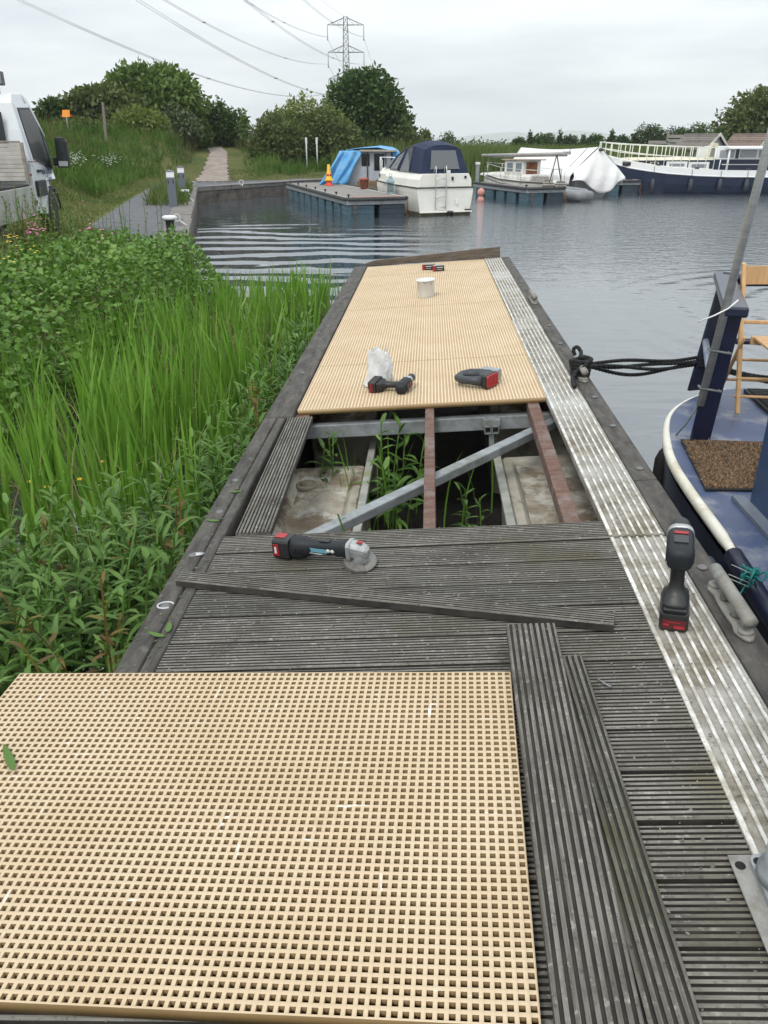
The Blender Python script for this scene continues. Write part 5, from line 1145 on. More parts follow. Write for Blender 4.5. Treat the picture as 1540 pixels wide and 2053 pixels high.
# ------------------------------------------------------------------ sheds, signpost, posts on the far bank
shingle = woodm('shed_shingles', (.12, .105, .095), (.215, .195, .18), (.09, .07, .06), (3, 12, 3))
boards = stuffm('shed_boarding', (.46, .47, .46), (.36, .37, .37), 3, .7, .3, 8, (1, 1, 14))
def shed(label, p, rz, w_=2.3, l_=2.3, eave=2.05, apex=2.9, zb=.7, tint=shingle):
    s = thing('timber_shed', label, 'shed', T(p[0], p[1], 0) @ RZ(rz))
    m = MB(); m.prism([(-w_ / 2, zb), (w_ / 2, zb), (w_ / 2, eave), (0, apex - .08), (-w_ / 2, eave)], -l_, 0, RX(90)); m.build('wall', boards, s)
    m = MB()
    for sx in (-1, 1):
        n = 9
        for k in range(n):
            a, b = k / n, (k + 1) / n; x0, x1 = sx * (w_ / 2 + .18) * (1 - a), sx * (w_ / 2 + .18) * (1 - b); dz = (apex - eave) / (w_ / 2) * .18
            z0 = (eave - dz) + (apex - eave + dz) * a; z1 = (eave - dz) + (apex - eave + dz) * b
            m.add([(x0, -.2, z0 + .045), (x1, -.2, z1 + .018), (x1, l_ + .2, z1 + .018), (x0, l_ + .2, z0 + .045), (x0, -.2, z0), (x1, -.2, z1 - .01), (x1, l_ + .2, z1 - .01), (x0, l_ + .2, z0)], [(0, 1, 2, 3), (4, 7, 6, 5), (0, 3, 7, 4), (0, 4, 5, 1), (3, 2, 6, 7), (1, 5, 6, 2)])
    m.build('roof', tint, s)
    m = MB()
    for sx in (-1, 1): m.loft([[(sx * (w_ / 2 + .2), -.225, eave - .22), (sx * (w_ / 2 + .2), -.225, eave - .03), (sx * (w_ / 2 + .2), -.203, eave - .03), (sx * (w_ / 2 + .2), -.203, eave - .22)], [(sx * .004, -.225, apex - .15), (sx * .004, -.225, apex + .06), (sx * .004, -.203, apex + .06), (sx * .004, -.203, apex - .15)]])
    m.build('barge_board', dirty_white, s)
    m = MB(); m.box(-.35, .35, -.03, -.003, zb + .1, eave - .05); m.build('door', stuffm('shed_door', (.36, .37, .38), (.3, .31, .32), 3, .7), s)
    return s
p = AT(1434, 300, 57); shed('grey timber shed with shingle roof behind the barge, next to the finger post', p, 36)
p = AT(1536, 300, 57); shed('grey timber shed with browner roof, behind the barge wheelhouse', p, 36, tint=woodm('brown_shingles', (.14, .105, .088), (.235, .185, .16), (.1, .07, .06), (3, 12, 3)))
p = AT(1333, 318, 55); sp = thing('finger_post', 'weathered finger post with three boards beyond the barge bow', 'signpost', T(p[0], p[1], 0))
m = MB(); m.box(-.06, .06, -.06, .06, .3, 3.05); m.build('post', stuffm('post_wood', (.2, .18, .15), (.3, .27, .23), 5, .8), sp)
for k, (a, b, z) in enumerate(((-.0, .9, 2.72), (-1.2, .0, 2.38), (-.1, 1.0, 2.46), (0, .85, 2.22))):
    m = MB(); m.prism([(a, -.09), (b, -.09), (b + .08 * (1 if b > .1 else 0), 0), (b, .09), (a, .09)], -.02, .02, T(0, -.085, z) @ RX(90)); m.build('finger', stuffm('finger_board', (.22, .21, .19), (.32, .30, .27), 4, .8), sp)
def mpost(px, top, base, d, label):
    p = AT(px, base, d); s = thing('mooring_post', label, 'post', T(p[0], p[1], 0)); zt = H - d * math.tan(TH + math.atan((top - CY) / F))
    m = MB(); m.box(-.09, .09, -.09, .09, -.5, zt - .12); m.build('shaft', stuffm('grey_pile', (.17, .18, .18), (.25, .26, .26), 5, .7), s, bevel=.01)
    m = MB(); m.box(-.115, .115, -.115, .115, zt - .119, zt); m.build('cap', dirty_white, s, bevel=.01)
mpost(957, 325, 352, 45, 'square grey pile with white cap between cruiser and yacht')
for px, lab in ((615, 'left of a pair of thin white marker posts in the long grass'), (636, 'right of a pair of thin white marker posts in the long grass')):
    p = AT(px, 312, 49); m = MB(); z0 = float(ground(p[0], p[1])); zt = zpx(279) + .05
    m.cyl((0, 0, -.1), (0, 0, 2.62 - z0), .04, n=8); m.box(-.06, .06, -.02, .02, 2.30 - z0, 2.62 - z0); o = m.build('marker_post', plain('post_white', (.5, .52, .5), .6)); o.matrix_world = T(p[0], p[1], z0); tag(o, lab, 'post', 'thin white marker posts')

# ------------------------------------------------------------------ bollard lights and mooring bollards on the quay
def blight(px, row, d, label):
    p = AT(px, row, d); s = thing('bollard_light', label, 'bollard', T(p[0], p[1], ZB) @ RZ(12), 'bollard lights on the quay')
    m = MB(); m.box(-.115, .115, -.115, .115, -.02, .80); m.build('shaft', bollard_grey, s, bevel=.012)
    m = MB()
    for x in (-.07, .065): m.box(x - .014, x + .014, -.119, -.1165, .64, .75); m.box(-.119, -.1165, x - .014, x + .014, .64, .75)
    m.build('vent_slots', plain('slot_dark', .012, .6), s)
    m = MB(); m.box(-.108, .108, -.108, .108, .802, .955); m.build('lens', plain('frosted_lens', .82, .3), s, bevel=.006)
    m = MB(); m.loft([[(x * k, y * k, z) for x, y in ((-.12, -.12), (.12, -.12), (.12, .12), (-.12, .12))] for k, z in ((1, .957), (1, .972), (.15, 1.0))]); m.build('cap', bollard_grey, s)
blight(347, 405, 24.6, 'nearer grey bollard light with white lens, weeds round its foot')
blight(366, 380, 28.6, 'further grey bollard light with white lens behind the first')
def mbol(px, row, label):
    p = G(px, row, ZB); s = thing('mooring_bollard', label, 'bollard', T(p[0], p[1], ZB), 'white topped mooring bollards')
    m = MB(); m.lathe([(.12, -.02), (.11, .03), (.085, .07), (.085, .24), (.13, .27)], 18); m.build('stem', plain('bollard_black', .02, .6), s)
    m = MB(); m.lathe([(.13, .2705), (.15, .285), (.15, .33), (.12, .345), (.001, .35)], 18); m.build('head', white_paint, s)
mbol(343, 468, 'nearest black mooring bollard with white head, half hidden by brambles')
mbol(372, 403, 'second black mooring bollard with white head beside the weeds on the quay')
def mloop(a, b, label, r_=.075):
    p, q = G(*a, ZB + .14), G(*b, ZB + .03); m = MB()
    m.tube([(p[0] + r_ * math.cos(t_), p[1], p[2] + r_ * math.sin(t_)) for t_ in np.linspace(0, 6.28, 16)[:-1]], .018, 8, closed=True); m.tube([(p[0] + r_ * .6, p[1], p[2] - r_ * .7), tuple(q)], .02, 6)
    c = Vector(q); o = MB(); o.add([Vector(v) - c for v in m.v], m.f); o.sm = [True] * len(o.f); ob = o.build('mooring_loop', stuffm('old_white_rope', (.55, .52, .47), (.42, .38, .33), 20, .8)); ob.matrix_world = T(*q); tag(ob, label, 'rope', 'white rope loops at the quay edge')
mloop((355, 437), (374, 452), 'nearest white rope loop hanging over the quay edge')
mloop((378, 393), (388, 404), 'white rope loop on the quay edge beside the second mooring bollard')
mloop((388, 368), (394, 372), 'furthest white rope loop at the corner of the quay')
mloop((484, 366), (486, 373), 'white rope loop hanging on the far quay wall', .10)
# orange sign and wooden pole on the mound
p = AT(135, 246, 44); z0 = float(ground(p[0], p[1])); sg = thing('warning_sign', 'orange square sign on a short grey post among the bushes', 'sign', T(p[0], p[1], z0) @ RZ(14))
zs = lambda row, d: H - d * math.tan(TH + math.atan((row - CY) / F))
m = MB(); m.cyl((0, .03, -.1), (0, .03, zs(232, 44) - z0), .028, n=8); m.build('post', galv, sg)
m = MB(); c = zs(228, 44) - z0; m.add([(-.2, -.0, c - .15), (.16, -.0, c - .15), (.2, .04, c + .17), (-.15, .04, c + .17)], [(0, 1, 2, 3)]); m.build('panel', plain('sign_orange', (.90, .32, .03), .4), sg, solid=.012)
m = MB(); m.add([(-.28, .05, c - .12), (.30, .05, c - .12), (.02, .08, c + .2)], [(0, 1, 2)]); m.build('red_frame', plain('sign_red', (.65, .06, .03), .5), sg, solid=.012)
p = AT(210, 262, 44.5); z0 = float(ground(p[0], p[1])); m = MB(); m.prism([(-.07, -.3), (.07, -.3), (.05, zs(205, 44.5) - z0), (-.05, zs(205, 44.5) - z0)], -.05, .05, RX(90) @ RY(0)); o = m.build('wooden_pole', stuffm('old_pole', (.16, .13, .11), (.24, .2, .17), 6, .9, .4, 20, (4, 4, 1))); o.matrix_world = T(p[0], p[1], z0) @ RY(3); tag(o, 'leaning weathered wooden pole on the grassy mound', 'pole')
# ------------------------------------------------------------------ dropside pickup truck (x: 0 is its right side, y forward, 0 at the front axle)
vw = G(117, 463, .73)
van = thing('pickup_truck', 'white dropside pickup truck with aluminium bed parked on the grass by the path', 'truck', T(vw[0], vw[1], .72) @ RZ(7.5))
vwhite = plain('van_white', (.70, .72, .74), .28, var=.03, coat=.3); vdirt = stuffm('dusty_bed', (.42, .42, .39), (.32, .32, .29), 3, .7, .15, metal=.2, c3=(.25, .24, .2), s3=3)
vglass = plain('van_glass', (.010, .011, .012), .3, spec=.2); vtrim = plain('van_trim', (.022, .024, .026), .5)
HW = 1.95
def prof(inset):
    """side outline of the cab, (y, z)"""
    return [(-1.15, .42), (-1.15, 1.25), (-1.10, 1.8), (-1.03, 2.24), (-.85, 2.38), (-.2, 2.42), (.12, 2.34), (.62, 1.74), (.98, 1.30), (1.30, 1.10), (1.45, .85), (1.48, .45), (1.2, .36)]
def tum(z): return 0 if z < 1.25 else -.21 * ((z - 1.25) / 1.15) ** 1.15
arc_ = [(.40 * math.cos(a), .36 + .44 * math.sin(a)) for a in np.linspace(R(8), R(172), 12)]
side = [(p[0], p[1]) for p in prof(0)]
def side_with_arch():
    s = [(-1.15, .42)] + side[1:-1] + [(1.45, .42), (.46, .36)] + [(y, z) for y, z in arc_] + [(-.46, .36)]
    return s
SA = side_with_arch()
m = MB(); n = len(SA)
fin = lambda y: -.42 * max(0, y - .42) ** 1.25
v = [(tum(z) + fin(y), y, z) for y, z in SA] + [(-HW - tum(z) - fin(y), y, z) for y, z in SA]
m.add(v, [list(range(n)), list(range(n, 2 * n))[::-1]] + [(i, (i + 1) % n, n + (i + 1) % n, n + i) for i in range(n)])
m.build('cab', vwhite, van, bevel=.035, seg=3)
cabo = van.children[-1] if len(van.children) else None
cabo = [o for o in van.children if o.name.startswith('cab')][0]
# side glass, door seam, mouldings
def sideplate(poly, mat, name, parent, out=.006, th=.006):
    m = MB(); n = len(poly); a = [(tum(z) + fin(y) + out, y, z) for y, z in poly]; b = [(tum(z) + fin(y) + out - th, y, z) for y, z in poly]
    m.add(a + b, [list(range(n)), list(range(n, 2 * n))[::-1]] + [(i, (i + 1) % n, n + (i + 1) % n, n + i) for i in range(n)]); return m.build(name, mat, parent)
door = sideplate([(-.98, .55), (-.98, 1.30), (-.92, 2.22), (.02, 2.26), (.50, 1.68), (.72, 1.32), (.70, 1.05), (.45, .95), (-.44, .95), (-.50, .58)], vwhite, 'door', van, .004, .012)
sideplate([(-.86, 1.36), (-.79, 2.12), (-.02, 2.15), (.20, 1.93), (.20, 1.17), (-.1, 1.26)], vglass, 'window', door, .012)
sideplate([(.25, 1.16), (.25, 1.87), (.52, 1.56), (.70, 1.26), (.62, 1.14)], vglass, 'window', door, .0125)
sideplate([(-.90, 1.33), (-.83, 2.16), (.0, 2.19), (.50, 1.66), (.75, 1.28), (.66, 1.10), (.22, 1.12), (-.1, 1.22)], vtrim, 'window_trim', door, .008)
m = MB(); m.box(-.002, .05, -1.06, -.47, .70, .97); m.build('side_moulding', vtrim, van, bevel=.015)
m = MB(); m.box(.004, .045, -.84, -.62, 1.10, 1.15); m.build('handle', vtrim, door, bevel=.012)
m = MB(); m.loft([[(x, .40 * k * math.cos(a), .36 + .44 * k * math.sin(a)) for k, x in ((.97, .002), (1.1, .012), (1.1, .035), (.97, .04))] for a in np.linspace(R(2), R(178), 16)]); m.build('wheel_arch', vtrim, van)
m = MB(); m.box(.02, .10, .40, .47, 1.18, 1.34); m.build('mirror_arm', vtrim, van, bevel=.02)
m = MB(); m.loft([[(x, .33 + y, z) for x, y, z in ((.10, 0, 1.15), (.33, 0, 1.15), (.345, .0, 1.22), (.34, 0, 1.62), (.29, .0, 1.70), (.12, 0, 1.70))], [(x, .46 + y, z) for x, y, z in ((.11, 0, 1.17), (.32, 0, 1.17), (.335, .0, 1.23), (.33, 0, 1.60), (.28, .0, 1.67), (.13, 0, 1.67))]]); mr_ = m.build('mirror', vtrim, van, bevel=.02)
m = MB(); m.box(.14, .31, .324, .3305, 1.29, 1.64); m.build('mirror_glass', plain('mirror_dark', (.03, .033, .035), .05), mr_); m = MB(); m.box(.14, .31, .322, .3285, 1.18, 1.27); m.build('mirror_glass', steel_bright, mr_)
def wheel(y):
    w_ = MB(); w_.lathe([(.22, -.20), (.33, -.21), (.352, -.18), (.352, -.03), (.33, .0), (.23, .002)], 36, T(-.01, y, .352) @ RY(90)); wo_ = w_.build('wheel', stuffm('tyre_rubber', .018, .035, 12, .85), van)
    w_ = MB(); w_.lathe([(.23, -.01), (.225, -.035), (.10, -.03), (.09, -.005), (.001, -.003)], 28, T(-.01, y, .352) @ RY(90))
    for k in range(8): a = k * math.pi / 4; w_.lathe([(.03, -.031), (.03, -.026), (.001, -.0255)], 8, T(-.01, y, .352) @ RY(90) @ T(.165 * math.cos(a), .165 * math.sin(a), 0))
    w_.build('rim', stuffm('dirty_rim', (.20, .19, .17), (.12, .11, .10), 8, .6, .2, metal=.3), wo_)
wheel(0); wheel(-3.4)
m = MB(); m.box(-HW + .45, -.45, 1.40, 1.58, .30, .62); m.build('bumper', vtrim, van, bevel=.05)
# cab rear window, headboard, bed
m = MB(); m.box(-HW + .32, -.34, -1.165, -1.148, 1.52, 2.08); rw = m.build('rear_window', vtrim, van, bevel=.04)
m = MB(); m.box(-HW + .42, -.44, -1.172, -1.1655, 1.60, 2.0); m.build('pane', vglass, rw, bevel=.04)
slat = stuffm('bed_slats', (.50, .48, .44), (.40, .38, .34), 6, .6, .2, metal=.2)
m = MB()
for k in range(9): m.box(-HW - .0, -.07, -1.36, -1.32, .98 + .068 * k, .98 + .068 * k + .062)
m.build('headboard', slat, van, bevel=.004)
m = MB(); m.box(-.07, -.02, -1.38, -1.31, .62, 1.60); m.box(-HW - .05, -HW, -1.38, -1.31, .62, 1.60); m.box(-HW, -.07, -1.37, -1.315, 1.593, 1.625); m.build('headboard_post', stuffm('bed_post', (.30, .27, .24), (.2, .16, .13), 8, .7), van, bevel=.006)
m = MB(); m.box(-HW - .06, .02, -5.0, -1.39, .78, .84); m.build('bed_floor', vdirt, van)
m = MB(); m.box(.021, .05, -5.0, -1.36, .42, .90); m.build('bed_side', vdirt, van, bevel=.006)
m = MB(); m.box(-HW - .1, -HW - .07, -5.0, -1.36, .62, 1.0); m.build('bed_side', vdirt, van, bevel=.006)
m = MB(); m.box(-.55, -.02, -2.6, -1.42, .845, .93); m.box(-1.2, -.6, -3.0, -1.5, .845, .99); m.build('bed_load', plain('bed_load', .025, .8), van, bevel=.01)
for bx in ((.05, .075, -1.5, -1.38, .60, .66), (-.0, .03, -1.34, -1.30, 1.06, 1.09), (.0, .12, -1.30, -1.15, 1.28, 1.295)): m = MB(); m.box(*bx); m.build('latch', rust, van)
m = MB(); m.box(-1.2, -.7, -5, 1.0, .30, .55); m.build('chassis', plain('chassis_black', .012, .8), van)
# work lamp on the roof
m = MB(); m.cyl((-.40, -.85, 2.36), (-.40, -.85, 2.50), .02); m.box(-.52, -.28, -.93, -.80, 2.50, 2.72); lam = m.build('work_lamp', plain('lamp_grey', (.10, .105, .11), .5), van, bevel=.02)
m = MB(); m.box(-.50, -.30, -.936, -.928, 2.53, 2.69); m.build('lamp_glass', plain('lamp_glass', (.22, .23, .22), .2), lam)
# lettering and emblem on the door
blue_l = plain('lettering_navy', (.02, .035, .10), .4)
dm = RX(90) ; LM = Matrix(((0, 0, 1, 0), (1, 0, 0, 0), (0, 1, 0, 0), (0, 0, 0, 1)))
def lett(s, y, z, size): txt(s, size, blue_l, door, T(tum(z) + .009, y, z) @ LM, bold=.0035)
lett('Scottish', -.26, 1.06, .150); lett('Canals', -.24, .925, .150); lett('scottishcanals.co.uk', -.22, .82, .04)
m = MB()
for sgn in (-1, 1): m.prism([(0, 0), (sgn * .05, .045), (sgn * .10, .03), (sgn * .12, -.02), (sgn * .06, -.015), (sgn * .09, -.05), (0, -.03)], 0, .002, T(.010, -.40, 1.10) @ LM)
m.prism([(-.015, .02), (.015, .02), (.01, .09), (-.01, .09)], 0, .002, T(.010, -.40, 1.10) @ LM); m.build('emblem', blue_l, door)

# ------------------------------------------------------------------ pylons and lines
steel = plain('pylon_steel', (.16, .17, .18), .7)
def pylon(label, x, y, rz, arms_z, htop, z0=2., half=6.9):
    p = thing('pylon', label, 'pylon', T(x, y, z0) @ RZ(rz), 'lattice pylons')
    m = MB(); r_ = .13
    def hw(z): return 3.4 + (1.35 - 3.4) * min(1, z / 20.) if z < 20 else 1.35 + (.72 - 1.35) * (z - 20) / (htop - 20)
    zz = [0, 5, 10, 14, 17, 20, 22.4, 24.8, 27.2, 29.6, 32, 34.4, 36.8, 39.2, 41.2, htop]
    for a, b in zip(zz[:-1], zz[1:]):
        A_, B_ = hw(a), hw(b); ca = [(-A_, -A_, a), (A_, -A_, a), (A_, A_, a), (-A_, A_, a)]; cb2 = [(-B_, -B_, b), (B_, -B_, b), (B_, B_, b), (-B_, B_, b)]
        for k in range(4):
            m.cyl(ca[k], cb2[k], r_, n=5); j_ = (k + 1) % 4
            m.cyl(ca[k], cb2[j_], r_ * .55, n=4); m.cyl(ca[j_], cb2[k], r_ * .55, n=4); m.cyl(cb2[k], cb2[j_], r_ * .45, n=4)
    m.build('tower', steel, p)
    for az in arms_z:
        for s in (-1, 1):
            m = MB(); w_ = hw(az); tipp = (s * half, 0, az)
            for yy_ in (-w_, w_): m.cyl((s * w_, yy_, az), tipp, .11, n=5); m.cyl((s * w_ * .8, yy_, az + 2.3), tipp, .09, n=5)
            for f_ in (.35, .68): xx_ = w_ + (half - w_) * f_; m.cyl((s * xx_, 0, az), (s * xx_, 0, az + 2.3 * (1 - f_)), .07, n=4); m.cyl((s * xx_, 0, az), (s * (w_ + (half - w_) * (f_ - .3)), 0, az + 2.3 * (1.3 - f_)), .06, n=4)
            a_ = m.build('cross_arm', steel, p)
            m = MB(); m.cyl((s * half, 0, az - .1), (s * half, 0, az - 4.7), .14, n=6); m.box(s * half - .25, s * half + .25, -.2, .2, az - 5.1, az - 4.7); m.build('insulator', plain('insulator', (.2, .22, .22), .4), a_)
    return p
TX, TY = (697 - 770) / F * 316., 349.
z_ = lambda row: zs(row, TY)
pylon('tall lattice electricity pylon rising behind the dark round tree', TX, TY, 0, [z_(50) - 2, z_(105) - 2, z_(158) - 2], z_(33) - 2)
pylon('far lattice pylon, mostly hidden behind the dark round tree', (787 - 770) / F * 690 * .95, 720., 0, [37.5, 27.5, 17.5], 45)
NP = np.array([-54.26, -109.35]); cable = plain('cable', (.10, .105, .11), .6)
def cablev(a, b, sag_, dz, gap, label, rr=.027):
    m = MB(); tt = np.linspace(0, .93, 60)
    for s in ((-gap, gap) if gap else (0,)):
        pts = [(a[0] + (b[0] - a[0]) * u + s, a[1] + (b[1] - a[1]) * u, a[2] + dz * u - 4 * sag_ * u * (1 - u)) for u in tt]
        m.tube(pts, [rr * (.75 if p[1] < 120 else 1.25) for p in pts], 5)
    if gap:
        for u in (.18, .36, .53, .66):
            c = (a[0] + (b[0] - a[0]) * u, a[1] + (b[1] - a[1]) * u, a[2] + dz * u - 4 * sag_ * u * (1 - u)); m.box(c[0] - gap - .08, c[0] + gap + .08, c[1] - .15, c[1] + .15, c[2] - .09, c[2] + .07)
    o = m.build('power_line', cable); tag(o, label, 'power line', 'power lines to the pylon')
perp = np.array([math.cos(-.19), math.sin(-.19)])
for row, lv in ((76, 'top'), (130, 'middle'), (188, 'bottom')):
    for px, sd2 in ((661, 'left'), (731, 'right')):
        xa = (px - 770) / F * 316.; offx = xa - TX; e = NP + perp * offx
        cablev((xa, TY, z_(row) + .3), (e[0], e[1]), 16.57, 26.1, .26, f'twin power line running overhead from the {sd2} end of the {lv} pylon arm')
e = NP; cablev((TX, TY, z_(34)), (e[0], e[1]), 13.5, 26.1, 0, 'single earth wire from the top of the pylon', .022)
for row, lv in ((76, 'top'), (130, 'middle'), (188, 'bottom')):
    for px, sd2 in ((661, 'left'), (731, 'right')):
        xa = (px - 770) / F * 316.; xb = (787 - 770) / F * 690 * .95 + (xa - TX)
        m = MB(); m.tube([(xa + (xb - xa) * u, TY + 371 * u, z_(row) + .3 + (-10) * u * .2 - 4 * 11 * u * (1 - u)) for u in np.linspace(0, 1, 30)], .05, 4)
        o = m.build('power_line', cable); tag(o, f'faint power line beyond the pylon from the {sd2} end of its {lv} arm', 'power line', 'power lines to the pylon')
# ------------------------------------------------------------------ vegetation
def leaves(P, Nrm, L, Wd, fold=.25):
    """rhombic folded leaves at P pointing along Nrm: two triangles pairs -> quads"""
    n = len(P); up = rng.normal(size=(n, 3)); t = Nrm / np.linalg.norm(Nrm, axis=1)[:, None]
    s = np.cross(t, up); s /= np.linalg.norm(s, axis=1)[:, None]; b = np.cross(s, t)
    L = np.broadcast_to(L, n)[:, None]; Wd = np.broadcast_to(Wd, n)[:, None]
    base, tip = P, P + t * L; mid = P + t * L * .45
    V = np.stack([base, mid + s * Wd * .5 + b * fold * Wd, tip, mid - s * Wd * .5 + b * fold * Wd], 1)
    return V.reshape(-1, 3), np.arange(n * 4).reshape(-1, 4)
def crown_pts(blobs, n, shell=.55):
    w_ = np.array([b[3] * b[4] + b[3] * b[5] + b[4] * b[5] for b in blobs]); w_ = w_ / w_.sum(); k = rng.choice(len(blobs), n, p=w_); B = np.array(blobs)[k]
    d = rng.normal(size=(n, 3)); d /= np.linalg.norm(d, axis=1)[:, None]
    r = shell + (1 - shell) * rng.random(n) ** .6
    lump_ = 1 + .16 * np.sin(7 * d[:, 0] + k * 1.3) * np.sin(6 * d[:, 1] + 2 * k) + .12 * np.sin(13 * d[:, 2] + k)
    return B[:, :3] + d * B[:, 3:6] * (r * lump_)[:, None], d
tree_dark = leafm('leaf_dark', [(.026, .058, .014), (.054, .104, .025), (.095, .155, .042)], .6, .25, .45, .35)
tree_mid = leafm('leaf_mid', [(.06, .11, .022), (.11, .18, .04), (.17, .245, .065)], .6, .3, .5, .3)
tree_lite = leafm('leaf_light', [(.09, .14, .028), (.15, .21, .05), (.24, .27, .09)], .6, .35, .45, .5)
tree_olive = leafm('leaf_olive', [(.06, .088, .026), (.105, .14, .042), (.16, .19, .068)], .6, .25, .5, .4)
tree_grey = leafm('leaf_greygreen', [(.07, .10, .05), (.11, .15, .075), (.15, .19, .10)], .6, .3, .4, .4)
tree_far = leafm('leaf_far', [(.03, .055, .018), (.055, .085, .026), (.085, .115, .04)], .6, .25, .5, .4)
bark = stuffm('bark', (.06, .045, .035), (.12, .10, .08), 6, .95, .8, 14, (4, 4, 1), bd=.03)
bark_m = bark
def tree(name, label, cat, px, base, top, wpx, d, mat, n, size, blobs=None, nb=9, trunk=True, group='trees and bushes on the bank', squash=1., seed=0, sink=.1, shell=.5):
    r_ = random.Random(seed * 7 + int(px)); p = AT(px, base, d); zt = H - d * math.tan(TH + math.atan((top - CY) / F)); z0 = float(ground(p[0], p[1])) 
    wv = wpx / F * (d * math.cos(TH)) / 2; hv = zt - z0
    o = thing(name, label, cat, T(p[0], p[1], z0), group)
    if blobs is None and name == 'conifer_tree':
        blobs = [(r_.uniform(-.1, .1) * wv, r_.uniform(-.1, .1) * wv, hv * (.12 + .82 * k_ / 8), wv * (1.02 - .11 * k_) * r_.uniform(.75, 1.15), wv * (1.0 - .11 * k_), hv * .075) for k_ in range(9)]
    elif blobs is None:
        blobs = []
        lo = .16 if trunk else .02
        for k in range(nb):
            f_ = (k + .5) / nb; zc = hv * (lo + (1 - lo) * (.16 + .66 * f_)); prof_ = math.sin(math.pi * min(1, max(.0, .22 + .70 * f_))) ** .8
            a = r_.uniform(0, 6.28); rr = wv * prof_ * .55; br = wv * (.42 + .18 * r_.random()) * (.55 + .55 * prof_)
            for q_ in range(2):
                aa = a + q_ * 2.6 + r_.uniform(-.5, .5); bh = min(br * .85, hv * .26)
                blobs.append((rr * math.cos(aa), rr * .8 * math.sin(aa), min(zc, hv - bh), br, br * .85, bh))
    else:
        blobs = [(x * wv, y * wv, z * hv, a * wv, b * wv, c * hv) for x, y, z, a, b, c in blobs]
    P, dr = crown_pts(blobs, n, shell); P[:, 2] = np.maximum(P[:, 2], .02)
    nr = dr * .6 + rng.normal(size=dr.shape) * .7 + (0, 0, -.12); V, Fq = leaves(P, nr, size * rng.uniform(.6, 1.4, n), size * .62 * rng.uniform(.7, 1.3, n))
    np_obj('crown', V, Fq, mat, o)
    if trunk:
        m = MB(); m.smooth = True; th_ = hv * .7; r0 = max(.06, wv * .09)
        m.tube([(0, 0, -.3), (.05, .02, th_ * .3), (-.05, .05, th_ * .65), (.02, 0, th_)], [r0, r0 * .8, r0 * .55, r0 * .2], 9)
        for k in range(7):
            b = blobs[k * len(blobs) // 7]; z1 = th_ * r_.uniform(.25, .7); m.tube([(0, .02, z1), (b[0] * .5, b[1] * .5, (z1 + b[2]) * .5 + .1), (b[0] * .95, b[1] * .95, b[2] + .1)], [r0 * .42, r0 * .28, r0 * .1], 6)
        m.build('trunk', bark_m, o)
    return o
BUSH = [(-.55, 0, .42, .48, .5, .44), (.0, -.1, .5, .55, .55, .5), (.55, .05, .40, .48, .5, .42), (-.2, .3, .55, .5, .5, .44), (.28, -.25, .38, .5, .45, .4)]
G1 = 'trees and bushes on the left mound'
tree('broadleaf_tree', 'large rounded mid green tree on the grassy mound, tallest at the left', 'tree', 312, 262, 127, 195, 56, tree_mid, 9500, .34, group=G1, seed=1, nb=10)
tree('broadleaf_tree', 'broad dull olive tree left of the large rounded tree', 'tree', 215, 258, 172, 170, 53, tree_olive, 6500, .32, group=G1, seed=2, nb=7)
tree('broadleaf_tree', 'small dark green tree at the far left behind the orange sign', 'tree', 118, 258, 196, 74, 52, tree_dark, 2600, .28, group=G1, seed=3, nb=5)
tree('conifer_tree', 'small blackish conifer top above the olive tree', 'tree', 160, 262, 178, 40, 60, tree_dark, 1400, .28, group=G1, seed=4, nb=5)
tree('shrub', 'pale green shrub spreading in front of the large rounded tree', 'shrub', 350, 258, 212, 110, 54, tree_grey, 2600, .24, BUSH, trunk=False, group=G1, seed=5)
tree('shrub', 'bright green bush on the mound below the large rounded tree', 'shrub', 282, 258, 214, 105, 48, tree_lite, 2400, .20, BUSH, trunk=False, group=G1, seed=6)
tree('shrub', 'dark hawthorn bush at the right end of the mound, above the trodden path', 'shrub', 445, 290, 205, 112, 58, tree_dark, 4200, .24, BUSH, trunk=False, group=G1, seed=7)
tree('shrub', 'second dark hawthorn bush left of the trodden path, with lighter leaves', 'shrub', 390, 276, 228, 70, 56, tree_mid, 2600, .22, BUSH, trunk=False, group=G1, seed=8)
tree('shrub', 'olive scrub bush around the orange sign post', 'shrub', 165, 262, 238, 120, 47, tree_olive, 2200, .2, BUSH, trunk=False, group=G1, seed=9)
tree('birch_sapling', 'thin pale sapling sticking up right of the dark hawthorn', 'tree', 402, 262, 186, 28, 58, tree_grey, 380, .22, group=G1, seed=10, nb=5, shell=.2)
tree('birch_sapling', 'slender sapling at the right edge of the hawthorn bush', 'tree', 492, 285, 205, 20, 55, tree_mid, 220, .22, group=G1, seed=11, nb=5, shell=.2)
G2 = 'trees and bushes beyond the path'
tree('broadleaf_tree', 'big dark dome shaped tree below the pylon', 'tree', 735, 290, 133, 190, 58, tree_dark, 12500, .33, [(-.05, 0, .50, .80, .72, .40), (.0, 0, .26, .95, .8, .26), (-.22, -.1, .72, .52, .5, .22), (.12, .1, .78, .46, .45, .21), (.45, -.2, .36, .52, .5, .26), (-.5, -.15, .34, .48, .5, .28), (.30, -.3, .55, .5, .45, .24), (-.05, -.35, .5, .55, .45, .28), (.62, 0, .18, .40, .4, .17)], group=G2, seed=12)
tree('shrub', 'yellow green elder bush with pale flower heads left of the dark dome tree', 'shrub', 618, 290, 196, 170, 54, tree_lite, 6200, .24, BUSH, trunk=False, group=G2, seed=13)
tree('shrub', 'dull brownish green bush in front of the elder, nearest the path', 'shrub', 560, 292, 224, 125, 51, tree_olive, 4600, .22, BUSH, trunk=False, group=G2, seed=14)
tree('shrub', 'olive green bush at the foot of the dark dome tree', 'shrub', 662, 296, 215, 125, 52, tree_olive, 3600, .22, BUSH, trunk=False, group=G2, seed=15)
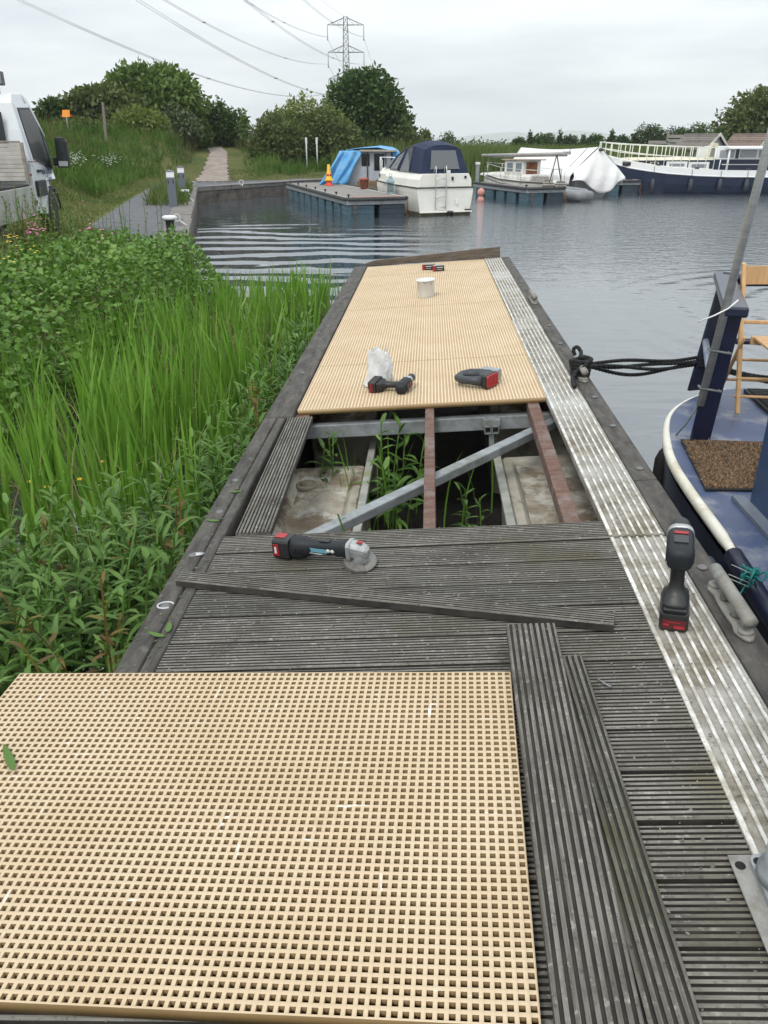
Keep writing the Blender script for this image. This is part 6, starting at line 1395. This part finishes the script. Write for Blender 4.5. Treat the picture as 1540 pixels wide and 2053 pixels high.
tree('broadleaf_tree', 'small light green tree at the left shoulder of the dark dome tree', 'tree', 668, 284, 172, 52, 60, tree_mid, 1500, .26, group=G2, seed=16, nb=6)
tree('birch_sapling', 'wispy pale sapling standing above the elder bush', 'tree', 586, 280, 184, 22, 60, tree_grey, 320, .22, group=G2, seed=17, nb=5, shell=.2)
tree('birch_sapling', 'thin bare topped sapling beside the wispy one', 'tree', 610, 280, 190, 14, 62, tree_grey, 120, .2, group=G2, seed=18, nb=5, shell=.2)
tree('shrub', 'low bush right of the dark dome tree', 'shrub', 818, 298, 250, 72, 56, tree_olive, 1900, .2, BUSH, trunk=False, group=G2, seed=19)
tree('broadleaf_tree', 'small round topped tree above the cruiser canopy', 'tree', 852, 296, 252, 38, 62, tree_olive, 900, .2, group=G2, seed=20, nb=5, shell=.3)
tree('broadleaf_tree', 'little pale feathery tree right of the round topped one', 'tree', 897, 292, 256, 42, 75, tree_grey, 520, .24, group=G2, seed=21, nb=5, shell=.2)
G3 = 'trees along the far right bank'
tree('broadleaf_tree', 'big olive tree mass filling the right edge behind the sheds', 'tree', 1530, 296, 172, 190, 62, tree_olive, 9000, .32, group=G3, seed=22, nb=9)
tree('broadleaf_tree', 'loose leafed tree top at the left of the right hand mass', 'tree', 1478, 294, 205, 70, 66, tree_mid, 1700, .27, group=G3, seed=23, nb=6, shell=.25)
k = 0
for px, top, wd, kd, lab in ((1040, 272, 30, 'b', 'low bushy far tree just right of the cruiser canopy'), (1063, 261, 26, 'c', 'small dark far conifer, first from the cruiser'), (1090, 266, 46, 'b', 'wide rounded far tree above the yacht mast'), (1121, 262, 22, 'c', 'slim far conifer over the white cover ridge'), (1140, 271, 44, 'b', 'low spreading far tree behind the white cover'),
    (1168, 268, 20, 'c', 'short conifer behind the white cover'), (1192, 267, 40, 'b', 'uneven dark far tree left of the barge bow'), (1224, 256, 26, 'c', 'tall pointed conifer left of the barge bow'), (1246, 270, 40, 'b', 'squat far tree over the barge bow railing'), (1270, 264, 24, 'c', 'narrow conifer above the barge railing'), (1298, 247, 60, 'b', 'tallest dark tree above the barge railing'),
    (1322, 260, 26, 'c', 'thin pointed conifer beside the finger post'), (1350, 251, 62, 'b', 'rounded dark tree behind the finger post'), (1378, 262, 30, 'c', 'short conifer between two dark trees'), (1400, 245, 70, 'b', 'broad dark green tree left of the sheds'), (1440, 251, 66, 'b', 'dark tree directly over the grey shed')):
    tree('conifer_tree' if kd == 'c' else 'broadleaf_tree', lab, 'tree', px, 294, top, wd * 1.15, 92 if px < 1420 else 75, [tree_dark, tree_far, tree_dark][k % 3], 1500 if kd == 'c' else 2600, .24, group=G3, seed=30 + k, nb=7, shell=.15); k += 1

# grass, reeds and ground cover -------------------------------------------------------
grass_m = leafm('grass_green', [(.038, .08, .014), (.062, .13, .02), (.095, .175, .03), (.14, .175, .05)], .7, .35, .7, .35)
grass_dry = leafm('grass_dry', [(.07, .09, .025), (.12, .125, .042), (.21, .18, .09)], .7, .3, .55, .3)
reed_m = leafm('reed_green', [(.08, .18, .02), (.12, .26, .032), (.17, .34, .05), (.24, .37, .085)], .4, .32, .3, .8, spec=.45)
willow_m = leafm('herb_green', [(.045, .10, .02), (.068, .145, .026), (.105, .20, .038), (.165, .26, .075)], .45, .2, .4, 1.2)
bramble_m = leafm('bramble_green', [(.055, .12, .018), (.09, .19, .03), (.14, .26, .048), (.22, .32, .085)], .45, .2, .35, 1.0)
def blades(X, Y, Z, hgt, wd, lean=.25, seg=3, bend=.3, mat=None, name='grass', label='', cat='grass', yawdir=None):
    n = len(X); a = rng.uniform(0, 2 * math.pi, n); l = np.abs(rng.normal(0, lean, n)); b = np.abs(rng.normal(0, bend, n))
    if yawdir is not None: a = yawdir + rng.normal(0, .9, n)
    dx, dy = np.cos(a), np.sin(a); sa = rng.uniform(0, math.pi, n); sx, sy = np.cos(sa), np.sin(sa)
    rows = []
    for k in range(seg + 1):
        s = k / seg; off_ = hgt * (l * s + b * s ** 2.4); zz = hgt * s * (1 - .35 * (l + b * s) ** 2 * s).clip(.3, 1); wv = wd * (1 - s ** 2.2) * (.75 + .25 * min(1, s * 3)) + .0006
        rows.append(np.stack([np.stack([X + dx * off_ - sx * wv / 2, Y + dy * off_ - sy * wv / 2, Z + zz], -1), np.stack([X + dx * off_ + sx * wv / 2, Y + dy * off_ + sy * wv / 2, Z + zz], -1)], 1))
    V = np.stack(rows, 1).reshape(n, -1, 3); q = np.array([[2 * k, 2 * k + 1, 2 * k + 3, 2 * k + 2] for k in range(seg)])
    Fq = (np.arange(n)[:, None, None] * (2 * (seg + 1)) + q[None]).reshape(-1, 4)
    o = np_obj(name, V.reshape(-1, 3), Fq, mat); 
    return tag(o, label, cat, kind='stuff') if label else o
def scatter(n, x0, x1, y0, y1, cond):
    X, Y = rng.uniform(x0, x1, n), rng.uniform(y0, y1, n); k = cond(X, Y); return X[k], Y[k]
notpath = lambda X, Y, g=0.: (line_d(FOOT, X, Y) > g) & (line_d(DIRT, X, Y) > g)
# bank and mound: tall grass
X, Y = scatter(70000, -34, 3, 27, 66, lambda X, Y: (shore_d(X, Y) > 2.6) & notpath(X, Y, .9 ) & (np.abs(X) < Y * .62) & ((Y > 42) | (X < np.interp(Y, [20, 42], [-7.6, -9.8]))))
dn = .35 + .65 * sst(-.4, .5, lump(X, Y, .35)); hh_ = (.35 + .45 * rng.random(len(X))) * (.55 + .6 * dn) * np.where(line_d(DIRT, X, Y) < 1.6, .35, 1)
blades(X, Y, ground(X, Y) - .03, hh_, .035 + .03 * rng.random(len(X)), .25, 2, .35, grass_m, 'grass', 'long green grass covering the mound and far bank', 'grass')
# far bank reeds to the right
X, Y = scatter(60000, -3, 42, 46, 84, lambda X, Y: (shore_d(X, Y) > .3) & (X < Y * .62) & notpath(X, Y, 1.5))
blades(X, Y, ground(X, Y) - .03, (1.0 + .65 * rng.random(len(X))) * (1 - .25 * sst(56, 46, Y)), .05 + .035 * rng.random(len(X)), .12, 2, .2, leafm('reedbed_green', [(.07, .11, .028), (.11, .155, .042), (.17, .19, .075)], .7, .3, .5, .3), 'reed_bed', 'tall dull green reed bed along the far bank', 'reeds')
# dry seeding grass on top of the mound
X, Y = scatter(16000, -30, -2, 32, 60, lambda X, Y: (shore_d(X, Y) > 3) & notpath(X, Y, .8) & (lump(X, Y, .3) > .05) & (Y > 36))
blades(X, Y, ground(X, Y), .55 + .6 * rng.random(len(X)), .022, .2, 2, .3, grass_dry, 'dry_grass', 'pale seeding grass stems on the mound', 'grass')
# mown verge by path and van
X, Y = scatter(60000, -17, -4, 9, 42, lambda X, Y: (shore_d(X, Y) > 1.0) & notpath(X, Y, .12) & (np.abs(X) < Y * .6 + 1) & (X < np.interp(Y, [14, 18.9, 28, 41], [-4.5, -5.6, -7.5, -9.6])))
wv = sst(.3, 3.5, line_d(FOOT, X, Y))
blades(X, Y, ground(X, Y) - .01, (.05 + .09 * rng.random(len(X))) * (1 + 3.2 * wv * sst(18, 26, Y)), .012 + .012 * rng.random(len(X)), .4, 2, .4, leafm('verge_green', [(.07, .10, .02), (.10, .14, .03), (.17, .17, .06)], .7, .3, .6, .5), 'verge', 'short green and straw coloured verge beside the footpath', 'grass')
X, Y = scatter(9000, -9, 4, 40, 47, lambda X, Y: (shore_d(X, Y) > 1.4) & notpath(X, Y, .1) & (Y < 46 + .3 * X + 4))
blades(X, Y, ground(X, Y) - .01, .06 + .12 * rng.random(len(X)), .02, .4, 2, .4, grass_dry, 'verge', 'dry short grass beside the trodden path', 'grass')
# weeds at the foot of the bollard lights
X, Y = scatter(6500, -10, -5.4, 25.0, 35.0, lambda X, Y: (shore_d(X, Y) > .12) & (shore_d(X, Y) < 1.35) & (lump(X, Y, 1.6) > -.55))
o = blades(X, Y, np.full(len(X), ZB), .18 + .38 * rng.random(len(X)), .03, .3, 3, .4, leafm('weed_green', [(.05, .10, .02), (.09, .14, .035), (.16, .17, .06)], .7, .3, .5, .8), 'weeds', 'tuft of weeds growing round the bollard lights', 'weeds')
# reeds: sword leaves standing in the water left of the pontoon
def reedtop(X, Y): return 1.0
lft = lambda Y: -1.10 + .052 * Y - .02
CX_, CY_ = scatter(1800, -5.2, -.2, 2.9, 11.8, lambda X, Y: (X < lft(Y) - .10 - 1.5 * np.clip((3.95 - Y) / 1.3, 0, 1)) & (lump(X, Y, 2.2) > -.34) & (rng.random(len(X)) < .3 + .7 * sst(-.15, .3, lump(X, Y, 3.1))) & (shore_d(X, Y) < .25 + .5 * (Y < 6.5) + .9 * (rng.random(len(X)) < .12)))
nbl = rng.integers(5, 11, len(CX_)); ci = np.repeat(np.arange(len(CX_)), nbl); fa = rng.uniform(0, math.pi, len(CX_))[ci]
so_ = rng.normal(0, .035, len(ci)); X, Y = CX_[ci] + np.cos(fa) * so_ + rng.normal(0, .012, len(ci)), CY_[ci] + np.sin(fa) * so_ + rng.normal(0, .012, len(ci))
hc = (.80 + .42 * rng.random(len(CX_)))[ci] * (1 - .35 * rng.random(len(ci)) ** 2) * (.88 + .14 * sst(-.3, .4, lump(X, Y, 1.3))) * (1 - .15 * sst(7, 11, Y))
blades(X, Y, np.maximum(ground(X, Y), -.05), hc, .018 + .021 * rng.random(len(X)), .09, 6, .10, reed_m, 'reeds', 'tall bright green sword leaved reeds growing beside the pontoon', 'reeds', yawdir=np.where(so_ > 0, fa, fa + math.pi))
X, Y = scatter(1900, -4.6, -.4, 2.4, 11, lambda X, Y: (X < lft(Y) - .2) & (shore_d(X, Y) < .8))
blades(X, Y, np.full(len(X), 0.), .45 + .4 * rng.random(len(X)), .010, .3, 6, .9, leafm('reed_straw', [(.22, .2, .08), (.36, .32, .17), (.13, .09, .04)], .7, .3), 'dead_reeds', 'bent straw coloured reed leaves among the green reeds', 'reeds')
# dark water-edge mud under the plants
# leafy stems along the pontoon edge
def herb(X, Y, Z, hgt, nl, L, W, mat, name, label, cat, tipup=.75, parent=None, M=None):
    V = []; Fq = []; c = 0
    for x, y, z, h in zip(X, Y, Z, hgt):
        lx, ly = rng.normal(0, .10, 2); a0 = rng.uniform(0, 6.28)
        st = [np.array([x + lx * h * s * s, y + ly * h * s * s, z + h * s]) for s in np.linspace(0, 1, 5)]
        w0 = .004
        for s in range(4):
            V += [st[s] + (-w0, 0, 0), st[s] + (w0, 0, 0), st[s + 1] + (w0, 0, 0), st[s + 1] + (-w0, 0, 0)]; Fq.append([c, c + 1, c + 2, c + 3]); c += 4
        for k in range(nl):
            s = .25 + .75 * (k + .5) / nl; b = st[min(3, int(s * 4))] * (1 - (s * 4) % 1) + st[min(4, int(s * 4) + 1)] * ((s * 4) % 1)
            a = a0 + k * 2.4 + rng.normal(0, .2); el = (-.15 + 1.15 * s ** 2) * tipup + rng.normal(0, .15); ll = L * rng.uniform(.7, 1.25) * (1.1 - .35 * s); ww = W * rng.uniform(.8, 1.2) * (1.1 - .3 * s)
            d = np.array([math.cos(a) * math.cos(el), math.sin(a) * math.cos(el), math.sin(el)]); sd_ = np.array([-math.sin(a), math.cos(a), 0.]); u = np.cross(d, sd_)
            if u[2] < 0: u = -u
            mid1, mid2 = b + d * ll * .32 + u * .03 * ll, b + d * ll * .68 + u * .0; tip = b + d * ll - np.array([0, 0, .16 * ll])
            e = .16 * ww
            V += [b, mid1 + sd_ * ww * .5 + u * e, mid1, mid1 - sd_ * ww * .5 + u * e, mid2 + sd_ * ww * .36 + u * e, mid2, mid2 - sd_ * ww * .36 + u * e, tip]
            Fq += [[c, c + 1, c + 4, c + 2], [c, c + 2, c + 6, c + 3], [c + 2, c + 4, c + 7, c + 5], [c + 2, c + 5, c + 7, c + 6]]; c += 8
    o = np_obj(name, np.array(V), np.array(Fq), mat, parent, M=M)
    return tag(o, label, cat, kind='stuff') if label else o
def herbzone(X, Y):
    return (X < lft(Y) - .0) & (X > lft(Y) - .20 - 2.1 * np.clip((3.95 - Y) / 1.7, 0, 1) ** 1.2) & (shore_d(X, Y) < 1.2)
X, Y = scatter(3900, -3.9, -.4, 1.2, 8.4, lambda X, Y: herbzone(X, Y) & (rng.random(len(X)) < np.where(Y > 5, .55, .8)))
herb(X, Y, np.full(len(X), -.02), (.50 + .36 * rng.random(len(X))) * (1 - .25 * (Y < 2.6)), 15, .15, .030, willow_m, 'leafy_plants', 'leafy green waterside plants crowding the left beam of the pontoon', 'plants')
X, Y = scatter(110, -3.4, -.6, 1.3, 5.5, herbzone)
herb(X, Y, np.full(len(X), 0.), .55 + .35 * rng.random(len(X)), 9, .11, .022, leafm('yellowing_herb', [(.14, .16, .03), (.2, .13, .04), (.09, .05, .03)], .6, .3), 'yellowing_plants', 'reddish and yellowing stems between the waterside plants', 'plants')
# brambles on the bank top
def heap(n, x0, x1, y0, y1, cond, hfn, L, name, label, mat):
    X, Y = scatter(n, x0, x1, y0, y1, cond); g = np.maximum(ground(X, Y), 0); hmax = hfn(X, Y); s = rng.random(len(X)) ** .45
    P = np.stack([X, Y, g + hmax * s], -1); nr = rng.normal(size=P.shape) * (.8, .8, .35) + (0, -.25, .15)
    V, Fq = leaves(P, nr, L * rng.uniform(.6, 1.35, len(X)), L * .68 * rng.uniform(.7, 1.2, len(X)), .18)
    return tag(np_obj(name, V, Fq, mat), label, 'brambles', kind='stuff')
bh = lambda X, Y: (.50 + .32 * lump(X, Y, 1.9) + .14 * lump(X, Y, 4.3)).clip(.10, 1.2)
heap(46000, -8.5, -1.5, 6.3, 15.0, lambda X, Y: (shore_d(X, Y) > -.5) & (X > -.75 * Y + .5) & ((X > -5.0 - .03 * Y) | (Y < 11.8)) & ~((Y > 13.6) & (X > -4.3 - .2 * (Y - 13.6))), lambda X, Y: ((1.12 - .045 * np.clip(Y - 10, 0, 9) + .26 * lump(X, Y, 1.9) + .12 * lump(X, Y, 4.3)) - np.maximum(ground(X, Y), 0)).clip(.12, 1.5) * sst(-.7, .35, shore_d(X, Y)), .076, 'brambles', 'dense bramble thicket between the reeds and the parked truck', bramble_m)
heap(5200, -4.8, -1.9, 4.2, 8.0, lambda X, Y: (shore_d(X, Y) > -.3), lambda X, Y: bh(X, Y) * 1.1, .085, 'brambles', 'bramble leaves at the left edge behind the reeds', bramble_m)
X, Y = scatter(600, -8, -2.2, 8, 13.5, lambda X, Y: (shore_d(X, Y) > .2) & (X > -1.05 * Y + 2.5))
blades(X, Y, ground(X, Y) + .25, .45 + .4 * rng.random(len(X)), .014, .25, 3, .35, grass_dry, 'dry_grass', 'thin dry stems rising out of the brambles', 'grass')
X, Y = scatter(420, -8, -2.4, 8.5, 15, lambda X, Y: (shore_d(X, Y) > .2) & (lump(X, Y, 2.) > -.1))
herb(X, Y, ground(X, Y) + .2, .5 + .35 * rng.random(len(X)), 8, .09, .035, leafm('nettle_green', [(.05, .12, .02), (.09, .18, .03), (.16, .12, .05)], .5, .3), 'nettles', 'upright nettles and reddish shoots on top of the brambles', 'plants')
# flowers
def flowers(P, r_, mat, name, label):
    n = len(P); V = []; Fq = []
    for i, p in enumerate(P):
        c = len(V); V.append(p + (0, 0, .3 * r_))
        for k in range(6): a = k * math.pi / 3; V.append(p + np.array([r_ * math.cos(a), r_ * math.sin(a), .5 * r_ * math.sin(3 * a)]))
        for k in range(3): Fq.append([c, c + 1 + 2 * k, c + 2 + 2 * k, c + 1 + (2 * k + 2) % 6])
    return tag(np_obj(name, np.array(V), np.array(Fq), mat), label, 'flowers', kind='stuff')
P = np.array([G(px + rnd.gauss(0, 16), row + rnd.gauss(0, 9), 1.25) for px, row in [(75, 460)] * 26 + [(62, 440)] * 8 + [(180, 448)] * 8 + [(222, 470)] * 4 + [(150, 420)] * 4]); flowers(P, .022, plain('campion_pink', (.62, .14, .30), .6), 'pink_flowers', 'pink campion flowers in front of the truck')
P = np.array([G(px + rnd.gauss(0, 14), row + rnd.gauss(0, 7), 1.2) for px, row in [(15, 480)] * 14 + [(60, 500)] * 6 + [(10, 520)] * 5]); flowers(P, .018, plain('buttercup', (.75, .50, .03), .6), 'yellow_flowers', 'yellow buttercups below the truck bed')
P = np.array([on_ground(px + rnd.gauss(0, 14), row + rnd.gauss(0, 6), 20., .55) for px, row in [(150, 318)] * 60 + [(220, 322)] * 50 + [(132, 308)] * 20]); flowers(P, .035, plain('parsley_white', (.7, .72, .66), .7), 'white_flowers', 'white cow parsley heads on the grassy slope')
P = np.array([AT(px + rnd.gauss(0, 30), row + rnd.gauss(0, 9), 51.5 + rnd.random()) for px, row in [(600, 218)] * 110 + [(640, 208)] * 60]); flowers(P, .06, plain('elder_cream', (.48, .46, .28), .7), 'elder_flowers', 'cream elder flower heads on the yellow green bush')
P = np.array([[*G(px, row, .35)] for px, row in [(105, 930), (130, 945), (205, 925), (95, 975), (160, 960), (60, 965), (205, 1150), (118, 962), (215, 900)]]); flowers(P, .022, plain('iris_yellow', (.7, .42, .03), .6), 'yellow_flowers', 'few yellow flowers deep among the reeds')
# plants growing up through the gap in the pontoon
def gapplant(label, x, y, n, h, L, W, nl, spread, name='gap_plant'):
    th_ = thing(name, label, 'plant', T(*DW(x, y, -.62)), 'plants growing up through the gap')
    Xg, Yg = rng.normal(0, spread, n), rng.normal(0, spread, n); herb(Xg, Yg, np.zeros(n), h * rng.uniform(.75, 1.1, n), nl, L, W, willow_m, 'stems', None, None, parent=th_); return th_
gapplant('leafy plant rising through the gap in front of the grating, tallest there', -.33, 4.30, 4, .62, .16, .03, 9, .07)
gapplant('bushy low leafy plant in the gap beside the left float', -.33, 4.05, 6, .36, .14, .035, 8, .06)
gapplant('thin stemmed plant at the far left of the gap by the loose plank', -.66, 4.30, 3, .50, .13, .03, 7, .04)
gapplant('small sparse plant in the dark water right of the middle joist', .16, 3.85, 3, .32, .09, .018, 9, .04)
gapplant('small leafy shoot at the near edge of the gap behind the grinder head', -.39, 2.93, 2, .64, .05, .016, 7, .012)
Xg = rng.normal(-.4, .25, 26); Yg = rng.normal(4.2, .10, 26); Q = np.array([DW(a, b, -.7) for a, b in zip(Xg, Yg)])
blades(Q[:, 0], Q[:, 1], Q[:, 2], rng.uniform(.4, .68, 26), np.full(26, .012), .12, 6, .2, reed_m, 'gap_reeds', 'few thin reed blades standing in the gap', 'reeds')
Xg = rng.uniform(-.4, .28, 300); Yg = rng.uniform(3.0, 4.4, 300); Q = np.array([DW(a, b, -.86) for a, b in zip(Xg, Yg)])
blades(Q[:, 0], Q[:, 1], np.maximum(Q[:, 2], .0), rng.uniform(.02, .16, 300), np.full(300, .008), 1.2, 4, 1.2, leafm('drift', [(.05, .045, .02), (.09, .08, .04), (.05, .09, .02)], .8, .1), 'drift_weed', 'brown drift weed floating in the dark gap', 'weed')
# far woods line behind everything (one mass)
X = rng.uniform(-260, 330, 40000); Y = rng.uniform(150, 260, 40000); P = np.stack([X, Y, .8 + 2.3 * rng.random(40000) ** 1.3 * (.55 + .45 * np.sin(X * .09) * np.sin(X * .037 + 1))], -1)
V, Fq = leaves(P, rng.normal(size=P.shape), 0.5 * rng.uniform(.6, 1.4, 40000), .4); tag(np_obj('far_woods', V, Fq, tree_dark), 'low line of far woods along the horizon', 'woods', kind='stuff')
# air
m = MB(); m.box(-9500, 9500, -200, 11500, -3.0, 95); ho = m.build('haze', bpy.data.materials.new('air')); hmat = ho.data.materials[0]; hmat.use_nodes = True; hn = hmat.node_tree; hn.nodes.clear()
ou = hn.nodes.new('ShaderNodeOutputMaterial'); pv = hn.nodes.new('ShaderNodeVolumePrincipled'); pv.inputs['Color'].default_value = (.92, .95, 1, 1); pv.inputs['Density'].default_value = 2.6e-4; hn.links.new(pv.outputs[0], ou.inputs['Volume'])
tag(ho, 'thin pale haze over the whole basin', 'haze', kind='stuff')
